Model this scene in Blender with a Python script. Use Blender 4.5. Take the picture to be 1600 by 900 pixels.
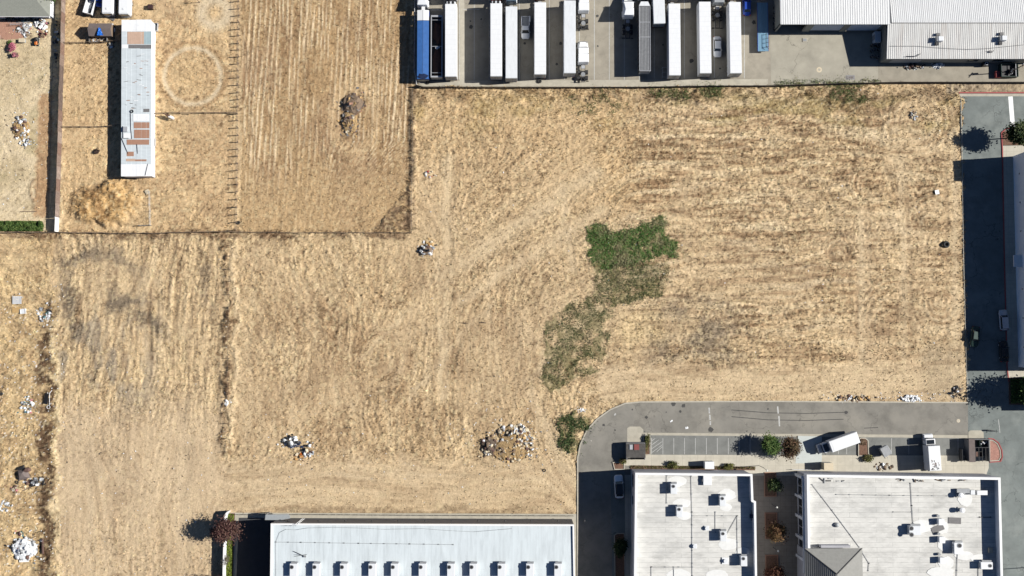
import bpy, bmesh, math, random
import numpy as np
from mathutils import Vector, Matrix

for o in list(bpy.data.objects):
    bpy.data.objects.remove(o)
scene = bpy.context.scene
col = scene.collection
R = math.radians
rnd = random.Random(7)

# ------------------------------------------------------------------ camera
FPX = 1600.0                      # focal length in photo pixels (photo is 1600 wide)
TILT = math.atan(95 / FPX)        # drone camera, almost straight down
DIST = 0.142 * FPX
CT, ST = math.cos(TILT), math.sin(TILT)
CAM = Vector((0, -DIST * ST, DIST * CT))
cam = bpy.data.cameras.new('camera')
cam.sensor_width = 36.0
cam.lens = 36.0
cam.clip_start = 1.0
cam.clip_end = 6000.0
cam_o = bpy.data.objects.new('camera', cam)
cam_o.location = CAM
cam_o.rotation_euler = (TILT, 0, 0)
col.objects.link(cam_o)
scene.camera = cam_o

# ------------------------------------------------------------------ sky, sun, exposure
SUN_EL, SUN_AZ = R(34.5), R(4.0)          # azimuth counted from +X towards +Y
world = bpy.data.worlds.new('World')
scene.world = world
world.use_nodes = True
wn = world.node_tree
wn.nodes.clear()
sky = wn.nodes.new('ShaderNodeTexSky')
sky.sky_type = 'NISHITA'
sky.sun_disc = False
sky.sun_elevation = SUN_EL
sky.sun_rotation = R(90) - SUN_AZ
sky.air_density = 0.55
sky.ozone_density = 4.0
sky.dust_density = 0.25
sky.altitude = 300
bg = wn.nodes.new('ShaderNodeBackground')
bg.inputs['Strength'].default_value = 0.05
wo = wn.nodes.new('ShaderNodeOutputWorld')
wn.links.new(sky.outputs[0], bg.inputs[0])
wn.links.new(bg.outputs[0], wo.inputs[0])
sun = bpy.data.lights.new('sun', 'SUN')
sun.energy = 5.0
sun.angle = R(0.5)
sun.color = (1.0, 0.965, 0.90)
sun_o = bpy.data.objects.new('sun', sun)
sd = Vector((math.cos(SUN_EL) * math.cos(SUN_AZ), math.cos(SUN_EL) * math.sin(SUN_AZ), math.sin(SUN_EL)))
sun_o.rotation_euler = sd.to_track_quat('Z', 'Y').to_euler()
sun_o.location = (80, 6, 60)
col.objects.link(sun_o)
vs = scene.view_settings
vs.view_transform = 'Standard'
vs.look = 'None'
vs.gamma = 1.0
vs.exposure = 0.5
vs.use_curve_mapping = False
scene.cycles.diffuse_bounces = 1
scene.cycles.max_bounces = 4


def P(px, py, h=0.0):
    """world point at height h that the photograph shows at pixel (px, py)"""
    u, v = (px - 800) / FPX, (450 - py) / FPX
    d = Vector((u, v * CT + ST, v * ST - CT))
    t = (h - CAM.z) / d.z
    return CAM + d * t


def to_px(x, y, z=0.0):
    rx, ry, rz = x - CAM.x, y - CAM.y, z - CAM.z
    cy = ry * CT + rz * ST
    cz = -ry * ST + rz * CT
    return 800 + FPX * rx / -cz, 450 - FPX * cy / -cz


# ------------------------------------------------------------------ materials
KALB = 0.74


def lin(c):
    c = c / 255.0
    return c / 12.92 if c <= 0.04045 else ((c + 0.055) / 1.055) ** 2.4


def alb(r, g, b, k=KALB):
    return (lin(r) * k, lin(g) * k, lin(b) * k, 1.0)


MATS = {}


def nd(nt, t, **kw):
    n = nt.nodes.new(t)
    for k, v in kw.items():
        setattr(n, k, v)
    return n


def mat(name, c, rough=0.7, var=0.12, scale=1.5, metal=0.0, bump=0.0, bscale=8.0, c2=None, grime=0.0, gscale=0.25,
        seams=None, cracks=0.0, stretch=None, world_space=False, spec=0.5):
    """procedural material: base colour with noise variation, optional second colour in patches, grime, seams, cracks"""
    if name in MATS:
        return MATS[name]
    m = bpy.data.materials.new(name)
    m.use_nodes = True
    nt = m.node_tree
    nt.nodes.clear()
    out = nd(nt, 'ShaderNodeOutputMaterial')
    b = nd(nt, 'ShaderNodeBsdfPrincipled')
    nt.links.new(b.outputs[0], out.inputs[0])
    b.inputs['Roughness'].default_value = rough
    b.inputs['Metallic'].default_value = metal
    b.inputs['Specular IOR Level'].default_value = spec
    if world_space:
        co = nd(nt, 'ShaderNodeNewGeometry').outputs['Position']
    else:
        co = nd(nt, 'ShaderNodeTexCoord').outputs['Object']
    if stretch:
        mp = nd(nt, 'ShaderNodeMapping')
        mp.inputs['Scale'].default_value = stretch
        nt.links.new(co, mp.inputs[0])
        cos = mp.outputs[0]
    else:
        cos = co

    def noise(sc, detail=4, rough_=0.6, v=None):
        n = nd(nt, 'ShaderNodeTexNoise')
        n.inputs['Scale'].default_value = sc
        n.inputs['Detail'].default_value = detail
        n.inputs['Roughness'].default_value = rough_
        nt.links.new(v or cos, n.inputs['Vector'])
        return n.outputs[0]

    def mapr(s, a, bb, c_, d):
        n = nd(nt, 'ShaderNodeMapRange')
        for i, v in zip((1, 2, 3, 4), (a, bb, c_, d)):
            n.inputs[i].default_value = v
        nt.links.new(s, n.inputs[0])
        return n.outputs[0]

    def mix(f, a, bb, mode='MIX'):
        n = nd(nt, 'ShaderNodeMix', data_type='RGBA', blend_type=mode)
        if isinstance(f, float):
            n.inputs[0].default_value = f
        else:
            nt.links.new(f, n.inputs[0])
        for i, v in ((6, a), (7, bb)):
            if isinstance(v, tuple):
                n.inputs[i].default_value = v
            else:
                nt.links.new(v, n.inputs[i])
        return n.outputs[2]

    dk = tuple(x * (1 - var) for x in c[:3]) + (1,)
    lt = tuple(min(0.88, x * (1 + var)) for x in c[:3]) + (1,)
    cur = mix(mapr(noise(scale), 0.3, 0.7, 0, 1), dk, lt)
    if c2:
        cur = mix(mapr(noise(gscale, 5, 0.65), 0.5, 0.66, 0, 1), cur, c2)
    if grime:
        cur = mix(mapr(noise(gscale * 1.7, 6, 0.7), 0.47, 0.75, 0, grime), cur, tuple(x * 0.42 for x in c[:3]) + (1,))
    if seams:
        br = nd(nt, 'ShaderNodeTexBrick')
        br.offset = seams[3] if len(seams) > 3 else 0.5
        br.inputs['Scale'].default_value = 1.0
        br.inputs['Brick Width'].default_value = seams[0]
        br.inputs['Row Height'].default_value = seams[1]
        br.inputs['Mortar Size'].default_value = seams[2]
        br.inputs['Mortar Smooth'].default_value = 0.3
        br.inputs['Bias'].default_value = -0.5
        nt.links.new(co, br.inputs['Vector'])
        f = nd(nt, 'ShaderNodeMath', operation='MULTIPLY')
        nt.links.new(br.outputs['Fac'], f.inputs[0])
        nt.links.new(mapr(noise(0.6), 0.3, 0.7, 0.1, 0.8), f.inputs[1])
        cur = mix(f.outputs[0], cur, tuple(x * 0.45 for x in c[:3]) + (1,))
    if cracks:
        vo = nd(nt, 'ShaderNodeTexVoronoi', feature='DISTANCE_TO_EDGE')
        vo.inputs['Scale'].default_value = 0.16
        ad = nd(nt, 'ShaderNodeMix', data_type='VECTOR')
        ad.inputs[0].default_value = 0.28
        nn = nd(nt, 'ShaderNodeTexNoise')
        nn.inputs['Scale'].default_value = 0.5
        nn.inputs['Detail'].default_value = 5
        sc = nd(nt, 'ShaderNodeVectorMath', operation='SCALE')
        sc.inputs[3].default_value = 12.0
        nt.links.new(co, nn.inputs['Vector'])
        nt.links.new(nn.outputs[1], sc.inputs[0])
        nt.links.new(co, ad.inputs[4])
        nt.links.new(sc.outputs[0], ad.inputs[5])
        nt.links.new(ad.outputs[1], vo.inputs['Vector'])
        f = nd(nt, 'ShaderNodeMath', operation='MULTIPLY')
        nt.links.new(mapr(vo.outputs[0], 0.0, 0.012, cracks, 0), f.inputs[0])
        nt.links.new(mapr(noise(0.12), 0.42, 0.58, 0, 1), f.inputs[1])
        cur = mix(f.outputs[0], cur, tuple(x * 0.25 for x in c[:3]) + (1,))
    nt.links.new(cur, b.inputs['Base Color'])
    if bump:
        bp = nd(nt, 'ShaderNodeBump')
        bp.inputs['Strength'].default_value = 1.0
        bp.inputs['Distance'].default_value = bump
        nt.links.new(noise(bscale, 3), bp.inputs['Height'])
        nt.links.new(bp.outputs[0], b.inputs['Normal'])
    MATS[name] = m
    return m


def attr_mat(name, rough=0.95, bump=0.05, bscale=3.0, trans=0.0, fine=0.25):
    """colour comes from a per-vertex attribute of the mesh, with fine grain on top"""
    m = bpy.data.materials.new(name)
    m.use_nodes = True
    nt = m.node_tree
    b = nt.nodes['Principled BSDF']
    b.inputs['Roughness'].default_value = rough
    b.inputs['Specular IOR Level'].default_value = 0.15
    a = nd(nt, 'ShaderNodeVertexColor')
    a.layer_name = 'tint'
    cur = a.outputs[0]
    geo = nd(nt, 'ShaderNodeNewGeometry').outputs['Position']
    if fine:
        n = nd(nt, 'ShaderNodeTexNoise')
        n.inputs['Scale'].default_value = 3.2
        n.inputs['Detail'].default_value = 5
        n.inputs['Roughness'].default_value = 0.7
        nt.links.new(geo, n.inputs['Vector'])
        mr = nd(nt, 'ShaderNodeMapRange')
        for i, v in zip((1, 2, 3, 4), (0.3, 0.7, 1 - fine, 1 + fine)):
            mr.inputs[i].default_value = v
        nt.links.new(n.outputs[0], mr.inputs[0])
        mx = nd(nt, 'ShaderNodeMix', data_type='RGBA', blend_type='MULTIPLY')
        mx.inputs[0].default_value = 1.0
        nt.links.new(cur, mx.inputs[6])
        nt.links.new(mr.outputs[0], mx.inputs[7])
        cur = mx.outputs[2]
    nt.links.new(cur, b.inputs['Base Color'])
    if bump:
        bp = nd(nt, 'ShaderNodeBump')
        bp.inputs['Distance'].default_value = bump
        n2 = nd(nt, 'ShaderNodeTexNoise')
        n2.inputs['Scale'].default_value = bscale
        n2.inputs['Detail'].default_value = 5
        n2.inputs['Roughness'].default_value = 0.65
        nt.links.new(geo, n2.inputs['Vector'])
        nt.links.new(n2.outputs[0], bp.inputs['Height'])
        nt.links.new(bp.outputs[0], b.inputs['Normal'])
    return m


M = dict(
    white=mat('white_paint', (0.76, 0.77, 0.78, 1), 0.45, 0.03, 0.8, grime=0.16, gscale=0.5, stretch=(2.0, 0.6, 1)),
    white2=mat('aged_white_paint', (0.70, 0.72, 0.74, 1), 0.5, 0.05, 0.8, grime=0.3, gscale=0.5, stretch=(2.5, 0.5, 1)),
    carwhite=mat('white_car_paint', (0.86, 0.87, 0.88, 1), 0.18, 0.02, 2, spec=0.9),
    padc=mat('whitish_concrete', alb(216, 222, 218), 0.9, 0.05, 0.6, grime=0.12, gscale=0.5, world_space=True),
    silver=mat('bare_aluminium', (0.55, 0.56, 0.58, 1), 0.4, 0.08, 2, metal=0.4),
    steel=mat('grey_steel', (0.30, 0.31, 0.32, 1), 0.5, 0.15, 2, metal=0.3),
    dark=mat('dark_steel', (0.035, 0.035, 0.038, 1), 0.6, 0.3, 2),
    rubber=mat('tyre_rubber', (0.03, 0.03, 0.03, 1), 0.85, 0.2, 4),
    glass=mat('dark_glass', (0.02, 0.025, 0.03, 1), 0.08, 0.1, 1, spec=0.8),
    chrome=mat('bright_metal', (0.75, 0.75, 0.76, 1), 0.25, 0.03, 3, metal=0.8),
    red=mat('red_paint', (0.35, 0.02, 0.025, 1), 0.35, 0.1, 2),
    darkred=mat('maroon_paint', (0.10, 0.012, 0.02, 1), 0.35, 0.1, 2),
    blue=mat('blue_tarp', (0.035, 0.125, 0.36, 1), 0.6, 0.12, 1.2, bump=0.02, bscale=3),
    bluepaint=mat('blue_paint', (0.02, 0.06, 0.35, 1), 0.3, 0.08, 2),
    paleblue=mat('faded_blue_paint', (0.16, 0.30, 0.42, 1), 0.5, 0.15, 2, stretch=(4, 0.3, 1), grime=0.3),
    navy=mat('navy_paint', (0.02, 0.03, 0.07, 1), 0.3, 0.1, 2),
    slate=mat('slate_blue_paint', (0.10, 0.15, 0.20, 1), 0.35, 0.1, 2),
    greypaint=mat('grey_paint', (0.32, 0.34, 0.35, 1), 0.4, 0.08, 2),
    lamp=mat('lamp_lens', (0.6, 0.6, 0.55, 1), 0.1, 0.03, 3),
    redlens=mat('red_lens', (0.35, 0.01, 0.01, 1), 0.2, 0.05, 3),
    yard=mat('worn_yard_asphalt', alb(176, 168, 152), 0.9, 0.1, 0.5, bump=0.01, bscale=12, grime=0.45, gscale=0.16, cracks=0.5, world_space=True),
    slab=mat('cracked_yard_concrete', alb(186, 180, 164), 0.9, 0.1, 0.35, bump=0.01, bscale=12, grime=0.35, gscale=0.12, cracks=0.7, world_space=True),
    conc=mat('pale_concrete', alb(214, 207, 190), 0.9, 0.08, 0.6, grime=0.25, gscale=0.3, seams=(1.7, 1.7, 0.03, 0.0), world_space=True),
    concp=mat('plain_concrete', alb(200, 193, 176), 0.9, 0.1, 0.8, grime=0.3, gscale=0.4, world_space=True),
    kerb=mat('kerb_concrete', alb(205, 198, 182), 0.9, 0.1, 1.5, grime=0.3, gscale=0.6, world_space=True),
    road=mat('weathered_road', alb(150, 146, 137), 0.92, 0.13, 0.25, c2=alb(162, 157, 146), bump=0.01, bscale=14, grime=0.6, gscale=0.13, world_space=True, cracks=0.55),
    lot=mat('grey_lot_asphalt', alb(132, 139, 136), 0.92, 0.13, 0.3, bump=0.01, bscale=14, grime=0.4, gscale=0.2, world_space=True, cracks=0.8, c2=alb(148, 154, 150)),
    stall=mat('stall_asphalt', alb(140, 141, 137), 0.92, 0.12, 0.5, bump=0.01, bscale=14, grime=0.4, gscale=0.3, world_space=True, cracks=0.4),
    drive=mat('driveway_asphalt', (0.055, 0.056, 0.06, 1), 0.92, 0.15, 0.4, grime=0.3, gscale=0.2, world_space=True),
    line=mat('white_road_paint', (0.50, 0.50, 0.48, 1), 0.8, 0.1, 3, grime=0.7, gscale=1.2, world_space=True),
    redline=mat('red_kerb_paint', (0.34, 0.075, 0.07, 1), 0.8, 0.12, 3, grime=0.4, gscale=1.2, world_space=True),
    stain=mat('oil_stain', (0.06, 0.058, 0.055, 1), 0.8, 0.25, 3, world_space=True),
    pave=mat('courtyard_pavers', alb(170, 160, 146), 0.9, 0.12, 0.8, seams=(1.2, 1.2, 0.04, 0.0), world_space=True),
    soil=mat('planter_soil', (0.16, 0.09, 0.06, 1), 0.95, 0.3, 3, bump=0.04, bscale=5, world_space=True),
    memb=mat('roof_membrane', (0.63, 0.62, 0.585, 1), 0.8, 0.08, 0.5, grime=0.6, gscale=0.12, c2=(0.53, 0.525, 0.50, 1), seams=(9.0, 1.05, 0.05, 0.37), world_space=True, stretch=(1, 2.2, 1)),
    memb2=mat('roof_membrane_cool', (0.585, 0.64, 0.665, 1), 0.7, 0.07, 0.5, grime=0.34, gscale=0.25, seams=(1.9, 30.0, 0.02, 0.0), world_space=True, stretch=(2.5, 0.35, 1)),
    coping=mat('white_coping', (0.82, 0.82, 0.81, 1), 0.6, 0.04, 1),
    coat=mat('fresh_roof_coating', (0.72, 0.72, 0.70, 1), 0.7, 0.04, 1, grime=0.15, gscale=0.6),
    straw=mat('straw_and_chips', alb(186, 156, 112), 0.95, 0.35, 2.2, bump=0.25, bscale=2.5, grime=0.6, gscale=1.2),
    stucco=mat('grey_stucco', (0.42, 0.42, 0.45, 1), 0.9, 0.06, 1.5, grime=0.15),
    bluew=mat('pale_blue_stucco', (0.70, 0.78, 0.86, 1), 0.9, 0.04, 0.6, grime=0.12),
    stuccow=mat('white_stucco', (0.72, 0.73, 0.75, 1), 0.9, 0.05, 1.2, grime=0.15),
    dkwall=mat('charcoal_wall', (0.16, 0.16, 0.165, 1), 0.9, 0.12, 1.5),
    ribroof=mat('ribbed_white_roof', (0.73, 0.735, 0.735, 1), 0.5, 0.06, 0.7, grime=0.28, gscale=0.3, stretch=(5.0, 0.35, 1)),
    ribroof2=mat('weathered_ribbed_roof', (0.64, 0.635, 0.615, 1), 0.6, 0.09, 0.8, grime=0.5, gscale=0.3, stretch=(5.0, 0.3, 1), c2=(0.56, 0.53, 0.50, 1)),
    grwall=mat('olive_grey_siding', (0.22, 0.225, 0.20, 1), 0.8, 0.1, 1),
    door=mat('rolling_door', (0.62, 0.66, 0.70, 1), 0.6, 0.05, 1),
    barn=mat('galvanised_sheet', (0.56, 0.61, 0.635, 1), 0.5, 0.06, 0.8, stretch=(0.6, 3, 1), grime=0.18, gscale=0.5),
    barnw=mat('white_sheet', (0.78, 0.79, 0.80, 1), 0.55, 0.04, 1.0, grime=0.15, gscale=0.5),
    rust=mat('rusted_sheet', alb(186, 142, 118), 0.8, 0.1, 2, stretch=(0.5, 5, 1), grime=0.3, gscale=1),
    tansheet=mat('tan_sheet', alb(214, 182, 160), 0.8, 0.05, 1.5, grime=0.15, gscale=0.6),
    greysheet=mat('grey_sheet', alb(128, 126, 126), 0.7, 0.1, 2),
    bluesheet=mat('pale_blue_sheet', alb(178, 200, 206), 0.6, 0.05, 2, grime=0.15),
    shingle=mat('grey_shingle', alb(158, 160, 150), 0.95, 0.08, 2, seams=(0.8, 0.28, 0.02, 0.5), world_space=True),
    hiproof=mat('grey_tile_roof', alb(160, 159, 154), 0.85, 0.07, 1.5, grime=0.15, gscale=0.8, world_space=True),
    ridge=mat('dark_ridge_cap', (0.10, 0.095, 0.09, 1), 0.8, 0.1, 2),
    shed=mat('brown_felt_roof', alb(124, 112, 108), 0.9, 0.12, 1.5),
    fence=mat('weathered_board', alb(142, 122, 110), 0.9, 0.3, 1.3, stretch=(1, 4, 0.4), world_space=True),
    fencew=mat('whitewashed_board', (0.74, 0.74, 0.73, 1), 0.85, 0.06, 2),
    slat=mat('dark_fence_slat', (0.075, 0.07, 0.065, 1), 0.9, 0.3, 1.5, world_space=True),
    wood=mat('grey_timber', alb(140, 120, 100), 0.9, 0.2, 3),
    bark=mat('bark', (0.10, 0.075, 0.055, 1), 0.95, 0.3, 6),
    wire=mat('fence_wire', (0.13, 0.12, 0.11, 1), 0.7, 0.2, 3),
    brick=mat('rust_deck', alb(196, 150, 128), 0.9, 0.1, 2, seams=(0.5, 0.25, 0.02, 0.5), world_space=True),
    tan=mat('tan_board', alb(214, 176, 120), 0.9, 0.12, 2),
    card=mat('cardboard', alb(206, 160, 104), 0.9, 0.1, 2),
    beige=mat('beige_metal', alb(232, 216, 186), 0.6, 0.05, 2),
    green=mat('dark_green_paint', (0.02, 0.05, 0.04, 1), 0.6, 0.2, 2),
    orange=mat('orange_paint', (0.55, 0.14, 0.02, 1), 0.5, 0.15, 2),
    pink=mat('pink_plastic', (0.62, 0.22, 0.26, 1), 0.6, 0.15, 2),
    black=mat('black_plastic', (0.02, 0.02, 0.022, 1), 0.5, 0.2, 2),
    brown=mat('brown_cloth', (0.13, 0.075, 0.06, 1), 0.9, 0.2, 3),
    bluetarp=mat('bright_blue_tarp', (0.02, 0.16, 0.62, 1), 0.5, 0.12, 3, bump=0.05, bscale=4),
    teal=mat('teal_plastic', (0.06, 0.16, 0.17, 1), 0.5, 0.15, 2),
)


# ------------------------------------------------------------------ mesh helpers
class MB:
    def __init__(self):
        self.bm = bmesh.new()

    def box(self, c, s, rz=0.0, bevel=0.0, rx=0.0, ry=0.0, seg=1):
        r = bmesh.ops.create_cube(self.bm, size=1.0)
        vs_ = r['verts']
        bmesh.ops.scale(self.bm, vec=s, verts=vs_)
        if bevel:
            es = list({e for v in vs_ for e in v.link_edges})
            r2 = bmesh.ops.bevel(self.bm, geom=es, offset=bevel, segments=seg, affect='EDGES')
            vs_ = list({v for f in r2['faces'] for v in f.verts} | {v for v in vs_ if v.is_valid})
        mtx = Matrix.Translation(c) @ Matrix.Rotation(rz, 4, 'Z') @ Matrix.Rotation(ry, 4, 'Y') @ Matrix.Rotation(rx, 4, 'X')
        bmesh.ops.transform(self.bm, matrix=mtx, verts=vs_)
        return self

    def span(self, x0, x1, y0, y1, z0, z1, bevel=0.0):
        return self.box(((x0 + x1) / 2, (y0 + y1) / 2, (z0 + z1) / 2), (abs(x1 - x0), abs(y1 - y0), abs(z1 - z0)), bevel=bevel)

    def prism(self, poly, z0, z1, scale=1.0):
        n = len(poly)
        cx = sum(p[0] for p in poly) / n
        cy = sum(p[1] for p in poly) / n
        area = sum(poly[i][0] * poly[(i + 1) % n][1] - poly[(i + 1) % n][0] * poly[i][1] for i in range(n))
        if area < 0:
            poly = poly[::-1]
        a = [self.bm.verts.new((p[0], p[1], z0)) for p in poly]
        b = [self.bm.verts.new((cx + (p[0] - cx) * scale, cy + (p[1] - cy) * scale, z1)) for p in poly]
        self.bm.faces.new(a[::-1])
        self.bm.faces.new(b)
        for i in range(n):
            j = (i + 1) % n
            self.bm.faces.new((a[i], a[j], b[j], b[i]))
        return self

    def loft(self, rings):
        rv = [[self.bm.verts.new(p) for p in r] for r in rings]
        n = len(rv[0])
        self.bm.faces.new(rv[0][::-1])
        self.bm.faces.new(rv[-1])
        for a, b in zip(rv, rv[1:]):
            for i in range(n):
                j = (i + 1) % n
                self.bm.faces.new((a[i], a[j], b[j], b[i]))
        return self

    def cyl(self, c, r, h, seg=12, axis='Z', r2=None):
        q = bmesh.ops.create_cone(self.bm, cap_ends=True, segments=seg, radius1=r, radius2=r if r2 is None else r2, depth=h)
        rot = {'Z': Matrix(), 'X': Matrix.Rotation(R(90), 4, 'Y'), 'Y': Matrix.Rotation(R(90), 4, 'X')}[axis]
        bmesh.ops.transform(self.bm, matrix=Matrix.Translation(c) @ rot, verts=q['verts'])
        return self

    def tube(self, a, b, r, seg=6, r2=None):
        a, b = Vector(a), Vector(b)
        d = b - a
        if d.length < 1e-6:
            return self
        q = bmesh.ops.create_cone(self.bm, cap_ends=True, segments=seg, radius1=r, radius2=r if r2 is None else r2, depth=d.length)
        mtx = Matrix.Translation((a + b) / 2) @ d.to_track_quat('Z', 'Y').to_matrix().to_4x4()
        bmesh.ops.transform(self.bm, matrix=mtx, verts=q['verts'])
        return self

    def path(self, pts, r, seg=5):
        for a, b in zip(pts, pts[1:]):
            self.tube(a, b, r, seg)
        return self

    def face(self, pts):
        self.bm.faces.new([self.bm.verts.new(p) for p in pts])
        return self

    def ball(self, c, s, sub=2, jit=0.0, rg=rnd):
        q = bmesh.ops.create_icosphere(self.bm, subdivisions=sub, radius=1.0)
        for v in q['verts']:
            k = 1 + rg.uniform(-jit, jit)
            v.co = Vector((v.co.x * s[0] * k + c[0], v.co.y * s[1] * k + c[1], v.co.z * s[2] * k + c[2]))
        return self

    def torus(self, c, R_, r_, axis='Z', n=16, m=6):
        rings = []
        for i in range(n):
            a = 2 * math.pi * i / n
            ring = []
            for j in range(m):
                b = 2 * math.pi * j / m
                x, y, z = (R_ + r_ * math.cos(b)) * math.cos(a), (R_ + r_ * math.cos(b)) * math.sin(a), r_ * math.sin(b)
                if axis == 'X':
                    x, y, z = z, x, y
                ring.append(self.bm.verts.new((c[0] + x, c[1] + y, c[2] + z)))
            rings.append(ring)
        for i in range(n):
            for j in range(m):
                self.bm.faces.new((rings[i][j], rings[(i + 1) % n][j], rings[(i + 1) % n][(j + 1) % m], rings[i][(j + 1) % m]))
        return self

    def mesh(self, name, m=None, smooth=False):
        me = bpy.data.meshes.new(name)
        bmesh.ops.recalc_face_normals(self.bm, faces=self.bm.faces)
        self.bm.to_mesh(me)
        self.bm.free()
        if smooth:
            me.polygons.foreach_set('use_smooth', [True] * len(me.polygons))
        if m is not None:
            me.materials.append(M[m] if isinstance(m, str) else m)
        return me

    def build(self, name, m, parent=None, smooth=False, loc=None):
        return link(name, self.mesh(name, m, smooth), parent, loc)


def link(name, me, parent=None, loc=None, rz=0.0):
    o = bpy.data.objects.new(name, me)
    if parent is not None:
        o.parent = parent
    if loc is not None:
        o.location = loc
    if rz:
        o.rotation_euler = (0, 0, rz)
    col.objects.link(o)
    return o


def tag(o, label=None, cat=None, group=None, kind=None):
    if label:
        o['label'] = label
    if cat:
        o['category'] = cat
    if group:
        o['group'] = group
    if kind:
        o['kind'] = kind
    return o


def thing(name, label, cat, loc=(0, 0, 0), rz=0.0, group=None):
    o = bpy.data.objects.new(name, None)
    o.empty_display_size = 0.3
    o.location = loc
    o.rotation_euler = (0, 0, rz)
    col.objects.link(o)
    return tag(o, label, cat, group)


def struct(name, mb, m, smooth=False):
    return tag(mb.build(name, m, None, smooth), kind='structure')


def copy_tree(o, parent=None):
    c = o.copy()
    col.objects.link(c)
    c.parent = parent
    for ch in list(o.children):
        copy_tree(ch, c)
    return c


def poly(pts, h=0.0):
    return [tuple(P(x, y, h)[:2]) for x, y in pts]


def rect(x0, y0, x1, y1, h=0.0):
    return poly([(x0, y0), (x1, y0), (x1, y1), (x0, y1)], h)


def sheet(name, pts, z, m, parent=None, thick=0.02):
    mb = MB().prism(poly(pts, z), z - thick, z)
    o = mb.build(name, m, parent)
    if parent is None:
        tag(o, kind='structure')
    return o
# ------------------------------------------------------------------ ground sheet
_tab = np.random.default_rng(5).random((512, 512)).astype(np.float32)


def vn(x, y, sx, sy, seed=0):
    x = x / sx + seed * 17.31
    y = y / sy + seed * 9.77
    xi = np.floor(x).astype(np.int64)
    yi = np.floor(y).astype(np.int64)
    fx = (x - xi).astype(np.float32)
    fy = (y - yi).astype(np.float32)
    fx = fx * fx * (3 - 2 * fx)
    fy = fy * fy * (3 - 2 * fy)
    x0, x1, y0, y1 = xi & 511, (xi + 1) & 511, yi & 511, (yi + 1) & 511
    a = _tab[y0, x0] * (1 - fx) + _tab[y0, x1] * fx
    b = _tab[y1, x0] * (1 - fx) + _tab[y1, x1] * fx
    return a * (1 - fy) + b * fy


def fbm(x, y, sx, sy, seed=0, octv=4, gain=0.55):
    t = np.zeros_like(x, dtype=np.float32)
    amp, tot = 1.0, 0.0
    for k in range(octv):
        t += amp * vn(x, y, sx / 2 ** k, sy / 2 ** k, seed + 3 * k)
        tot += amp
        amp *= gain
    return t / tot


def ss(a, b, v):
    t = np.clip((v - a) / (b - a), 0, 1)
    return t * t * (3 - 2 * t)


def band(v, a, b, w):
    return ss(a - w, a + w, v) * (1 - ss(b - w, b + w, v))


def rectm(X, Y, x0, y0, x1, y1, w):
    return band(X, x0, x1, w) * band(Y, y0, y1, w)


def inpoly(X, Y, pts):
    r = np.zeros(X.shape, bool)
    n = len(pts)
    for i in range(n):
        x0, y0 = pts[i]
        x1, y1 = pts[(i + 1) % n]
        if y0 == y1:
            continue
        c = ((y0 > Y) != (y1 > Y)) & (X < (x1 - x0) * (Y - y0) / (y1 - y0) + x0)
        r ^= c
    return r


YARD = [(646, -80), (648, 131), (660, 135.5), (1000, 136.5), (1200, 134), (1390, 129), (1640, 129), (1640, -80)]
ROAD = [(903, 990), (903, 716), (907, 695), (917, 673), (933, 655), (954, 640.5), (977, 631), (1000, 628.5), (1200, 627.5), (1512.6, 629.5),
        (1512.6, 735), (1300, 735), (1300, 990)]
LOT = [(1500, 145), (1640, 145), (1640, 990), (1300, 990), (1300, 720), (1512.6, 720), (1512.6, 622), (1510.5, 590), (1505, 400), (1502, 240)]
BLK = [(351, 801), (898, 803), (903, 803), (903, 990), (345, 990)]

sx_, sy_ = 0.27, 0.27
xs = np.concatenate([[-3000, -900, -400, -200, -150, -130], np.arange(-121, 121, sx_), [130, 150, 200, 400, 900, 3000]])
ys = np.concatenate([[-3000, -900, -400, -200, -110, -82], np.arange(-69, 71, sy_), [82, 110, 200, 400, 900, 3000]])
GX, GY = np.meshgrid(xs, ys)
GX = GX.astype(np.float32)
GY = GY.astype(np.float32)
X, Y = to_px(GX, GY, np.zeros_like(GX))
far = 1 - ((np.abs(GX) < 121) & (GY > -69) & (GY < 71))
X = np.clip(X, -200, 1800).astype(np.float32)
Y = np.clip(Y, -150, 1050).astype(np.float32)


def calb(r, g, b, k=KALB):
    return np.array(alb(r, g, b, k)[:3], np.float32)


wx = (fbm(GX, GY, 5, 5, 1) - 0.5)
wy = (fbm(GX, GY, 5, 5, 2) - 0.5)
fx_ = (fbm(GX, GY, 1.2, 1.2, 3, 3) - 0.5)
fy_ = (fbm(GX, GY, 1.2, 1.2, 4, 3) - 0.5)
XW = X + wx * 26 + fx_ * 14
YW = Y + wy * 26 + fy_ * 14
clump = fbm(GX, GY, 0.7, 0.7, 11, 2, 0.8)            # straw clumps
grain = vn(GX, GY, 0.42, 0.42, 12)
grain2 = np.random.default_rng(3).random(GX.shape).astype(np.float32)
big = fbm(GX, GY, 14, 14, 13, 4)
mid = fbm(GX, GY, 3.4, 3.4, 14, 4)
hst = fbm(GX + wx * 3, GY + wy * 1.0, 7.0, 0.75, 15, 3, 0.6)   # windrows lying east-west
vst = fbm(GX + wx * 1.0, GY + wy * 3, 0.75, 7.0, 16, 3, 0.6)   # streaks lying north-south

STRAW, PALE, DIRT = calb(219, 190, 142), calb(228, 204, 160), calb(200, 172, 130)
BROWN, DKBR, GREY = calb(158, 126, 88), calb(108, 82, 58), calb(146, 132, 110)
GOLD = calb(208, 168, 108)
C = np.empty(GX.shape + (3,), np.float32)
C[:] = STRAW


def lay(mask, c, tint=None):
    global C
    m = np.clip(mask, 0, 1)[..., None]
    C = C * (1 - m) + np.asarray(c, np.float32) * m


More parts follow.
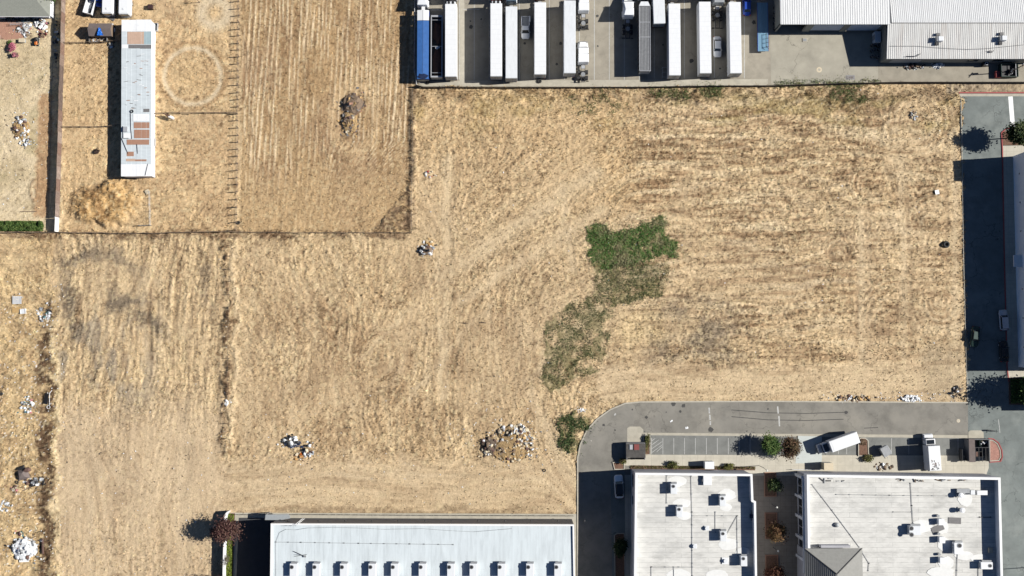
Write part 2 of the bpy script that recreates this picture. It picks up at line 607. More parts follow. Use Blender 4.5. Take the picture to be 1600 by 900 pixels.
H = (fbm(GX, GY, 8, 8, 21, 3) - 0.5) * 0.25 + (clump - 0.5) * 0.14 + (grain - 0.5) * 0.14
rough_amp = np.ones_like(GX)
S = 0.55 * ss(0.50, 0.66, fbm(GX, GY, 16, 16, 201, 4))          # bare, trodden ground: smoother and paler

# --- overall soil / straw mix
soil_amt = ss(0.42, 0.62, big * 0.55 + mid * 0.45)
lay(0.55 * soil_amt, DIRT)
# --- right field: windrows
mR = rectm(XW, Y, 985, 165, 1503, 585, 28)
lay(mR * ss(0.50, 0.70, hst) * 0.75 * ss(0.28, 0.62, big + 0.15), BROWN)
lay(mR * ss(0.60, 0.78, hst) * 0.5 * ss(0.4, 0.62, mid), DKBR)
lay(mR * ss(0.56, 0.74, 1 - hst) * 0.55, PALE)
H += mR * (hst - 0.5) * 0.28
lay(rectm(XW, YW, 1010, 470, 1150, 575, 22) * (0.25 + 0.5 * ss(0.4, 0.65, mid)), GREY * 0.85)
lay(rectm(XW, YW, 960, 485, 1035, 535, 14) * 0.5, calb(236, 208, 150))
lay(rectm(XW, YW, 1180, 400, 1360, 470, 40) * 0.35 * ss(0.4, 0.6, hst), BROWN)
# mower turns at the field's end
TURNS = [(1355, 290, 20), (1425, 285, 26), (1352, 350, 10), (1310, 395, 14), (1400, 205, 14), (1455, 345, 26), (1405, 510, 50), (1470, 470, 22), (1435, 190, 36), (596, 560, 36)]
for cx, cy, r0, sp in ((1355, 290, 20, 7), (1425, 285, 26, 8), (1352, 350, 8, 6), (1310, 395, 14, 7), (1400, 205, 12, 7), (1455, 345, 30, 8),
                       (1405, 510, 60, 9), (1470, 470, 22, 8), (1435, 190, 40, 9), (1020, 175, 16, 6)):
    d = np.hypot(X - cx + fx_ * 5, (Y - cy) * 0.85 + fy_ * 5)
    w_ = np.exp(-((d - r0) / (sp * 1.7)) ** 2) * ss(-0.3, 0.25, np.sin(np.arctan2(Y - cy, X - cx) * 0.5 + cx))
    ring = 0.5 + 0.5 * np.cos((d - r0) / sp * 2 * math.pi)
    lay(w_ * ring * 0.6, BROWN)
    lay(w_ * (1 - ring) * 0.4, PALE)
    H += w_ * (ring - 0.5) * -0.16
for x0, y0, y1, w_, c_, a_ in ((1346, 330, 590, 7, PALE, .55), (1357, 330, 560, 4, DIRT, .6), (1411, 250, 585, 6, PALE, .55), (1420, 300, 560, 3, BROWN, .4),
                               (1492, 170, 610, 6, PALE, .6), (1478, 250, 600, 3, BROWN, .35), (1338, 430, 560, 3, BROWN, .5)):
    xx = x0 + (Y - 400) * 0.01 + wx * 8
    mk = np.exp(-((X - xx) / w_) ** 2) * band(Y, y0, y1, 14)
    lay(mk * a_, c_)
    S = np.maximum(S, mk * 0.8)
    H -= mk * 0.10
# smoother dirt along the road
mS = rectm(XW, YW, 930, 570, 1500, 628, 12)
S = np.maximum(S, mS * 0.7)
lay(mS * 0.75, calb(222, 196, 152))
lay(mS * ss(0.55, 0.75, hst) * 0.4, BROWN)
lay(rectm(XW, YW, 1440, 545, 1500, 625, 16) * 0.8, calb(184, 163, 128))
S = np.maximum(S, rectm(XW, YW, 1440, 545, 1500, 625, 16) * 0.8)
rough_amp *= 1 - 0.5 * mS
# --- top weedy strip below the yard
mT = rectm(X, YW, 650, 138, 1500, 158, 7)
lay(mT * ss(0.35, 0.6, mid) * 0.65, DKBR * 1.15)
lay(rectm(XW, YW, 650, 150, 1500, 200, 14) * ss(0.5, 0.68, fbm(GX, GY, 9, 4, 31)) * 0.55, calb(158, 142, 78))
lay(rectm(XW, YW, 640, 140, 1000, 330, 30) * 0.30, GOLD)
H += mT * (0.25 + (mid - 0.4) * 0.8)
lay(rectm(XW, YW, 650, 230, 900, 420, 50) * 0.45, calb(214, 186, 142))
# pale diagonal haul tracks
HAUL = [(690, 430, 930, 270, 15), (720, 470, 940, 330, 9), (880, 300, 890, 420, 7), (700, 250, 690, 620, 10), (830, 620, 900, 780, 14), (640, 620, 760, 480, 5), (560, 560, 640, 480, 4), (815, 600, 935, 480, 8), (640, 290, 720, 420, 8), (120, 640, 180, 900, 9), (300, 700, 290, 900, 10), (940, 600, 1060, 560, 10)]
for a0, b0, a1, b1, w_ in ((690, 430, 930, 270, 15), (720, 470, 940, 330, 9), (880, 300, 890, 420, 7), (700, 250, 690, 620, 10), (830, 620, 900, 780, 14),
                           (640, 620, 760, 480, 5), (560, 560, 640, 480, 4), (815, 600, 935, 480, 8)):
    t_ = np.clip(((X - a0) * (a1 - a0) + (Y - b0) * (b1 - b0)) / ((a1 - a0) ** 2 + (b1 - b0) ** 2), 0, 1)
    d = np.hypot(X - a0 - t_ * (a1 - a0) + wx * 18, Y - b0 - t_ * (b1 - b0) + wy * 18)
    mk = np.exp(-(d / w_) ** 2)
    S = np.maximum(S, mk * 0.85)
    lay(mk * 0.6, PALE)
    H -= mk * 0.05
# --- middle field
mM = rectm(XW, YW, 372, 385, 860, 720, 30)
lay(mM * ss(0.45, 0.65, fbm(GX, GY, 6, 5, 41)) * 0.35, BROWN)
lay(mM * ss(0.5, 0.7, vst) * 0.35, BROWN)
lay(mM * ss(0.55, 0.75, 1 - vst) * 0.3, PALE)
lay(rectm(XW, YW, 480, 500, 600, 590, 40) * 0.3, BROWN)
H += mM * (vst - 0.5) * 0.1
mk = np.exp(-((np.hypot(X - 596, Y - 560) - 38 + fx_ * 6) / 4) ** 2) * ss(0.0, 0.4, 0.2 - np.sin(np.arctan2(Y - 560, X - 596) - 0.4))
lay(mk * 0.5, BROWN)
# bottom dirt strip
mB = rectm(XW, YW, 90, 720, 903, 808, 22)
S = np.maximum(S, mB * 0.75)
lay(mB * (0.6 + 0.3 * ss(0.4, 0.6, mid)), calb(214, 188, 146))
lay(mB * ss(0.52, 0.72, hst) * 0.4, calb(170, 146, 110))
rough_amp *= 1 - 0.45 * mB
lay(rectm(X, YW, 370, 795, 900, 806, 4) * 0.5, DKBR)
# --- striped field at the top
stripe_curve = 0.06 * (Y - 130) + np.where(Y > 220, (Y - 220) ** 1.35 * np.clip((X - 500) / 140, 0, 1) * 0.42, 0)
sxp = X + stripe_curve + wx * 2.0 + (vn(X, Y * 0.06, 23, 23, 8) - 0.5) * 9
mC = band(X, 377, 642, 3) * (Y < 364)
lay(mC * 0.85, calb(184, 150, 102))
S = np.where(mC > 0.5, np.maximum(S, 0.6), S)
sfade = mC * (1 - 0.75 * ss(215, 330, Y)) * ss(0.25, 0.45, fbm(GX, GY, 9, 14, 51))
st1 = (0.5 + 0.5 * np.cos(sxp / 7.4 * 2 * math.pi)) ** 5 * ss(0.25, 0.5, vn(X, Y, 5, 60, 9)) + 0.6 * (0.5 + 0.5 * np.cos(sxp / 5.3 * 2 * math.pi)) ** 8 * ss(0.5, 0.7, vn(X, Y, 9, 90, 10))
st1 = np.clip(st1, 0, 1)
lay(sfade * st1, calb(246, 222, 178))
lay(sfade * (1 - st1) * ss(0.40, 0.7, vst) * 0.6, calb(146, 114, 78))
H += sfade * (st1 - 0.4) * 0.10
lay(mC * ss(0.50, 0.66, fbm(GX, GY, 9, 12, 52)) * 0.35, calb(160, 128, 96))
lay(mC * ss(245, 300, Y) * 0.5, calb(206, 174, 124))
mk = np.exp(-((np.hypot(X - 555, (Y - 185) * 0.7) - 36 + fx_ * 5) / 8) ** 2) * mC
lay(mk * 0.6, calb(222, 190, 140))
# --- paddocks
mD = band(X, 100, 374, 3) * (Y < 364)
lay(mD * 0.8, calb(216, 183, 132))
lay(mD * ss(0.48, 0.64, fbm(GX, GY, 6, 6, 61)) * 0.45, calb(186, 152, 110))
rough_amp *= 1 - 0.35 * mD
for cx, cy, r_, rw in ((301, 119, 44, 3.3), (335, 20, 20, 9)):
    d = np.hypot(X - cx, Y - cy) + fx_ * 3
    mk = np.exp(-((d - r_) / rw) ** 2)
    S = np.maximum(S, mk)
    lay(mk * 1.0, calb(230, 210, 172))
    H -= mk * 0.10
    if r_ > 40:
        mk2 = np.exp(-((d - r_ - 8) / 4) ** 2)
        H += mk2 * 0.10
        lay(mk2 * 0.6, calb(176, 140, 96))
        lay(np.exp(-((d - r_ + 7) / 3.5) ** 2) * 0.4, calb(184, 148, 102))
        lay(ss(0, 1, 1 - d / r_) * 0.3, calb(206, 172, 118))
mk = np.exp(-(((X - 60 - (Y) * 1.0 - 190) * 0.7 + fx_ * 8) / 9) ** 2) * band(Y, 0, 45, 8) * mD
lay(mk * 0.6, calb(190, 156, 116))
# hay and manure heap
hd = np.hypot((XW - 168) / 60, (YW - 317) / 40)
hm = 1 - ss(0.55, 1.05, hd)
hn = fbm(GX, GY, 2.2, 2.2, 71, 4)
H += hm * (0.3 + hn * 2.6)
lay(hm * 0.9, calb(206, 166, 104))
lay(hm * ss(0.50, 0.66, fbm(GX, GY, 1.6, 1.6, 72, 3)) * 0.65, calb(140, 104, 62))
lay(hm * rectm(XW, YW, 112, 272, 160, 300, 8) * 0.6, calb(140, 98, 58))
# --- residential yard
mE = (XW < 92) * band(Y, -100, 362, 2)
lay(mE * 0.85, calb(228, 210, 170))
lay(mE * ss(0.45, 0.65, fbm(GX, GY, 7, 7, 81)) * 0.5, calb(186, 166, 122))
lay(mE * ss(0.60, 0.74, fbm(GX, GY, 5, 5, 82)) * 0.35, calb(150, 146, 92))
mk = rectm(X + fx_ * 10 + (Y - 240) * 0.04, YW, 57, 150, 79, 345, 4) * (X < 92)
lay(mk * 1.0, calb(184, 144, 100))
mk = np.exp(-((np.hypot((X - 56) / 8, (Y - 298) / 16) - 1.0) / 0.22) ** 2) * (X < 56)
H += mk * 0.5
lay(mk * 0.6, calb(150, 108, 70))
H += rectm(XW, YW, 52, 284, 70, 312, 4) * 0.35
lay(rectm(XW, YW, 52, 284, 70, 312, 4) * 0.8, calb(176, 134, 88))
rough_amp *= 1 - 0.4 * mE
S = np.maximum(S, mE * 0.6)
# --- left lower lot
mF = band(XW, 92, 350, 8) * (Y > 366)
lay(mF * 0.6, calb(224, 196, 148))
lay(mF * ss(0.45, 0.68, vst) * 0.6, calb(164, 138, 104))
lay(mF * ss(0.52, 0.7, 1 - vst) * 0.35, calb(226, 198, 148))
H += mF * (vst - 0.5) * 0.22
grz = mF * ss(0.46, 0.62, fbm(GX, GY, 4, 9, 91)) * band(Y, 390, 640, 40) * band(X, 85, 240, 20)
lay(grz * 0.75, calb(150, 140, 122))
for x0, y0, x1, y1, rr, a_ in ((105, 455, 118, 520, 9, .9), (176, 478, 196, 472, 9, .95), (196, 472, 228, 470, 7, .95), (176, 455, 178, 482, 6, .8), (228, 495, 250, 518, 8, .9), (205, 490, 230, 497, 6, .6), (90, 412, 130, 400, 5, .8), (130, 402, 175, 398, 7, .8), (104, 415, 108, 470, 5, .7), (190, 408, 222, 425, 5, .6), (320, 420, 330, 500, 5, .6),
                               (185, 395, 215, 440, 6, .5), (313, 420, 316, 470, 3, .5)):
    t_ = np.clip(((X - x0) * (x1 - x0) + (Y - y0) * (y1 - y0)) / ((x1 - x0) ** 2 + (y1 - y0) ** 2), 0, 1)
    d = np.hypot(X - x0 - t_ * (x1 - x0) + fx_ * 22, Y - y0 - t_ * (y1 - y0) + fy_ * 22)
    lay(np.exp(-(d / (rr * 1.35)) ** 2) * a_, calb(116, 104, 88))
for xx, y0, y1, w_ in ((228, 510, 620, 5), (285, 640, 900, 9), (278, 740, 830, 6), (118, 640, 780, 8), (140, 690, 900, 7), (165, 780, 900, 5)):
    mk = np.exp(-((X - xx + wx * 18) / w_) ** 2) * band(Y, y0, y1, 20)
    lay(mk * 0.7, calb(206, 184, 148))
    S = np.maximum(S, mk * 0.9)
    H -= mk * 0.08
mLL = mF * ss(600, 680, Y + wy * 60)
lay(mLL * 0.7, calb(220, 194, 154))
S = np.maximum(S, mLL * (0.45 + 0.5 * ss(0.35, 0.6, fbm(GX, GY, 5, 9, 231, 3))))
lay(mLL * ss(0.52, 0.68, fbm(GX, GY, 5, 8, 232, 3)) * 0.45, calb(176, 152, 120))
# --- trash strip at the far left
mG = (XW < 88) * (Y > 368)
lay(mG * 0.7, calb(220, 190, 136))
lay(mG * ss(0.46, 0.64, fbm(GX, GY, 2.6, 2.6, 101)) * 0.55, calb(172, 142, 102))
lay(band(XW, 60, 88, 5) * band(YW, 480, 930, 20) * ss(0.32, 0.52, fbm(GX, GY, 2.2, 1.3, 102)) * 0.95, calb(104, 80, 58))
lay(band(XW, 84, 94, 3) * band(YW, 480, 930, 20) * ss(0.3, 0.6, fbm(GX, GY, 2.0, 2.0, 105)) * 0.8, calb(240, 216, 164))
H += mG * (fbm(GX, GY, 2.4, 2.4, 103) - 0.5) * 0.6
H += band(XW, 78, 95, 5) * (Y > 400) * 0.35 * fbm(GX, GY, 2, 2, 104)
# --- weedy bank on the fence line
mH = band(XW + 2, 351, 361, 3) * band(Y, 375, 712, 5) * ss(0.30, 0.5, fbm(GX, GY, 2.5, 5, 118))
lay(mH * 0.95 * ss(0.2, 0.42, fbm(GX, GY, 1.6, 2.4, 111)), DKBR)
H += mH * (fbm(GX, GY, 1.4, 1.4, 112)) * 0.7
lay(band(XW, 362, 371, 3) * band(Y, 372, 700, 8) * 0.5, PALE)
H += band(XW, 362, 370, 3) * band(Y, 372, 700, 8) * 0.25
mI = band(X + wx * 10, 640, 651, 2.5) * band(Y, 138, 362, 4)
lay(mI * 0.65 * ss(0.3, 0.55, fbm(GX, GY, 1.4, 1.8, 113)), calb(104, 84, 66))
H += mI * fbm(GX, GY, 1.2, 1.2, 114) * 0.6
tri = inpoly(X + fx_ * 10, Y + fy_ * 10, [(586, 360), (616, 322), (640, 288), (644, 288), (644, 361)])
lay(tri * 0.8 * ss(0.3, 0.6, fbm(GX, GY, 1.4, 1.4, 115)), calb(126, 102, 78))
H += tri * fbm(GX, GY, 1.3, 1.3, 116) * 0.8
mJ = band(Y + wy * 10 + fy_ * 8, 362, 373, 3) * (X < 640)
lay(mJ * 0.85 * ss(0.3, 0.6, mid), calb(120, 92, 66))
H += mJ * fbm(GX, GY, 1.4, 1.4, 117) * 0.45
# --- thin green ground cover under the weeds
GREEN_A = [(917, 357), (930, 349), (950, 353), (952, 362), (985, 357), (1010, 346), (1030, 338), (1046, 350), (1034, 358), (1043, 370), (1058, 380), (1060, 402), (1048, 404),
           (1036, 392), (1018, 406), (1000, 408), (978, 418), (940, 420), (926, 408), (919, 398), (924, 382), (917, 374)]
GREEN_B = [(930, 410), (1040, 408), (1048, 430), (1035, 462), (990, 470), (950, 482), (928, 470)]
GREEN_C = [(890, 474), (930, 462), (958, 485), (955, 520), (938, 580), (900, 592), (862, 615), (845, 600), (852, 550), (850, 505)]
GREEN_D = [(872, 655), (895, 643), (925, 652), (918, 680), (908, 706), (885, 708), (872, 690)]
gA, gB, gC, gD = (inpoly(X + fx_ * 12, Y + fy_ * 12, p) for p in (GREEN_A, GREEN_B, GREEN_C, GREEN_D))
gN = fbm(GX, GY, 2.0, 2.0, 121)
lay(gA * 0.7, calb(124, 126, 74))
lay(gB * ss(0.30, 0.55, gN) * 0.8, calb(110, 112, 62))
lay(gC * ss(0.42, 0.58, gN) * 0.75, calb(112, 112, 68))
lay(gD * ss(0.35, 0.55, gN) * 0.7, calb(120, 118, 70))
# --- gravel strip
lay(rectm(XW, YW, 0, 470, 88, 900, 10) * (grain2 > 0.985), calb(240, 236, 226))
mGr = rectm(X, Y, 1478, 128, 1640, 146, 3)
lay(mGr * 0.9, calb(178, 160, 132))
lay(mGr * (grain2 > 0.55) * 0.6, calb(120, 104, 84))

# --- the lie of the straw: streaks follow the way each part was mown or driven
fa, fw = np.zeros_like(GX), np.full_like(GX, 1e-3)          # doubled-angle direction field
fb_ = np.zeros_like(GX)


def flow(w, ang):
    global fa, fb_
    fa = fa + w * np.cos(2 * ang)
    fb_ = fb_ + w * np.sin(2 * ang)


curl = fbm(GX, GY, 22, 22, 211, 3) * math.pi * 2.2
flow(0.45, curl)
flow(1.6 * mR, (fbm(GX, GY, 16, 16, 212, 2) - 0.5) * 0.35)
flow(2.0 * mS + 1.6 * mB, (fbm(GX, GY, 12, 12, 213, 2) - 0.5) * 0.4)
flow(4.0 * mC, math.pi / 2 + np.where(Y > 215, -0.9 * ss(215, 330, Y) * ss(480, 620, X), 0) - 0.05)
flow(1.7 * mF, math.pi / 2 + (fbm(GX, GY, 14, 14, 214, 2) - 0.5) * 0.9)
flow(0.9 * mM, math.pi / 2 + (fbm(GX, GY, 10, 10, 215, 2) - 0.5) * 2.2)
flow(1.0 * rectm(X, Y, 650, 380, 800, 640, 40), math.pi / 2)
for cx, cy, r0 in TURNS:
    d = np.hypot(X - cx, Y - cy)
    flow(3.2 * np.exp(-(d / (r0 + 16)) ** 4), np.arctan2(-(Y - cy), X - cx) + math.pi / 2)
for a0, b0, a1, b1, w_ in HAUL:
    t_ = np.clip(((X - a0) * (a1 - a0) + (Y - b0) * (b1 - b0)) / ((a1 - a0) ** 2 + (b1 - b0) ** 2), 0, 1)
    d = np.hypot(X - a0 - t_ * (a1 - a0), Y - b0 - t_ * (b1 - b0))
    flow(2.5 * np.exp(-(d / (w_ * 2.2)) ** 2), math.atan2(-(b1 - b0), a1 - a0))
d = np.hypot(X - 552, Y - 178)
flow(4.5 * np.exp(-(d / 42) ** 4), np.arctan2(-(Y - 178), X - 552) + math.pi / 2)
ang = 0.5 * np.arctan2(fb_, fa)
dxi, dyi = np.cos(ang).astype(np.float32), np.sin(ang).astype(np.float32)


def lic(src, n):
    II, JJ = np.mgrid[0:GX.shape[0], 0:GX.shape[1]].astype(np.float32)
    acc = src.copy()
    for sg in (1.0, -1.0):
        pi, pj = II.copy(), JJ.copy()
        vx, vy = dxi * sg, dyi * sg
        for k in range(n):
            pi = np.clip(pi + vy, 0, GX.shape[0] - 1)
            pj = np.clip(pj + vx, 0, GX.shape[1] - 1)
            a_, b_ = (pi + 0.5).astype(np.int32), (pj + 0.5).astype(np.int32)
            a_, b_ = np.minimum(a_, GX.shape[0] - 1), np.minimum(b_, GX.shape[1] - 1)
            nvx, nvy = dxi[a_, b_], dyi[a_, b_]
            s_ = np.where(nvx * vx + nvy * vy < 0, -1.0, 1.0).astype(np.float32)
            vx, vy = nvx * s_, nvy * s_
            acc += src[a_, b_]
    acc /= 2 * n + 1
    m_, sd_ = acc.mean(), acc.std()
    return np.clip(0.5 + (acc - m_) / (sd_ * 5.0), 0, 1)


L1 = lic(np.random.default_rng(31).random(GX.shape).astype(np.float32), 7)
L2 = lic(vn(GX, GY, 1.0, 1.0, 221) * 0.6 + np.random.default_rng(32).random(GX.shape).astype(np.float32) * 0.4, 26)
A2 = np.clip(0.20 + 0.26 * mR + 0.06 * mF - 0.10 * mC - 0.25 * mD - 0.25 * mE - 0.25 * mG + 0.1 * mB, 0, 0.95) * (0.45 + 1.1 * ss(0.35, 0.65, fbm(GX, GY, 11, 11, 223, 3)))
A2 *= (1 - 0.9 * np.clip(hm + gA + gC, 0, 1)) * (1 - 0.45 * mLL) * (1 - 0.5 * mC)
lay(A2 * ss(0.52, 0.80, 1 - L2) * 0.85, BROWN)
lay(A2 * ss(0.66, 0.90, 1 - L2) * 0.45, DKBR)
lay(A2 * ss(0.55, 0.80, L2) * 0.6, calb(236, 214, 172))
H += (L2 - 0.5) * 0.30 * A2
H += (L1 - 0.5) * 0.22 * (1 - 0.5 * S)
# --- clump level texture
cv = ss(0.40, 0.66, clump)
S = np.clip(S, 0, 1)
lay(S * 0.3 * (mC < 0.5), calb(216, 190, 148))
amp_ = (1 - 0.62 * S) * (1 + 0.7 * mR)
tex = (1 + amp_ * 0.16 * (0.62 - cv)) * (1 + amp_ * 0.26 * (grain - 0.5)) * (1 + amp_ * 0.18 * (grain2 - 0.5)) * (1 + (1 - 0.45 * S) * 0.46 * (L1 - 0.5))
C = C * 0.88 + 0.12 * C.mean(-1, keepdims=True)
C *= tex[..., None] * np.array([1.075, 1.06, 1.075], np.float32)
rough_amp *= 1 - 0.6 * S
dsp = ss(0.66, 0.8, vn(GX, GY, 0.55, 0.55, 131)) * ss(0.35, 0.62, fbm(GX, GY, 6, 6, 132)) * ss(0.3, 0.6, vn(GX, GY, 1.3, 1.3, 134))
dsp *= 1 - 0.6 * S
lay(dsp * 0.6, DKBR)  # dark specks: bare soil plus the shadow of small hollows, put into the colour
H -= dsp * 0.1
lsp = ss(0.68, 0.82, vn(GX, GY, 0.5, 0.5, 133))
lay(lsp * 0.5 * (1 - 0.5 * S), calb(238, 216, 172))
H *= rough_amp
H += (grain2 - 0.5) * 0.10 * rough_amp
# under pavements the ground drops away
for pg in (YARD, ROAD, BLK):
    H = np.where(inpoly(X, Y, pg), -0.25, H)
lot_in = inpoly(X, Y, LOT)
spill = lot_in & ~inpoly(X - 2.5 + fx_ * 16 + wx * 8, Y, LOT) & (Y > 152) & (Y < 620)
H = np.where(lot_in, np.where(spill, 0.03 + 0.05 * grain, -0.25), H)
nearp = np.zeros(GX.shape, bool)
for pg in (ROAD, LOT):
    for dx, dy in ((3, 0), (-3, 0), (0, 3), (0, -3), (2, 2), (-2, -2), (2, -2), (-2, 2)):
        nearp |= inpoly(X + dx, Y + dy, pg)
H = np.where(nearp & (H > 0.02), 0.02 + (H - 0.02) * 0.3, H)
H = np.where(far > 0, -0.3, H).astype(np.float32)


def ground_h(px, py):
    p = P(px, py)
    i = min(max(int(round((p.y + 69) / sy_)) + 6, 0), len(ys) - 1)
    j = min(max(int(round((p.x + 121) / sx_)) + 6, 0), len(xs) - 1)
    return float(max(H[i, j], 0.0))


def np_mesh(name, V, F, colr=None, smooth=False):
    me = bpy.data.meshes.new(name)
    k = F.shape[1]
    me.vertices.add(len(V))
    me.vertices.foreach_set('co', V.astype(np.float32).ravel())
    me.loops.add(F.size)
    me.loops.foreach_set('vertex_index', F.astype(np.int32).ravel())
    me.polygons.add(len(F))
    me.polygons.foreach_set('loop_start', (np.arange(len(F)) * k).astype(np.int32))
    if smooth:
        me.polygons.foreach_set('use_smooth', np.ones(len(F), bool))
    me.update(calc_edges=True)
    if colr is not None:
        at = me.color_attributes.new('tint', 'FLOAT_COLOR', 'POINT')
        rgba = np.ones((len(V), 4), np.float32)
        rgba[:, :3] = colr
        at.data.foreach_set('color', rgba.ravel())
    return me


ny, nx = GX.shape
V = np.stack([GX, GY, H], -1).reshape(-1, 3)
idx = np.arange(ny * nx).reshape(ny, nx)
F = np.stack([idx[:-1, :-1], idx[:-1, 1:], idx[1:, 1:], idx[1:, :-1]], -1).reshape(-1, 4)
gme = np_mesh('ground', V, F, np.clip(C.reshape(-1, 3), 0.01, 0.85), smooth=True)
gme.materials.append(attr_mat('dry_field_soil', bump=0.10, bscale=2.6, fine=0.22))
tag(link('ground', gme), kind='structure')

# ------------------------------------------------------------------ straw and weeds that stand on the ground
rng = np.random.default_rng(11)
STALK = attr_mat('dry_straw', bump=0, fine=0)
LEAF = attr_mat('weed_leaf', rough=0.6, bump=0, fine=0)


def sample_ground(pxs, pys):
    u, v = (pxs - 800) / FPX, (450 - pys) / FPX
    dy, dz = v * CT + ST, v * ST - CT
    t = -CAM.z / dz
    x, y = u * t, CAM.y + dy * t
    i = np.clip(((y + 69) / sy_).astype(int) + 6, 6, ny - 7)
    j = np.clip(((x + 121) / sx_).astype(int) + 6, 6, nx - 7)
    return x, y, i, j


def tufts(name, pxs, pys, h0, h1, wid, colf, label, cat, matl, lean=0.6, nb=2):
    x, y, i, j = sample_ground(pxs, pys)
    z = H[i, j]
    ok = z > -0.15
    x, y, z, i, j = x[ok], y[ok], z[ok], i[ok], j[ok]
    n = len(x)
    Vs, Cs = [], []
    for b in range(nb):
        a = rng.uniform(0, 2 * math.pi, n)
        hh = rng.uniform(h0, h1, n)
        ln = rng.normal(0, lean, (2, n)) * hh
        w = wid * rng.uniform(0.6, 1.4, n)
        p0 = np.stack([x - np.cos(a) * w, y - np.sin(a) * w, z - 0.05], -1)
        p1 = np.stack([x + np.cos(a) * w, y + np.sin(a) * w, z - 0.05], -1)
        p2 = np.stack([x + ln[0], y + ln[1], z + hh], -1)
        Vs.append(np.stack([p0, p1, p2], 1))
        c = colf(i, j, n)
        Cs.append(np.repeat(c[:, None, :], 3, 1))
    V_ = np.concatenate(Vs).reshape(-1, 3)
    C_ = np.concatenate(Cs).reshape(-1, 3)
    me = np_mesh(name, V_, np.arange(len(V_)).reshape(-1, 3), np.clip(C_, 0.005, 0.8))
    me.materials.append(matl)
    return tag(link(name, me), label, cat, kind='stuff')


def straw_col(i, j, n):
    c = C[i, j]
    k = rng.uniform(0.55, 1.5, n)[:, None]
    return c * k * np.array([1.03, 1.0, 0.93])


N = 330000
px_ = rng.uniform(-10, 1515, N)
py_ = rng.uniform(-10, 910, N)
i_, j_ = sample_ground(px_, py_)[2:]
dens = clump[i_, j_] * 1.2
dens *= np.where(mB[i_, j_] > 0.4, 0.4, 1.0) * np.where(mS[i_, j_] > 0.4, 0.5, 1) * np.where(mE[i_, j_] > 0.5, 0.35, 1)
dens *= np.where(mD[i_, j_] > 0.5, 0.6, 1) * (1 - 0.8 * S[i_, j_])
keep = rng.random(N) < dens
tufts('dry_grass', px_[keep], py_[keep], 0.08, 0.34, 0.085, straw_col, 'short dry straw stubble spread over the open field', 'grass', STALK, lean=0.9)

# rank dry weeds on banks and fence lines
N = 60000
px_ = rng.uniform(0, 1500, N)
py_ = rng.uniform(130, 900, N)
i_, j_ = sample_ground(px_, py_)[2:]
dens = np.maximum.reduce([mH[i_, j_], mI[i_, j_], tri[i_, j_] * 1.0, mJ[i_, j_] * 0.8, mT[i_, j_] * 0.8, mG[i_, j_] * 0.18, hm[i_, j_] * 0.5])
keep = rng.random(N) < dens
tufts('dry_weeds', px_[keep], py_[keep], 0.25, 0.8, 0.06, straw_col, 'tall dry brown weeds on the banks and fence lines', 'weeds', STALK, lean=0.7, nb=3)


def leaf_cloud(n, x, y, z, size, tilt=0.9):
    """n leaf quads at the given points; returns (n*4,3) vertices"""
    a = rng.uniform(0, 2 * math.pi, n)
    t = rng.normal(0, tilt, n)
    s = size * rng.uniform(0.6, 1.4, n)
    ux, uy = np.cos(a), np.sin(a)
    U = np.stack([ux, uy, np.zeros(n)], -1)
    W = np.stack([-uy * np.cos(t), ux * np.cos(t), np.sin(t)], -1)
    c = np.stack([x, y, z], -1)
    e = s[:, None]
    return np.stack([c - U * e, c - W * e * 0.55, c + U * e, c + W * e * 0.55], 1).reshape(-1, 3)


def weeds(name, polys, n, hmax, size, cols, label):
    allx, ally = [], []
    for pg, share, dn in polys:
        k = int(n * share)
        bx0, bx1 = min(p[0] for p in pg) - 8, max(p[0] for p in pg) + 8
        by0, by1 = min(p[1] for p in pg) - 8, max(p[1] for p in pg) + 8
        a, b = rng.uniform(bx0, bx1, k), rng.uniform(by0, by1, k)
        i, j = sample_ground(a, b)[2:]
        ins = inpoly(a + fx_[i, j] * 14, b + fy_[i, j] * 14, pg) & (fbm(GX[i, j], GY[i, j], 1.6, 1.6, 141, 3) > dn)
        allx.append(a[ins])
        ally.append(b[ins])
    a, b = np.concatenate(allx), np.concatenate(ally)
    far_ = rng.random(len(a)) < 0.22
    a, b = a + rng.normal(0, 1.2, len(a)) + far_ * rng.normal(0, 7, len(a)), b + rng.normal(0, 1.2, len(a)) + far_ * rng.normal(0, 6, len(a))
    x, y, i, j = sample_ground(a, b)
    z = np.maximum(H[i, j], 0) + rng.uniform(0.05, 1, len(x)) * hmax * (0.3 + 1.2 * vn(x, y, 0.9, 0.9, 5))
    V_ = leaf_cloud(len(x), x, y, z, size)
    cc = np.array(cols, np.float32)
    pick = np.clip((fbm(x, y, 2.2, 2.2, 7, 3) * 1.6 - 0.3 + rng.normal(0, 0.15, len(x))) * len(cc), 0, len(cc) - 1).astype(int)
    C_ = np.repeat(cc[pick] * rng.uniform(0.7, 1.3, len(x))[:, None], 4, 0)
    me = np_mesh(name, V_, np.arange(len(V_)).reshape(-1, 4), C_)
    me.materials.append(LEAF)
    return tag(link(name, me), label, 'weeds', kind='stuff')


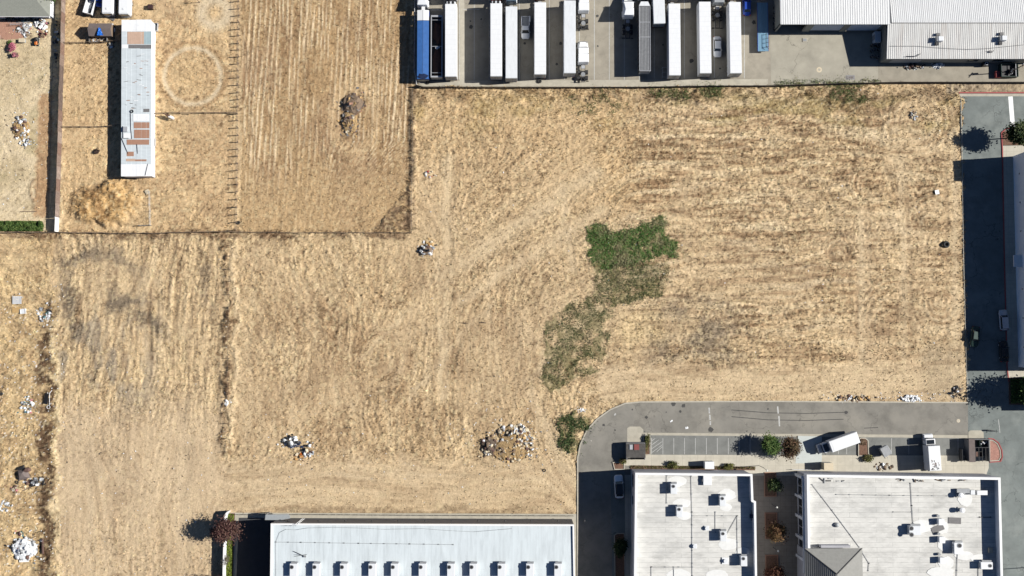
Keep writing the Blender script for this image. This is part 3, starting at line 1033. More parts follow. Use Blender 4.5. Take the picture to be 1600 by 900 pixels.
weeds('green_weeds', [(GREEN_A, 1.0, 0.28)], 26000, 0.38, 0.13,
      [(0.05, 0.115, 0.025), (0.075, 0.15, 0.035), (0.10, 0.175, 0.045), (0.14, 0.19, 0.07), (0.24, 0.23, 0.12)], 'dense patch of bright green weeds in the straw field')
weeds('olive_weeds', [(GREEN_B, 0.5, 0.40), (GREEN_C, 0.75, 0.46)], 22000, 0.3, 0.11,
      [(0.065, 0.085, 0.03), (0.10, 0.11, 0.05), (0.06, 0.10, 0.03), (0.16, 0.14, 0.08)], 'thin olive green weeds trailing below the bright green patch')
weeds('roadside_weeds', [(GREEN_D, 1.0, 0.42)], 9000, 0.45, 0.14,
      [(0.07, 0.09, 0.035), (0.05, 0.09, 0.03), (0.10, 0.11, 0.05)], 'green weed clump beside the bend of the road')
weeds('yard_edge_weeds', [([(1016, 138), (1080, 138), (1078, 156), (1020, 152)], .2, .45), ([(1088, 136), (1128, 136), (1126, 152), (1094, 150)], .25, .3),
                          ([(880, 140), (980, 142), (980, 175), (900, 180)], .25, .55), ([(1210, 128), (1380, 126), (1385, 134), (1215, 138)], .5, .35),
                          ([(1290, 138), (1360, 138), (1350, 162), (1300, 160)], .25, .46)], 17000, 0.4, 0.12,
      [(0.07, 0.11, 0.03), (0.11, 0.14, 0.05), (0.19, 0.18, 0.08)], 'green and yellow weeds along the truck yard wall')

# ------------------------------------------------------------------ pavements
struct('yard_pavement', MB().prism(poly(YARD, 0.02), -0.4, 0.02), 'yard')
struct('road', MB().prism(poly(ROAD, 0.02), -0.4, 0.02), 'road')
struct('lot_pavement', MB().prism(poly(LOT, 0.024), -0.4, 0.024), 'lot')
struct('block_pavement', MB().prism(poly(BLK, 0.02), -0.4, 0.02), 'concp')
sheet('yard_slab', [(1203, 52), (1372, 52), (1372, 128), (1300, 130), (1205, 131)], 0.028, 'slab')
sheet('yard_apron', [(650, 126.5), (1200, 123.5), (1200, 133.5), (1000, 135.5), (660, 134.5)], 0.026, 'concp')
sheet('yard_gutter', [(717.5, -20), (725.5, -20), (726, 126), (718, 126.5)], 0.030, 'concp')
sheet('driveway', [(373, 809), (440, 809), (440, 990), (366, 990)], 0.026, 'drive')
sheet('stall_pavement', [(1008, 680), (1546, 685), (1546, 711), (1008, 710.5)], 0.030, 'stall')
sheet('gutter', [(983, 676), (1512, 680), (1512, 684.5), (983, 680)], 0.026, 'concp')
sheet('concrete_pad', [(1247, 681), (1284, 682), (1284, 724), (1243, 724)], 0.128, 'padc', thick=0.12)
sheet('courtyard', [(1176, 727), (1262, 727), (1262, 990), (1176, 990)], 0.05, 'pave')
struct('sidewalk', MB().prism(poly([(1008, 710.5), (1545, 712), (1545, 731), (1540, 745), (985, 742), (985, 728), (975, 727), (975, 717), (982, 716), (1008, 716)], 0.12), -0.1, 0.12), 'conc')
struct('sidewalk', MB().prism(poly([(976, 742), (992, 742), (992, 990), (978, 990)], 0.12), -0.1, 0.12), 'conc')
struct('sidewalk', MB().prism(poly([(1566.5, 228), (1640, 226), (1640, 590), (1574, 590), (1571, 480)], 0.12), -0.1, 0.12), 'conc')
struct('parking_strip', MB().prism(poly([(954, 735), (976, 735), (978, 990), (958, 990)], 0.03), -0.1, 0.03), 'lot')

# kerbs: real steps along the road and lot edges
def kerb(name, pts, w, h, m, label, cat='kerb'):
    mb = MB()
    q = [P(x, y, 0) for x, y in pts]
    for a, b in zip(q, q[1:]):
        d = (b - a).normalized()
        nrm = Vector((-d.y, d.x, 0)) * (w / 2)
        mb.prism([(a + nrm)[:2], (b + nrm)[:2], (b - nrm)[:2], (a - nrm)[:2]], -0.2, h)
    return tag(mb.build(name, m), label, cat)


kerb('road_kerb', [(902.5, 900), (902.5, 716), (906.5, 695), (916.5, 673), (932.5, 655), (953.5, 640), (976.5, 630.3), (1000, 628), (1200, 627), (1512, 629)], 0.28, 0.14, 'kerb',
     'pale concrete kerb curving round the road bend beside the field')
kerb('lot_kerb', [(1501.5, 150), (1503, 240), (1505.5, 400), (1510.5, 590), (1512, 626)], 0.16, 0.06, 'kerb', 'thin kerb between the dry field and the shaded parking lane')
kerb('fire_lane_kerb', [(1498, 145), (1620, 145)], 0.3, 0.16, 'redline', 'red painted kerb under the gravel strip at the upper right')
sheet('gutter', [(1499, 146.5), (1630, 146.5), (1630, 150.5), (1500, 150.5)], 0.034, 'concp')
kerb('fire_lane_kerb', [(1564.5, 207), (1566, 232), (1569, 400), (1573.5, 575), (1576, 596)], 0.22, 0.17, 'redline', 'red painted kerb beside the sidewalk of the right hand building')
kerb('fire_lane_kerb', [(1565, 207), (1573, 201), (1630, 199)], 0.22, 0.17, 'redline', 'red painted kerb round the planter under the upper right tree')
kerb('entry_kerb', [(1544, 685), (1552, 686), (1560, 692), (1565, 703), (1566, 714), (1563, 721), (1546, 722)], 0.22, 0.15, 'redline', 'curved reddish kerb of the island by the dark trash enclosure')
# ------------------------------------------------------------------ buildings
def inset(pl, d):
    """inset an axis-near convex polygon (counter-clockwise) by d"""
    n = len(pl)
    area = sum(pl[i][0] * pl[(i + 1) % n][1] - pl[(i + 1) % n][0] * pl[i][1] for i in range(n))
    if area < 0:
        pl = pl[::-1]
    out = []
    for i in range(n):
        a, b, c = (Vector(pl[(i - 1) % n]), Vector(pl[i]), Vector(pl[(i + 1) % n]))
        d1, d2 = (b - a).normalized(), (c - b).normalized()
        n1, n2 = Vector((-d1.y, d1.x)), Vector((-d2.y, d2.x))
        k = n1 + n2
        k = k / max(k.dot(n1), 0.2)
        out.append(tuple(b + k * d))
    return out


def ring_prism(mb, pl, t, z0, z1):
    n = len(pl)
    area = sum(pl[i][0] * pl[(i + 1) % n][1] - pl[(i + 1) % n][0] * pl[i][1] for i in range(n))
    if area < 0:
        pl = pl[::-1]
    inn = inset(pl, t)
    bm = mb.bm
    o0 = [bm.verts.new((*p, z0)) for p in pl]
    o1 = [bm.verts.new((*p, z1)) for p in pl]
    i0 = [bm.verts.new((*p, z0)) for p in inn]
    i1 = [bm.verts.new((*p, z1)) for p in inn]
    for i in range(n):
        j = (i + 1) % n
        bm.faces.new((o0[i], o0[j], o1[j], o1[i]))
        bm.faces.new((o1[i], o1[j], i1[j], i1[i]))
        bm.faces.new((i1[i], i1[j], i0[j], i0[i]))
        bm.faces.new((i0[i], i0[j], o0[j], o0[i]))
    return mb


def pipe(root, pts, h, r=0.05, m='steel', blocks=True, name='roof_pipe'):
    q = [P(x, y, h + 0.12) for x, y in pts]
    mb = MB().path(q, r, 5)
    if blocks:
        for a, b in zip(q, q[1:]):
            n = max(1, int((b - a).length / 2.6))
            for k in range(n + 1):
                c = a.lerp(b, k / n)
                mb.box((c.x, c.y, h + 0.06), (0.28, 0.2, 0.12))
    mb.build(name, m, root)


def hvac(px, py, h, sx, sy, sz, label, group, fan=(0.0, 0.0), nf=1, m='white2', hood=True):
    p = P(px, py, h + sz)
    t = thing('rooftop_air_conditioner', label, 'air conditioner', (p.x, p.y, h), 0, group)
    MB().box((0, 0, 0.1), (sx * 0.9, sy * 0.9, 0.2)).build('base_curb', 'steel', t)
    MB().box((0, 0, 0.2 + (sz - 0.2) / 2), (sx, sy, sz - 0.2), bevel=0.04).build('cabinet', m, t)
    r = min(sx, sy) * 0.27
    for k in range(nf):
        fy = fan[1] + (k - (nf - 1) / 2) * r * 2.6
        g = MB().cyl((fan[0], fy, sz + 0.03), r, 0.08, 16).build('fan_grille', 'steel', t)
        MB().cyl((fan[0], fy, sz + 0.085), r * 0.72, 0.03, 14).build('fan_opening', 'black', g)
    if hood:
        MB().prism([(-sx * .35, sy / 2), (sx * .5, sy / 2), (sx * .5, sy / 2 + 0.35), (-sx * .35, sy / 2 + 0.35)], sz * 0.45, sz * 0.8).build('intake_hood', 'steel', t)
    for k in range(3):
        MB().box((-sx / 2 - 0.015, -sy * .25 + k * sy * .25, sz * .55), (0.03, sy * .2, sz * .4)).build('coil_panel', 'greypaint', t)
    return t


# ---- long white-roofed building at the bottom
h2, d2 = 7.4, 7.1
foot = poly([(423, 818), (897, 819.5), (900, 990), (421, 990)], h2)
b2 = thing('commercial_building', 'long building with cool white flat roof and air conditioner row at the bottom', 'building', (*foot[0], 0))
o2 = Vector((*foot[0], 0))
loc = lambda pl, o: [(p[0] - o.x, p[1] - o.y) for p in pl]
MB().prism(loc(inset(foot, 0.05), o2), 0, d2 - 0.02).build('wall', 'dkwall', b2)
MB().prism(loc(inset(foot, 0.3), o2), d2 - 0.3, d2).build('roof_deck', 'memb2', b2)
ring_prism(MB(), loc(foot, o2), 0.32, d2 - 0.5, h2).build('parapet', 'coping', b2)
for k in range(12):
    q = P(455 + 41.7 * k if k else 449, 814.5, 5.2)
    MB().cyl((q.x - o2.x, foot[0][1] - o2.y + 0.12, 4.6), 0.16, 0.3, 10, 'Y').build('wall_lamp', 'black', b2)
W0 = thing('roof_conduit', 'thin grey conduit run with blocks on the long white roof', 'pipe', (0, 0, 0))
pipe(W0, [(431, 847), (470, 847.5), (560, 849), (640, 850), (708, 851)], d2, 0.035)
pipe(W0, [(431, 900), (431, 847), (437, 832), (447, 827), (462, 828), (480, 825), (520, 824), (560, 825), (600, 827), (660, 826), (700, 829), (740, 831), (800, 826)], d2, 0.022, 'dark', False, 'roof_cable')
for k, sxl in enumerate((439.5, 475, 518, 562.5, 597.5, 641, 685.5, 720.5, 764.5, 809, 853)):
    hvac(sxl + 19, 891, d2, 1.6, 2.7, 1.15,
         '%s air conditioner from the left in the row on the long bottom roof' % ('first second third fourth fifth sixth seventh eighth ninth tenth eleventh'.split()[k]),
         'air conditioners along the bottom roof', fan=(-0.35, 0.65))
t = thing('roof_ladder', 'white ladder with hatch rails leaning at the corner of the long roof', 'ladder', P(458, 824, d2))
a, b = P(474, 810.5, 4.4) - t.location, P(463, 819.5, 7.9) - t.location
for s in (-0.22, 0.22):
    MB().tube(a + Vector((s, 0, 0)), b + Vector((s, 0, 0)), 0.05).build('side_rail', 'coping', t)
for k in range(9):
    c = a.lerp(b, k / 8.5)
    MB().tube(c + Vector((-.22, 0, 0)), c + Vector((.22, 0, 0)), 0.03).build('rung', 'coping', t)
MB().box(a.lerp(b, 0.5), (0.5, 0.1, (b - a).length * 0.1)).build('cage_plate', 'coping', t)
for k in range(3):
    c = P(449 + 7 * k, 821, d2) - t.location
    MB().tube(c, c + Vector((0, 0, 1.0)), 0.03).build('hatch_post', 'steel', t)
t = thing('entrance_canopy', 'grey rounded canopy over the driveway entrance of the long building', 'canopy', P(434, 806, 3.2))
q = loc(poly([(415, 804), (450, 803.5), (453, 806), (453, 810), (440, 812.5), (414, 812.5)], 3.2), Vector((t.location.x, t.location.y, 0)))
MB().prism(q, -0.3, 0).build('canopy_slab', 'greypaint', t)
for c in (q[0], q[5]):
    MB().tube((c[0] + .2, c[1], -3.2), (c[0] + .2, c[1], -0.3), 0.08).build('post', 'steel', t)
for k, (x, y) in enumerate(((486, 866), (492, 870), (497, 876))):
    pass
t = thing('roof_antenna', 'small dark aerial mast lying across the long white roof', 'antenna', P(470, 867, d2))
MB().tube((-1.5, 0.8, 0.2), (1.2, -0.4, 0.25), 0.05).tube((-1.3, -0.3, 0.1), (1.3, 0.1, 0.1), 0.04).tube((-0.2, 0.1, 0), (-0.2, 0.1, 0.9), 0.04).build('mast', 'dark', t)
MB().box((0.9, -0.3, 0.15), (0.5, 0.35, 0.3)).build('mount', 'steel', t)

# ---- stepped white roof building (left of courtyard)
h1, d1 = 8.0, 6.3
foot = poly([(993, 739), (1175.5, 741), (1177, 782), (1181, 783.5), (1184, 990), (990, 990)], h1)
o1 = Vector((*foot[0], 0))
b1 = thing('commercial_building', 'square grey walled building with white flat roof left of the courtyard', 'building', o1)
MB().prism(loc(inset(foot, 0.06), o1), 0, d1 - 0.02).build('wall', 'stucco', b1)
MB().prism(loc(inset(foot, 0.3), o1), d1 - 0.4, d1).build('roof_deck', 'memb', b1)
ring_prism(MB(), loc(foot, o1), 0.35, d1 - 0.6, h1 - 0.05).build('parapet', 'stuccow', b1)
ring_prism(MB(), loc(inset(foot, -0.04), o1), 0.45, h1 - 0.06, h1).build('parapet_cap', 'coping', b1)
for k in range(5):
    y = foot[0][1] - o1.y - 2.2 - k * 4.6
    w_ = MB().box((-0.02, y, 3.0), (0.12, 2.6, 2.2)).build('window', 'glass', b1)
    MB().box((-0.06, y, 1.85), (0.2, 2.8, 0.12)).build('sill', 'coping', w_)
W1 = thing('roof_pipe_run', 'grey gas pipes on blocks across the square roof left of the courtyard', 'pipe', (0, 0, 0))
for pts in ([(1042, 743), (1042, 786)], [(1042, 743), (1080, 744), (1081.5, 800), (1082, 900), (1082, 940)], [(1082, 806), (1152, 806), (1152.5, 868)],
            [(1018, 940), (1018, 886), (1082, 886)], [(1118, 800), (1118, 832)], [(1053, 886), (1053, 930)], [(1152, 806), (1134, 838)]):
    pipe(W1, pts, d1, 0.045)
for x, y, rx, ry in ((1058, 752, 2.2, 1.2), (1066, 786, 2.0, 1.0), (1070, 806, 1.6, .9), (1136, 773, 2.0, 1.2), (1134, 793, 1.4, .8), (1138, 850, 2.2, 1.3), (1160, 862, 1.6, .9), (1060, 898, 2.5, 1.2), (1120, 898, 2.6, 1.0)):
    c_ = P(x, y, d1) - o1
    pl_ = [(c_.x + rx * rnd.uniform(.85, 1.1) * math.cos(6.283 * j / 14), c_.y + ry * rnd.uniform(.85, 1.1) * math.sin(6.283 * j / 14)) for j in range(14)]
    PZ = globals().get('PZ', 0) + 1
    MB().prism(pl_, d1 - .05, d1 + 0.004 * PZ).build('coating_patch', 'coat', b1)
for k, (x, y, lb) in enumerate(((1053, 764, 'air conditioner nearest the left front corner of the square roof'), (1062, 800, 'air conditioner below the front one on the left half of the square roof'),
                                (1129.5, 783, 'upper air conditioner on the right half of the square roof'), (1130.5, 838, 'lower air conditioner on the right half of the square roof'),
                                (1162.5, 877, 'air conditioner half in the parapet shade of the square roof'))):
    hvac(x, y, d1, 1.35, 2.1, 1.5, lb, 'air conditioners on the square roof', fan=(-0.1, 0.55))
t = thing('roof_hatch', 'bright white roof hatch near the front edge of the square roof', 'hatch', P(1104, 750, d1))
MB().box((0, 0, 0.3), (1.6, 1.9, 0.6)).build('curb', 'white', t)
MB().box((0.05, 0, 0.66), (1.75, 2.05, 0.12), bevel=0.03).build('lid', 'white', t)
MB().box((-0.95, 0, 0.45), (0.2, 0.5, 0.3)).build('handle', 'steel', t)
for x, y, s, lb in ((1104, 825, 1.0, 'round white vent cap in the middle of the square roof'), (1085, 853, 1.0, 'white roof vent beside the long pipe of the square roof'),
                    (1133, 876, 1.4, 'flat white curb pad low on the right of the square roof')):
    t = thing('roof_vent', lb, 'vent', P(x, y, d1))
    MB().box((0, 0, 0.1), (s, s, 0.2)).build('curb', 'white', t)
    MB().cyl((0, 0, 0.3), 0.28, 0.3, 12).cyl((0, 0, 0.5), 0.4, 0.1, 12).build('cap', 'white2', t)
t = thing('parapet_scupper', 'dark drain box against the right parapet of the square roof', 'drain', P(1173.5, 806, d1))
MB().box((0, 0, 0.25), (0.7, 0.8, 0.5)).build('box', 'navy', t)
MB().tube((0, 0.4, 0.2), (0, 1.2, 0.2), 0.06).tube((0, -0.4, 0.2), (0, -1.0, 0.2), 0.06).build('pipe', 'dark', t)

# ---- large white roof building on the right with hipped tower
h3, d3 = 8.0, 6.0
foot = poly([(1261, 742), (1563, 746.5), (1569, 990), (1265, 990)], h3)
o3 = Vector((*foot[0], 0))
b3 = thing('commercial_building', 'large white roofed building with hipped grey tower right of the courtyard', 'building', o3)
MB().prism(loc(inset(foot, 0.06), o3), 0, d3 - 0.02).build('wall', 'stucco', b3)
MB().prism(loc(inset(foot, 0.3), o3), d3 - 0.4, d3).build('roof_deck', 'memb', b3)
ring_prism(MB(), loc(foot, o3), 0.4, d3 - 0.6, h3 - 0.05).build('parapet', 'stuccow', b3)
ring_prism(MB(), loc(inset(foot, -0.05), o3), 0.5, h3 - 0.06, h3).build('parapet_cap', 'coping', b3)
for k in range(5):                                  # bays of the shaded left facade
    yc = -3.0 - k * 4.35
    MB().box((-0.25, yc + 2.15, 2.7), (0.5, 0.6, 5.4)).build('pilaster', 'stuccow', b3)
    pn = MB().box((-0.05, yc, 4.9), (0.12, 3.7, 0.9)).build('facade_panel', 'stuccow', b3)
    for s in (-0.92, 0.92):
        w_ = MB().box((-0.08, yc + s, 3.0), (0.12, 1.55, 2.7)).build('window', 'glass', b3)
        MB().box((-0.12, yc + s, 1.6), (0.2, 1.6, 0.1)).build('sill', 'stuccow', w_)
MB().box((-0.15, -11, 5.55), (0.5, 20, 0.35)).build('facade_cornice', 'stuccow', b3)
# hipped tower
e0, e1 = 8.3, 10.9
tw = loc(poly([(1257, 857), (1347, 856.5), (1349, 940), (1258, 940)], e0), o3)
MB().prism(inset(tw, 0.7), 0, e0).build('tower_wall', 'stucco', b3)
apn, aps = P(1308, 897, e1) - o3, P(1309, 902, e1) - o3
steps = 15


def hip_side(c0, c1, a0, a1, name):
    mb = MB()
    c0, c1 = Vector((*c0, e0)), Vector((*c1, e0))
    a0, a1 = Vector((a0.x, a0.y, e1)), Vector((a1.x, a1.y, e1))
    for k in range(steps):
        f0, f1 = k / steps, (k + 1) / steps
        p, q = c0.lerp(a0, f0), c1.lerp(a1, f0)
        r_, s_ = c1.lerp(a1, f1), c0.lerp(a0, f1)
        up = Vector((0, 0, 0.05))
        mb.face([p + up, q + up, r_ + up * 0.1, s_ + up * 0.1])
        mb.face([p - up * 0.6, q - up * 0.6, q + up, p + up])
    return mb.build(name, 'hiproof', b3)


nw, ne, se, sw = tw
hip_side(nw, ne, apn, apn, 'tower_roof_slope')
hip_side(ne, se, apn, aps, 'tower_roof_slope')
hip_side(se, sw, aps, aps, 'tower_roof_slope')
hip_side(sw, nw, aps, apn, 'tower_roof_slope')
for k in range(1, 16):
    f0 = k / 16
    p, q = Vector((*sw, e0)).lerp(Vector((aps.x, aps.y, e1)), f0), Vector((*nw, e0)).lerp(Vector((apn.x, apn.y, e1)), f0)
    up = Vector((0, 0, .04))
    MB().tube(p + up, q + up, .055, 4).build('tile_course', 'ridge', b3)
for c, a in ((nw, apn), (ne, apn), (se, aps), (sw, aps)):
    MB().tube((*c, e0 + 0.05), (a.x, a.y, e1 + 0.06), 0.1).build('hip_ridge', 'ridge', b3)
MB().box(P(1304, 853, 6.8) - o3, (6.2, 0.5, 1.6)).build('roof_screen', 'stucco', b3)
W3 = thing('roof_pipe_run', 'grey gas pipes on blocks crossing the large roof right of the courtyard', 'pipe', (0, 0, 0))
for pts in ([(1269, 757), (1300, 797), (1343, 855)], [(1307, 772.5), (1390, 774), (1480, 775)], [(1423, 755), (1425, 790), (1427, 818)], [(1396, 800), (1425, 800)],
            [(1496, 867), (1494, 940)], [(1529, 888), (1529, 930)], [(1347, 862), (1358, 880), (1357, 892)]):
    pipe(W3, pts, d3, 0.05)
for x, y, rx, ry in ((1440, 822, 2.4, 1.4), (1473, 824, 1.3, 1.4), (1475, 850, 1.5, 1.4), (1478, 880, 1.7, 1.5), (1507, 868, 2.2, 1.0), (1508, 780, 1.6, 1.5), (1530, 872, 2.0, .9), (1470, 895, 3.0, 1.2)):
    c_ = P(x, y, d3) - o3
    pl_ = [(c_.x + rx * rnd.uniform(.85, 1.1) * math.cos(6.283 * j / 14), c_.y + ry * rnd.uniform(.85, 1.1) * math.sin(6.283 * j / 14)) for j in range(14)]
    PZ = globals().get('PZ', 0) + 1
    MB().prism(pl_, d3 - .05, d3 + 0.004 * PZ).build('coating_patch', 'coat', b3)
hvac(1430, 829, d3, 2.5, 1.9, 1.3, 'twin fan air conditioner in the middle of the large right roof', 'air conditioners on the large right roof', fan=(-0.8, -0.2), nf=2)
hvac(1498, 857, d3, 1.9, 2.4, 1.4, 'tall pale blue air conditioner right of the small vents on the large roof', 'air conditioners on the large right roof', fan=(0.2, 0.6), m='white')
hvac(1542, 884, d3, 2.5, 1.5, 1.3, 'air conditioner in the right parapet shade of the large roof', 'air conditioners on the large right roof', fan=(0.7, 0), m='white')
for x, y, lb in ((1467, 814, 'upper white exhaust hood of three on the large right roof'), (1468, 842, 'middle white exhaust hood of three on the large right roof'),
                 (1469, 874, 'lower white exhaust hood of three on the large right roof')):
    t = thing('exhaust_hood', lb, 'vent', P(x, y, d3), 0, 'small exhaust hoods on the large roof')
    MB().box((0, 0, 0.55), (1.0, 1.25, 1.1), bevel=0.05).build('housing', 'white', t)
    MB().box((0.1, -0.05, 1.14), (1.2, 1.3, 0.08)).build('lid', 'white', t)
    MB().cyl((-0.35, 1.15, 0.3), 0.3, 0.6, 12).build('pipe_stub', 'steel', t)
for x, y, lb in ((1502, 774, 'round turbine vent in front of the white duct on the large roof'), (1504, 797.5, 'lone round turbine vent below the white duct')):
    t = thing('turbine_vent', lb, 'vent', P(x, y, d3 + 1.2) - Vector((0, 0, 1.2)), 0, 'turbine vents on the large roof')
    MB().cyl((0, 0, 0.5), 0.38, 1.0, 16).build('stack', 'steel', t)
    MB().cyl((0, 0, 1.1), 0.55, 0.35, 18).cyl((0, 0, 1.32), 0.5, 0.1, 18, r2=0.3).build('cap', 'white', t)
    MB().box((0, 0, 0.1), (1.1, 1.1, 0.2)).build('curb', 'memb', t)
t = thing('roof_duct', 'white sheet metal duct with dark bend along the upper right roof', 'duct', P(1525, 770, d3))
q = lambda x, y, z: P(x, y, d3 + z) - t.location
MB().prism(loc(rect(1527, 766.5, 1543, 773.5, d3 + .9), t.location), 0.25, 0.9).build('duct_end', 'white', t)
MB().prism(loc(rect(1517, 766, 1524, 773, d3 + .9), t.location), 0.2, 0.85).build('duct_middle', 'white2', t)
MB().prism(loc(rect(1496, 764, 1516, 771, d3 + .9), t.location), 0.1, 0.75).build('duct_bend', 'steel', t)
MB().box((0, 0, 0.12), (5.5, 0.5, 0.2)).build('support', 'steel', t)
for x, y, rz, lb in ((1491.5, 813.5, R(-3), 'flat grey plywood sheet lying straight on the large roof'), (1465, 826, R(22), 'tilted grey plywood sheet lying on the large roof')):
    t = thing('plywood_sheet', lb, 'sheet', P(x, y, d3), rz)
    MB().box((0, 0, 0.06), (2.7, 1.3, 0.05)).build('board', 'greysheet', t)
    MB().box((0.8, 0, 0.02), (0.1, 1.2, 0.04)).box((-0.8, 0, 0.02), (0.1, 1.2, 0.04)).build('batten', 'wood', t)
t = thing('roof_box', 'small cream box at the edge of the parapet shade', 'box', P(1548, 860, d3 + .5) - Vector((0, 0, .5)))
MB().box((0, 0, 0.3), (0.75, 1.05, 0.5)).build('housing', 'beige', t)
MB().box((0, 0, 0.58), (0.85, 1.15, 0.06)).build('lid', 'beige', t)
t = thing('roof_beam', 'dark metal bar lying across the roof shade line', 'bar', P(1539, 808, d3))
MB().box((0, 0, 0.15), (2.6, 0.12, 0.12)).box((-1.1, 0, 0.05), (0.12, 0.3, 0.1)).box((1.1, 0, 0.05), (0.12, 0.3, 0.1)).build('bar', 'dark', t)
t = thing('roof_dome_vent', 'dark domed vent below the diagonal roof pipe', 'vent', P(1307, 820, d3))
MB().cyl((0, 0, 0.15), 0.5, 0.3, 16).build('collar', 'steel', t)
MB().ball((0, 0, 0.3), (0.45, 0.45, 0.3), 2).build('dome', 'greypaint', t, True)
t = thing('parapet_debris', 'heap of dark cable and cuttings left along the front parapet', 'debris', P(1410, 750, d3))
for x0, x1 in ((1283, 1320), (1397, 1418), (1425, 1445), (1463, 1486), (1500, 1508)):
    for k in range(7):
        a = P(rnd.uniform(x0, x1), rnd.uniform(747, 752), d3) - t.location
        an = rnd.uniform(0, 3)
        MB().box((a.x, a.y, 0.08), (rnd.uniform(.3, 1.2), rnd.uniform(.1, .3), 0.15), rz=an if rnd.random() < .3 else rnd.uniform(-.3, .3)).build('offcut', rnd.choice(['dark', 'steel', 'wood']), t)

# ---- right hand building (only its long shaded wall is in view)
foot = [P(1582, 244)[:2], P(1590.5, 574)[:2]]
fa, fb = Vector(foot[0]), Vector(foot[1])
foot4 = [tuple(fa), (fa.x + 42, fa.y + 0.6), (fb.x + 42, fb.y), tuple(fb)]
o4 = Vector((fa.x, fa.y, 0))
b4 = thing('warehouse_building', 'tall pale walled building at the right edge shading the parking lane', 'building', o4)
MB().prism(loc(inset(foot4, 0.05), o4), 0, 7.5).build('wall', 'bluew', b4)
MB().prism(loc(inset(foot4, 0.3), o4), 7.3, 7.55).build('roof_deck', 'memb', b4)
ring_prism(MB(), loc(foot4, o4), 0.3, 7.2, 7.9).build('parapet', 'coping', b4)
MB().box((1.0, -2.4, 8.3), (1.6, 4.6, 1.9)).build('corner_tower', 'stuccow', b4)
for k in range(7):
    c = (fb - fa) * ((k + 0.7) / 7.4)
    MB().box((c.x, c.y, 2.9), (0.2, 0.3, 0.25)).build('wall_lamp', 'steel', b4)
c = (fb - fa) * 0.505
MB().box((c.x - 0.9, c.y, 3.0), (1.9, 2.6, 0.25)).build('door_canopy', 'coping', b4)
MB().box((c.x - 0.02, c.y, 1.2), (0.12, 1.8, 2.3)).build('door', 'greypaint', b4)
an = thing('annex_building', 'low block at the right edge shading the lawn patch', 'building', (*P(1606, 638)[:2], 0))
q = [v - an.location for v in (P(1606, 638), P(1607, 588))]
MB().span(0, 9, 0, q[1].y, 0, 3.8).build('wall', 'stuccow', an)
MB().span(-0.1, 9.1, -0.1, q[1].y + 0.1, 3.8, 4.0).build('roof_slab', 'coping', an)

# ---- metal sheds of the truck yard
def ribs(mb, x0, x1, y0, y1, zf, step, w=0.1, hgt=0.07):
    """raised seams running along y on a surface z = zf(y)"""
    n = int(abs(x1 - x0) / step)
    for k in range(n + 1):
        x = x0 + (x1 - x0) * k / n
        ww = w * rnd.uniform(0.7, 1.4)
        a, b = zf(y0), zf(y1)
        bm = mb.bm
        v = [bm.verts.new(p) for p in ((x - ww / 2, y0, a), (x + ww / 2, y0, a), (x + ww / 2, y1, b), (x - ww / 2, y1, b),
                                       (x - ww / 4, y0, a + hgt), (x + ww / 4, y0, a + hgt), (x + ww / 4, y1, b + hgt), (x - ww / 4, y1, b + hgt))]
        for f in ((0, 4, 7, 3), (4, 5, 6, 7), (5, 1, 2, 6)):
            bm.faces.new([v[i] for i in f])


hl = 5.8
pA, pB = P(1219.5, 38, hl), P(1391, 36.5, hl)
yl1 = pA.y + 22
o5 = Vector((pA.x, pA.y, 0))
b5 = thing('metal_shed', 'bright white ribbed metal shed with open bays facing the cracked slab', 'building', o5)
Lx = pB.x - pA.x
MB().span(0, Lx, 0, 22, hl - 0.12, hl).build('roof', 'ribroof', b5)
mb = MB()
ribs(mb, 0.2, Lx, 0, 22, lambda y: hl, 0.5, 0.10, 0.05)
mb.build('roof_ribs', 'ribroof', b5)
MB().span(0.1, 0.3, 0.2, 22, 0, hl - 0.13).build('side_wall', 'grwall', b5)
MB().span(0.3, Lx, 6.0, 6.3, 0, hl - 0.13).build('rear_wall', 'grwall', b5)
for x0, x1 in ((0.1, 0.5), (6.2, 7.8), (14.6, 15.9), (Lx - 1.2, Lx - 0.2)):
    MB().span(x0, x1, 0.1, 0.5, 0, hl - 0.13).build('bay_post', 'grwall', b5)
MB().span(0.1, Lx - 0.2, 0.12, 0.4, hl - 0.75, hl - 0.14).build('eave_beam', 'grwall', b5)
for x0, x1 in ((7.9, 14.5), (16.0, Lx - 1.3)):
    dr = MB().span(x0, x1, 0.25, 0.34, 0.7, hl - 0.8).build('rolling_door', 'door', b5)
    for k in range(9):
        MB().span(x0 + 0.05, x1 - 0.05, 0.2, 0.25, 0.9 + k * 0.46, 0.94 + k * 0.46).build('door_slat', 'door', dr)
hr = 4.6
pA, pB = P(1385, 92, hr), P(1640, 91, hr)
pr = P(1390, 36, 5.7)
o6 = Vector((pA.x, pA.y, 0))
b6 = thing('metal_shed', 'weathered ribbed metal warehouse with two roof coolers at the upper right', 'building', o6)
Lx = pB.x - pA.x
yr = pr.y - pA.y
yb = yr * 2 + 2
zf1 = lambda y: hr + (5.7 - hr) * y / yr
zf2 = lambda y: 5.7 - (5.7 - hr) * (y - yr) / yr


def slope(mb, y0, y1, zf, x0=0.0, x1=Lx):
    a, b = zf(y0), zf(y1)
    bm = mb.bm
    t_ = [bm.verts.new(p) for p in ((x0, y0, a), (x1, y0, a), (x1, y1, b), (x0, y1, b))]
    u_ = [bm.verts.new(p) for p in ((x0, y0, a - .12), (x1, y0, a - .12), (x1, y1, b - .12), (x0, y1, b - .12))]
    bm.faces.new(t_)
    bm.faces.new(u_[::-1])
    for i in range(4):
        bm.faces.new((t_[i], u_[i], u_[(i + 1) % 4], t_[(i + 1) % 4]))


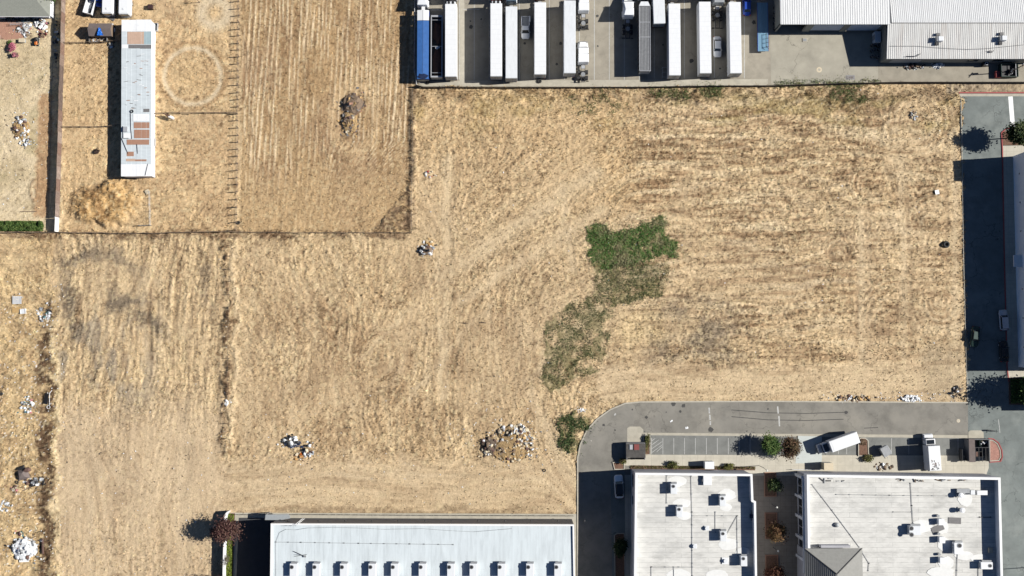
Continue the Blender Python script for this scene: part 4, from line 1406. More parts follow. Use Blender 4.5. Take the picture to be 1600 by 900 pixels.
mb = MB()
slope(mb, 0, yr, zf1)
rf = mb.build('roof_slope', 'ribroof2', b6)
mb = MB()
slope(mb, yr, yb, zf2, 0.9)
mb.build('roof_slope', 'ribroof', b6)
mb = MB()
ribs(mb, 0.1, Lx, 0, yr, zf1, 0.42, 0.10, 0.055)
mb.build('roof_ribs', 'ribroof2', b6)
mb = MB()
ribs(mb, 1.0, Lx, yr, yb, zf2, 0.42, 0.10, 0.055)
mb.build('roof_ribs', 'ribroof', b6)
MB().tube((0.9, yr, 5.74), (Lx, yr, 5.74), 0.09).build('ridge_cap', 'greysheet', b6)
MB().span(0.15, 0.35, 0.35, yb, 0, hr - 0.15).build('side_wall', 'grwall', b6)
MB().span(0.35, Lx, 0.35, 0.55, 0, hr - 0.15).build('front_wall', 'grwall', b6)
for k, x in enumerate((19.0, 24.6)):
    w_ = MB().span(x, x + 2.2, 0.26, 0.36, 1.8, 3.0).build('window', 'glass', b6)
    MB().span(x - .1, x + 2.3, 0.2, 0.34, 1.68, 1.78).build('sill', 'grwall', w_)
MB().span(2.0, 8.6, 0.28, 0.34, 0.3, 2.8).build('painted_panel', 'greypaint', b6)
for x, y, lb in ((1470.5, 60, 'left of two swamp coolers on the ribbed warehouse roof'), (1570, 59, 'right of two swamp coolers on the ribbed warehouse roof')):
    p = P(x, y, 6.4)
    t = thing('evaporative_cooler', lb, 'cooler', (p.x, p.y, 5.05), 0, 'coolers on the warehouse roof')
    MB().box((0, 0, 0.75), (1.1, 1.0, 1.15), bevel=0.04).build('cabinet', 'white2', t)
    MB().box((-0.7, 0.0, 0.7), (0.3, 1.1, 1.0)).build('louvre', 'steel', t)
    MB().box((-0.35, 1.1, 0.45), (0.8, 0.6, 0.7)).build('duct', 'greysheet', t)
    MB().box((-0.5, -0.9, 0.3), (0.7, 0.6, 0.5)).build('drip_tray', 'dark', t)
    for sx in (-.5, .5):
        MB().tube((sx, -.45, -0.3), (sx, -.45, 0.3), 0.04).build('leg', 'steel', t)
        MB().tube((sx, .45, -0.3), (sx, .45, 0.3), 0.04).build('leg', 'steel', t)
t = thing('roof_cable', 'thin sagging cable stretched over the ribbed warehouse roof', 'cable', (0, 0, 0))
q = [P(x, y, 5.15) for x, y in ((1390, 72), (1431, 72), (1470, 75), (1510, 77), (1540, 76), (1600, 70))]
MB().path(q, 0.03, 4).build('cable', 'dark', t)
MB().path([P(x, y, 5.0) for x, y in ((1416, 88), (1432, 88), (1438, 84))], 0.07, 5).build('hose', 'dark', t)
t = thing('roof_bracket', 'small grey bracket below the right roof cooler', 'bracket', P(1548, 81, 4.9))
MB().box((0, 0, 0.1), (0.7, 0.4, 0.2)).tube((-0.8, 0.1, 0.15), (0.6, 0.1, 0.15), 0.05).tube((0.5, 0.1, 0.1), (0.5, 0.4, 0.5), 0.04).build('bracket', 'greysheet', t)

# ---- long barn with patched roof
hb = 2.9
c = [P(190, 31, hb), P(236.5, 31, hb), P(236, 275, hb), P(189, 275, hb)]
ob = Vector((c[3].x, c[3].y, 0))
bb = thing('long_barn', 'long low barn with patched pale metal roof between the paddocks', 'barn', ob)
q = [v - ob for v in c]
MB().prism([v[:2] for v in inset([tuple(v[:2]) for v in q], 0.12)], 0, hb - 0.2).build('wall', 'barnw', bb)


def roof_pt(px, py, dz=0.0):
    v = P(px, py, hb + dz) - ob
    return v


def roof_sheet(x0, y0, x1, y1, m, dz, nm='roof_sheet'):
    a, b, c_, d = (roof_pt(*k, dz) for k in ((x0, y0), (x1, y0), (x1, y1), (x0, y1)))
    mb = MB()
    mb.prism([v[:2] for v in (a, b, c_, d)], hb + dz - 0.03, hb + dz)
    nrib = max(1, int((b.x - a.x) / 0.9))
    for k in range(1, nrib):
        f = k / nrib
        p0, p1 = a.lerp(b, f), d.lerp(c_, f)
        mb.tube((p0.x, p0.y, hb + dz), (p1.x, p1.y, hb + dz), 0.025, 4)
    return mb.build(nm, m, bb)


yy = [31, 49, 69, 78, 108, 140, 168, 190, 216, 236, 256, 275]
for k in range(len(yy) - 1):
    m_ = 'barnw' if k in (0, 10) else 'barn'
    roof_sheet(190 - k * 0.09, yy[k], 213, yy[k + 1] + 0.6, m_, 0.0 + 0.012 * (k % 2))
    roof_sheet(213, yy[k] - 0.4, 236.5 - k * 0.04, yy[k + 1] + 0.3, m_, 0.025 + 0.012 * (k % 2))
for a in ((199, 49.5, 225, 69, 'tansheet', .05), (225, 49.5, 236.5, 69, 'bluesheet', .052), (201, 70, 219, 75.5, 'greysheet', .056), (219, 70, 236.5, 76, 'greysheet', .062),
          (209, 191, 233.5, 200.5, 'rust', .05), (209.5, 202.5, 233.5, 216, 'rust', .054), (198, 218, 233, 226, 'rust', .058), (224, 170, 233.5, 175, 'greysheet', .05),
          (198, 237, 209, 244, 'rust', .05), (208, 178, 233, 189, 'barnw', .048), (197, 248, 211, 252, 'tansheet', .05), (211, 249, 229, 252, 'rust', .052),
          (190, 69.5, 200, 75.5, 'barnw', .05), (193, 208, 204, 216, 'barnw', .05)):
    roof_sheet(*a)
for k in range(34):
    x, y = rnd.uniform(199, 232), rnd.uniform(84, 170)
    x = round(x / 11) * 11 + rnd.uniform(-4, 4)
    p = roof_pt(min(max(x, 196), 231), y, .06)
    MB().box(p, (rnd.uniform(.3, 1.0), rnd.uniform(.06, .16), 0.03), rz=rnd.uniform(-.25, .25)).build('rust_strip', rnd.choice(['greysheet', 'steel', 'rust', 'barnw']), bb)
for pts in ([(204, 177), (204.5, 200), (206, 217)], [(190, 216), (200, 240)], [(214, 225), (215, 240)], [(192, 197), (192, 216), (201, 216)], [(231, 256), (227, 274)]):
    MB().path([roof_pt(x, y, 0.12) for x, y in pts], 0.05, 5).build('roof_pole', 'dark', bb)
MB().torus(roof_pt(206, 174, 0.15), 0.3, 0.09).build('roof_tyre', 'rubber', bb)
MB().box(roof_pt(196, 202, 0.25), (0.9, 1.1, 0.35)).build('roof_crate', 'silver', bb)
e = P(236.5, 40, hb) - ob
for k in range(14):
    y = q[1].y - 1.4 - k * 2.35
    MB().box((q[1].x - 0.02, y, 1.3), (0.1, 2.25, 2.5)).build('side_panel', 'barnw', bb)
for x, y, lb in ((244.5, 43.5, 'grey water tank standing against the upper barn corner'), (240.5, 223, 'small pale feed trough by the lower barn wall')):
    t = thing('water_trough', lb, 'trough', P(x, y))
    mb = ring_prism(MB(), [(-.45, -.9), (.45, -.9), (.45, .9), (-.45, .9)], 0.06, 0.0, 0.7)
    mb.build('tank', 'silver', t)
    MB().box((0, 0, 0.3), (0.76, 1.66, 0.5)).build('water', 'glass', t)

# ---- house with shingle hip roof
hh_ = 3.0
ev = [P(-60, -60, hh_), P(78, -60, hh_), P(78, 25.5, hh_), P(8, 18, hh_), P(-60, 18, hh_)]
oh = Vector((ev[2].x, ev[2].y, 0))
hs = thing('house', 'house with grey shingle roof and white side wall at the upper left', 'house', oh)
q = [v - oh for v in ev]
MB().span(q[0].x, -0.4, 0.5, q[1].y, 0, hh_ - 0.1).build('wall', 'stuccow', hs)
mb = MB()
rdg = [Vector((-5.2, 6.5, hh_ + 1.7)), Vector((q[0].x, 6.5, hh_ + 1.7))]
mb.face([Vector((0, 0, hh_)), rdg[0], rdg[1], Vector((q[0].x, 0, hh_))])
mb.face([Vector((0, 0, hh_)), Vector((0, 13, hh_)), rdg[0]])
mb.face([Vector((0, 13, hh_)), Vector((q[0].x, 13, hh_)), rdg[1], rdg[0]])
mb.face([Vector((q[0].x, 0, hh_ - .02)), Vector((q[0].x, 13, hh_ - .02)), Vector((0, 13, hh_ - .02)), Vector((0, 0, hh_ - .02))])
mb.build('roof', 'shingle', hs)
MB().box((-0.12, 6, hh_ - 0.12), (0.12, 12.8, 0.2)).build('fascia', 'coping', hs)
MB().span(q[0].x, -0.3, -0.08, 0.04, hh_ - 0.22, hh_ - 0.04).build('gutter', 'coping', hs)
MB().span(-11, -9, 0.42, 0.5, 0.1, 2.2).build('door', 'glass', hs)
MB().span(-6, -4, 0.42, 0.5, 1.0, 2.1).build('window', 'glass', hs)

# ---- felt-roofed shed with tarp
s0, s1 = P(137, 45, 2.6), P(173, 45, 2.6)
osd = Vector(((s0.x + s1.x) / 2, s0.y, 0))
sh = thing('garden_shed', 'gabled shed with worn brown felt roof and a blue tarp', 'shed', osd)
hw, hy = (s1.x - s0.x) / 2, 1.45
MB().span(-hw + .15, hw - .15, -hy + .1, hy - .1, 0, 1.95).build('wall', 'wood', sh)
for s in (-1, 1):
    mb = MB()
    a = [Vector((-hw, 0, 2.75)), Vector((hw, 0, 2.75)), Vector((hw, s * hy, 1.95)), Vector((-hw, s * hy, 1.95))]
    mb.face(a)
    mb.face([v - Vector((0, 0, .08)) for v in a])
    for i in range(4):
        j = (i + 1) % 4
        mb.face([a[i], a[j], a[j] - Vector((0, 0, .08)), a[i] - Vector((0, 0, .08))])
    mb.build('roof_slope', 'shed', sh)
for s in (-hw + .12, hw - .12):
    MB().face([(s, -hy + .1, 1.95), (s, hy - .1, 1.95), (s, 0, 2.7)]).build('gable', 'wood', sh)
tp = thing('blue_tarp', 'crumpled bright blue tarp draped over the brown shed roof', 'tarp', osd + Vector((0.2, -0.6, 2.5)))
mb = MB()
grid = {}
for i in range(7):
    for j in range(9):
        yy_ = -0.85 + j * 0.2
        w_ = 0.16 + 0.55 * (1 - j / 8.5)
        xx = (i / 6 - 0.5) * 2 * w_ + rnd.uniform(-.06, .06)
        zz = 0.14 - abs(yy_ + 0.6 - 0.55) * 0.0 + rnd.uniform(0, .14) - max(0, 0.25 - j * .05) * 0.8 + (yy_ + .85) * 0.2
        grid[i, j] = mb.bm.verts.new((xx, yy_, zz))
for i in range(6):
    for j in range(8):
        mb.bm.faces.new((grid[i, j], grid[i + 1, j], grid[i + 1, j + 1], grid[i, j + 1]))
mb.build('tarp_sheet', 'bluetarp', tp)
# ------------------------------------------------------------------ vehicles (front faces local +Y)
_wh = {}


def wheel(parent, x, y, r, w, dual=False):
    key = (round(r, 2), round(w, 2), dual)
    if key not in _wh:
        _wh[key] = (MB().cyl((0, 0, 0), r, w * (2.1 if dual else 1), 18, 'X').mesh('tyre', 'rubber', False),
                    MB().cyl((0, 0, 0), r * 0.55, w * (2.1 if dual else 1) + 0.03, 14, 'X').mesh('rim', 'silver', False))
    o = link('wheel', _wh[key][0], parent, (x, y, r))
    link('rim', _wh[key][1], o)
    return o


def trailer(px0, px1, py0, py1, label, m='white', h=4.1, reefer=False, group='parked box trailers in the truck yard', tilt=None):
    """box trailer whose roof is seen between the given pixels (py1 = rear, py0 = front)"""
    a, b = P((px0 + px1) / 2, py1, h), P((px0 + px1) / 2 if tilt is None else tilt, py0, h)
    L = (b - a).length
    W = 2.6
    rz = math.atan2(b.y - a.y, b.x - a.x) - math.pi / 2
    t = thing('box_trailer', label, 'trailer', (a.x, a.y, 0), rz, group)
    MB().box((0, L / 2, (1.15 + h) / 2), (W, L - 0.02, h - 1.15), bevel=0.03).build('body', m, t)
    MB().box((0, L / 2, h + 0.012), (W - 0.12, L - 0.16, 0.03)).build('roof_panel', m, t)
    mb = MB()
    for k in range(int(L / 1.1)):
        mb.box((0, 0.6 + k * 1.1, h + 0.03), (W - 0.2, 0.06, 0.02))
    mb.build('roof_bow', 'white2', t)
    for s in (-1, 1):
        d = MB().box((s * W / 4, -0.03, (1.2 + h) / 2 - 0.02), (W / 2 - 0.06, 0.07, h - 1.4)).build('rear_door', 'greypaint', t)  # doors coloured darker than the body, standing in for the unlit rear face
        MB().tube((s * 0.25, -0.1, 1.3), (s * 0.25, -0.1, h - 0.2), 0.025).build('lock_rod', 'steel', d)
        MB().box((s * (W / 2 - 0.25), -0.06, 1.1), (0.25, 0.06, 0.12)).build('tail_lamp', 'redlens', t)
        MB().box((s * (W / 2 - 0.2), L * 0.78, 0.55), (0.14, 0.14, 1.1)).build('landing_leg', 'dark', t)
        for yy_ in (1.3, 2.6):
            wheel(t, s * (W / 2 - 0.42), yy_, 0.5, 0.26, True)
    MB().box((0, L / 2, 1.05), (0.9, L - 1, 0.2)).build('chassis_rail', 'dark', t)
    MB().box((0, 0.05, 0.6), (W - 0.3, 0.1, 0.12)).box((-0.6, 0.05, 0.85), (0.08, 0.08, 0.5)).box((0.6, 0.05, 0.85), (0.08, 0.08, 0.5)).build('underride_bar', 'dark', t)
    if reefer:
        rf_ = MB().box((0, L + 0.3, 3.1), (2.0, 0.6, 1.8), bevel=0.1).build('refrigeration_unit', 'white2', t)
        for s in (-1, 1):
            MB().cyl((s * 0.45, L + 0.3, 4.01), 0.3, 0.05, 14).build('fan', 'black', rf_)
    return t, rz, L


def tractor(px, py_rear, label, m, h=3.7, rz=0.0, sleeper=True, py_ref_h=None, chassis=3.6, group='truck tractors in the truck yard', fairing=True, off=None):
    """semi tractor; px, py_rear = pixel of the rear top edge of its sleeper"""
    p = P(px, py_rear, h) if off is None else off
    t = thing('truck_tractor', label, 'truck', (p.x, p.y, 0), rz, group)
    # y = 0 at rear of the sleeper, cab in front
    Ls = 1.9 if sleeper else 0.1
    if sleeper:
        MB().box((0, Ls / 2, 2.05), (2.3, Ls, 2.5), bevel=0.08).build('sleeper', m, t)
    MB().box((0, Ls + 0.75, 1.95), (2.25, 1.5, 2.1), bevel=0.1).build('cab', m, t)
    if fairing:
        MB().loft([[(-1.1, 0.05, 3.2), (1.1, 0.05, 3.2), (0.95, Ls + 1.3, 2.95), (-0.95, Ls + 1.3, 2.95)],
                   [(-1.05, 0.05, h), (1.05, 0.05, h), (0.7, Ls * 0.75, h - 0.2), (-0.7, Ls * 0.75, h - 0.2)]]).build('roof_fairing', m, t)
    hd = MB().loft([[(-1.0, Ls + 1.5, 0.9), (1.0, Ls + 1.5, 0.9), (0.75, Ls + 3.2, 0.85), (-0.75, Ls + 3.2, 0.85)],
                    [(-0.95, Ls + 1.5, 2.05), (0.95, Ls + 1.5, 2.05), (0.65, Ls + 3.05, 1.75), (-0.65, Ls + 3.05, 1.75)]]).build('hood', m, t)
    MB().box((0, Ls + 3.2, 1.25), (1.1, 0.08, 0.8)).build('grille', 'chrome', hd)
    MB().box((0, Ls + 1.49, 2.52), (1.95, 0.1, 0.72), rx=R(-18)).build('windshield', 'glass', t)
    MB().box((0, Ls + 3.35, 0.6), (2.3, 0.25, 0.4), bevel=0.05).build('front_bumper', 'chrome', t)
    for s in (-1, 1):
        MB().box((s * 1.14, Ls + 0.85, 2.5), (0.05, 0.9, 0.6)).build('side_window', 'glass', t)
        MB().box((s * 1.35, Ls + 1.4, 2.4), (0.25, 0.15, 0.7)).build('mirror', 'chrome', t)
        MB().loft([[(s * 0.75, Ls + 1.7, 0.7), (s * 1.2, Ls + 1.7, 0.7), (s * 1.15, Ls + 3.1, 0.7), (s * 0.7, Ls + 3.1, 0.7)],
                   [(s * 0.75, Ls + 2.0, 1.25), (s * 1.18, Ls + 2.0, 1.2), (s * 1.12, Ls + 2.9, 1.15), (s * 0.7, Ls + 2.9, 1.2)]]).build('fender', m, t)
        MB().box((s * 0.95, Ls + 3.2, 1.0), (0.3, 0.1, 0.25)).build('headlight', 'lamp', t)
        MB().cyl((s * 1.0, Ls * 0.6, 0.75), 0.33, 1.3, 14, 'Y').build('fuel_tank', 'silver', t)
        MB().tube((s * 1.05, Ls + 0.0, 1.0), (s * 1.05, Ls + 0.0, 3.3), 0.08).build('exhaust_stack', 'chrome', t)
        MB().box((s * 0.43, -chassis / 2, 0.95), (0.12, chassis, 0.28)).build('frame_rail', 'dark', t)
        wheel(t, s * 1.0, Ls + 2.4, 0.5, 0.28)
        for yy_ in (-1.55, -2.85):
            wheel(t, s * 0.85, yy_, 0.5, 0.26, True)
        MB().box((s * 0.95, -chassis + 0.15, 0.75), (0.6, 0.04, 0.8)).build('mud_flap', 'black', t)
    for yy_ in (-0.4, -1.55, -2.85, -chassis + 0.1):
        MB().box((0, yy_, 0.92), (0.86, 0.16, 0.2)).build('cross_member', 'dark', t)
    MB().cyl((0, -2.2, 1.2), 0.5, 0.1, 16).box((0, -2.2, 1.1), (0.9, 0.6, 0.12)).build('fifth_wheel', 'steel', t)
    MB().box((0, -0.55, 1.2), (0.8, 0.7, 0.15)).build('deck_plate', 'silver', t)
    return t


TR = [
    (695, 714, 6, 119.5, 'white box trailer beside the open black trailer and the concrete gutter', 'white', 'navy', 'black semi tractor at the top of the trailer by the gutter'),
    (766, 784.5, 5, 119, 'white box trailer behind the red semi tractor', 'white', 'red', 'red semi tractor at the top edge of the yard'),
    (789.5, 808.5, 10, 122, 'pale white trailer standing left of the pickup truck', 'white2', 'slate', 'slate blue semi tractor above the trailer left of the pickup'),
    (834.5, 853.5, 3.5, 116, 'white trailer standing just right of the pickup truck', 'white', 'darkred', 'maroon semi tractor above the trailer right of the pickup'),
    (881, 899.5, 0.5, 114, 'dull white trailer left of the two bare white tractors', 'white2', None, None),
    (1045, 1064, 5.5, 117.5, 'white trailer right of the short box trailer with a rack at its foot', 'white', 'navy', 'dark semi tractor above the trailer with the metal rack'),
    (1093, 1112, 2.5, 114.2, 'white trailer left of the white sedan', 'white', 'slate', 'dark blue semi tractor above the trailer left of the sedan'),
    (1140, 1160, 3, 114.2, 'rightmost white trailer in the yard beside the white sedan', 'white', 'darkred', 'maroon semi tractor above the rightmost trailer'),
]
for x0, x1, y0, y1, lb, m_, tm, tl in TR:
    tilt = {1045: 1053.5, 1093: 1101, 1140: 1148}.get(x0)
    t, rz, L = trailer(x0, x1, y0, y1, lb, m_, reefer=x0 in (695, 766), tilt=tilt)
    if tm:
        q = t.location + Matrix.Rotation(rz, 3, 'Z') @ Vector((0, L + 1.4, 0))
        tractor(0, 0, tl, tm, off=q, rz=rz, chassis=3.7)

t, rz, L = trailer(1021, 1040, -60, 36.5, 'short white box trailer ending above the tan bare stall', 'white2', h=3.7, tilt=1027)

# loose tractors
tractor(912.5, 16, 'upper white tractor without a trailer, bare chassis showing', 'white', h=3.4, fairing=True)
tractor(912, 97, 'lower white tractor without a trailer, parked at the row front', 'white', h=3.2, fairing=False, chassis=3.8)
tractor(983, 23.5, 'white tractor with tall roof fairing shaded by the ribbed dark trailer', 'white', h=3.9, chassis=4.4)
tractor(1124, 3.5, 'dark tractor above the white sedan with bare chassis', 'greypaint', h=3.3, chassis=5.2, fairing=False)
tractor(659.5, 7.5, 'white and slate tractor of the blue tarped trailer at the yard corner', 'white2', h=3.7, chassis=3.9)

# blue tarped hopper trailer
a = P(660.5, 123, 3.0)
b = P(659.5, 15.5, 3.0)
L = (b - a).length
t = thing('tarped_trailer', 'long grain trailer under a blue tarp with white front panel', 'trailer', (a.x, a.y, 0), 0)
for s in (-1, 1):
    tp_ = [(s * 0.02, 0), (s * 1.28, 0), (s * 1.28, L * 0.845), (s * 0.02, L * 0.845)]
    MB().loft([[(x, y, 2.6) for x, y in tp_], [(x, y, 3.05 - abs(x) * 0.1) for x, y in tp_]]).build('tarp', 'blue', t)
    tp_ = [(s * 0.02, L * 0.85), (s * 1.28, L * 0.85), (s * 1.28, L), (s * 0.02, L)]
    MB().loft([[(x, y, 2.6) for x, y in tp_], [(x, y, 3.03 - abs(x) * 0.1) for x, y in tp_]]).build('front_cover', 'white', t)
    for yy_ in (1.3, 2.6):
        wheel(t, s * 0.85, yy_, 0.5, 0.26, True)
    MB().box((s * 1.29, L * 0.5, 1.9), (0.05, L - 0.2, 1.35)).build('side_wall', 'bluepaint', t)
MB().box((0, L / 2, 2.95), (0.05, L, 0.2)).build('ridge_pole', 'dark', t)
MB().box((0, L / 2, 1.1), (1.0, L - 1, 0.25)).build('chassis_rail', 'dark', t)
MB().box((0, -0.05, 1.9), (2.5, 0.1, 1.3)).build('tailgate', 'navy', t)
MB().ball((0, 0.55, 2.98), (1.15, 0.6, 0.14), 2, 0.25).build('bunched_tarp', 'navy', t)
MB().box((0, L + 0.55, 2.4), (0.7, 1.1, 0.6)).build('nose_box', 'white', t)

# open-top black trailer
a = P(682, 120.5, 2.9)
b = P(681, 24.5, 2.9)
L = (b - a).length
t = thing('open_top_trailer', 'open topped black dump trailer with pale rim beside the blue tarped one', 'trailer', (a.x, a.y, 0), 0)
for s in (-1, 1):
    MB().box((s * 1.2, L / 2, 2.0), (0.1, L, 1.7)).build('side_wall', 'dark', t)
    MB().box((s * 1.2, L / 2, 2.9), (0.2, L + 0.1, 0.12)).build('top_rim', 'silver', t)
    for yy_ in (1.3, 2.6):
        wheel(t, s * 0.85, yy_, 0.5, 0.26, True)
MB().box((0, L / 2, 1.2), (2.3, L, 0.1)).build('floor', 'dark', t)
MB().box((0, 0, 2.0), (2.4, 0.1, 1.7)).box((0, L, 2.0), (2.4, 0.1, 1.7)).build('end_wall', 'steel', t)
MB().box((0, 0.1, 2.9), (2.5, 0.35, 0.14)).box((0, L - 0.1, 2.9), (2.5, 0.4, 0.14)).build('end_rim', 'silver', t)
for f in (0.07, 0.50, 0.93):
    MB().box((0, L * f, 2.88), (2.3, 0.09, 0.09)).build('cross_bar', 'silver', t)
MB().ball((0, L * 0.28, 1.3), (1.0, 3.2, 0.35), 2, 0.2).ball((0.1, L * 0.75, 1.3), (0.95, 2.5, 0.3), 2, 0.2).build('load', 'brown', t)
MB().ball((0.1, L * 0.49, 2.5), (0.5, 0.35, 0.2), 2, 0.3).build('rag', 'white', t)
MB().box((0, L / 2, 1.0), (0.9, L - 1, 0.25)).build('chassis_rail', 'dark', t)

# dark ribbed livestock-type trailer
a = P(1008, 111, 3.6)
b = P(1008, 9, 3.6)
L = (b - a).length
t = thing('ribbed_trailer', 'dark grey trailer with ribbed mesh top and pale frame', 'trailer', (a.x, a.y, 0), 0)
MB().box((0, L / 2, 2.3), (2.5, L, 2.4), bevel=0.03).build('body', 'dark', t)
MB().box((0, L / 2, 3.52), (2.3, L - 0.4, 0.06)).build('deck_mesh', 'steel', t)
for k in range(7):
    MB().box((-0.96 + k * 0.32, L / 2, 3.57), (0.07, L - 0.5, 0.06)).build('deck_rib', 'greysheet', t)
for s in (-1, 1):
    MB().box((s * 1.2, L / 2, 3.58), (0.1, L, 0.1)).build('top_rail', 'silver', t)
    for k in range(16):
        MB().box((s * 1.27, 0.5 + k * (L - 1) / 15, 2.3), (0.06, 0.1, 2.3)).build('side_post', 'steel', t)
    for yy_ in (1.3, 2.6):
        wheel(t, s * 0.85, yy_, 0.5, 0.26, True)
for f in (0.0, 0.52, 0.75, 1.0):
    MB().box((0, 0.05 + f * (L - 0.1), 3.6), (2.45, 0.12, 0.1)).build('cross_rail', 'silver', t)
MB().prism([(-1.25, L), (1.25, L), (0.8, L + 1.0), (-0.8, L + 1.0)], 2.6, 3.5).build('nose_cone', 'white2', t)
MB().box((0, L / 2, 1.0), (0.9, L - 1, 0.25)).build('chassis_rail', 'black', t)
MB().box((0, -0.02, 2.3), (2.3, 0.06, 2.1)).build('tailgate', 'greypaint', t)
q = t.location + Vector((0, L + 1.9, 0))
tractor(0, 0, 'dark grey semi tractor above the ribbed trailer', 'greypaint', off=q, chassis=3.8)

# pale blue flatbed and its rack
t = thing('flatbed_trailer', 'faded blue flatbed trailer half in shade near the white shed', 'trailer', (*P(1192.5, 80, 1.15)[:2], 0), 0)
L = (P(1192.5, 4, 1.15) - P(1192.5, 80, 1.15)).length
for k in range(7):
    MB().box((-0.98 + k * 0.325, L / 2, 1.1), (0.3, L, 0.1)).build('deck_plank', 'paleblue', t)
MB().box((0, L / 2, 0.9), (0.9, L, 0.25)).build('chassis_rail', 'dark', t)
for s in (-1, 1):
    MB().box((s * 1.17, L / 2, 1.08), (0.08, L, 0.16)).build('side_rail', 'bluepaint', t)
    for yy_ in (1.2, 2.3):
        wheel(t, s * 0.8, yy_, 0.4, 0.22, True)
mb = MB()
mb.path([(0.55, 0.6, 1.7), (0.55, 3.9, 1.7)], 0.05).path([(1.1, 0.4, 1.7), (0.55, 0.9, 1.7)], 0.05)
for k in range(4):
    mb.tube((0.55, 0.9 + k * 0.95, 1.7), (1.1, 0.9 + k * 0.95, 1.7), 0.05)
    mb.tube((0.55, 0.9 + k * 0.95, 1.7), (0.55, 0.9 + k * 0.95, 1.15), 0.04)
mb.build('stake_rack', 'black', t)


# cars
def rounded(w, l, r, n=4, taper=1.0):
    pts = []
    for cx, cy, a0 in ((w / 2 - r, l / 2 - r * 1.6, 0), (-w / 2 + r, l / 2 - r * 1.6, 90), (-w / 2 + r, -l / 2 + r * 1.2, 180), (w / 2 - r, -l / 2 + r * 1.2, 270)):
        for k in range(n + 1):
            a = R(a0 + 90 * k / n)
            ry = r * 1.6 if cy > 0 else r * 1.2
            pts.append((cx + r * math.cos(a), cy + ry * math.sin(a)))
    return pts


def car(px, py, rz, label, m, L=4.7, W=1.85, H_=1.45, kind='sedan', glass_roof=False, group=None, name='car', hood=0.27, boot=0.16):
    p = P(px, py, 0.5)
    t = thing(name, label, 'car' if kind != 'pickup' else 'pickup truck', (p.x, p.y, 0.02), rz, group)
    pl = rounded(W, L, 0.42)
    rings = [[(x * sx, y * sx2, z) for x, y in pl] for sx, sx2, z in ((0.93, 0.97, 0.28), (1.0, 1.0, 0.55), (0.97, 0.985, 0.78), (0.88, 0.95, 0.90))]
    MB().loft(rings).build('body', m, t, True)
    y1, y0 = L / 2 - L * hood, -L / 2 + L * boot
    if kind == 'pickup':
        y0 = -L * 0.06
    cab_b = [(W * .44, y1), (-W * .44, y1), (-W * .44, y0), (W * .44, y0)]
    dz1, dz0 = L * 0.10, (L * 0.10 if kind == 'sedan' else 0.15)
    cab_t = [(W * .36, y1 - dz1), (-W * .36, y1 - dz1), (-W * .36, y0 + dz0), (W * .36, y0 + dz0)]
    MB().loft([[(x, y, 0.86) for x, y in cab_b], [(x, y, H_ - 0.04) for x, y in cab_t]]).build('window_band', 'glass', t)
    MB().loft([[(x * 1.03, y, H_ - 0.06) for x, y in cab_t], [(x * 0.94, y * 0.97 + 0.0, H_) for x, y in cab_t]]).build('roof', 'glass' if glass_roof else m, t)
    for s in (-1, 1):
        MB().box((s * (W / 2 + 0.05), y1 - 0.25, 0.95), (0.2, 0.12, 0.14)).build('mirror', m, t)
        MB().box((s * W * .33, L / 2 - 0.16, 0.68), (0.4, 0.18, 0.14)).build('headlight', 'lamp', t)
        MB().box((s * W * .36, -L / 2 + 0.1, 0.75), (0.35, 0.14, 0.14)).build('tail_lamp', 'redlens', t)
        for yy_ in (L * 0.31, -L * 0.30):
            wheel(t, s * (W / 2 - 0.14), yy_, 0.33, 0.22)
        for (b0, t0) in ((cab_b[0 if s > 0 else 1], cab_t[0 if s > 0 else 1]), (cab_b[3 if s > 0 else 2], cab_t[3 if s > 0 else 2])):
            MB().tube((*b0, 0.87), (*t0, H_ - 0.03), 0.05).build('pillar', m, t)
    if kind == 'pickup':
        MB().span(-W * .40, W * .40, -L / 2 + 0.1, y0 - 0.1, 0.85, 0.93).build('bed_liner', 'steel', t)
        for s in (-1, 1):
            MB().span(s * W * .40, s * W * .48, -L / 2 + 0.05, y0, 0.85, 1.15).build('bed_side', m, t)
        MB().span(-W * .45, W * .45, -L / 2, -L / 2 + 0.08, 0.7, 1.12).build('tailgate', m, t)
        MB().span(-W * .56, -W * .40, -L / 2 + 0.0, -L / 2 + 1.35, 1.15, 1.3).build('side_toolbox', 'white', t)
    return t


car(821, 44, R(180), 'white pickup truck parked between two trailers', 'carwhite', 5.1, 1.95, 1.7, 'pickup', hood=0.24)
car(1120.5, 73.5, R(180), 'white sedan with dark windows parked between two trailers', 'carwhite', 4.75, 1.85)
car(1166.5, 9, R(0), 'bright blue sedan at the top of the yard right of the last trailer', 'bluepaint', 4.7, 1.8)
car(967, 760, R(3), 'white car with black glass roof in the shade beside the square building', 'carwhite', 5.1, 1.95, 1.45, glass_roof=True, boot=0.08)
car(1567.5, 500, R(3), 'silver grey hatchback parked against the red kerb', 'silver', 4.6, 1.85, 1.55, 'suv', boot=0.05)
car(1523, 526, R(172), 'dark green sedan standing out in the shaded lane', 'green', 4.6, 1.8)
car(1568, 549, R(2), 'black car parked behind the silver hatchback', 'black', 4.7, 1.85)


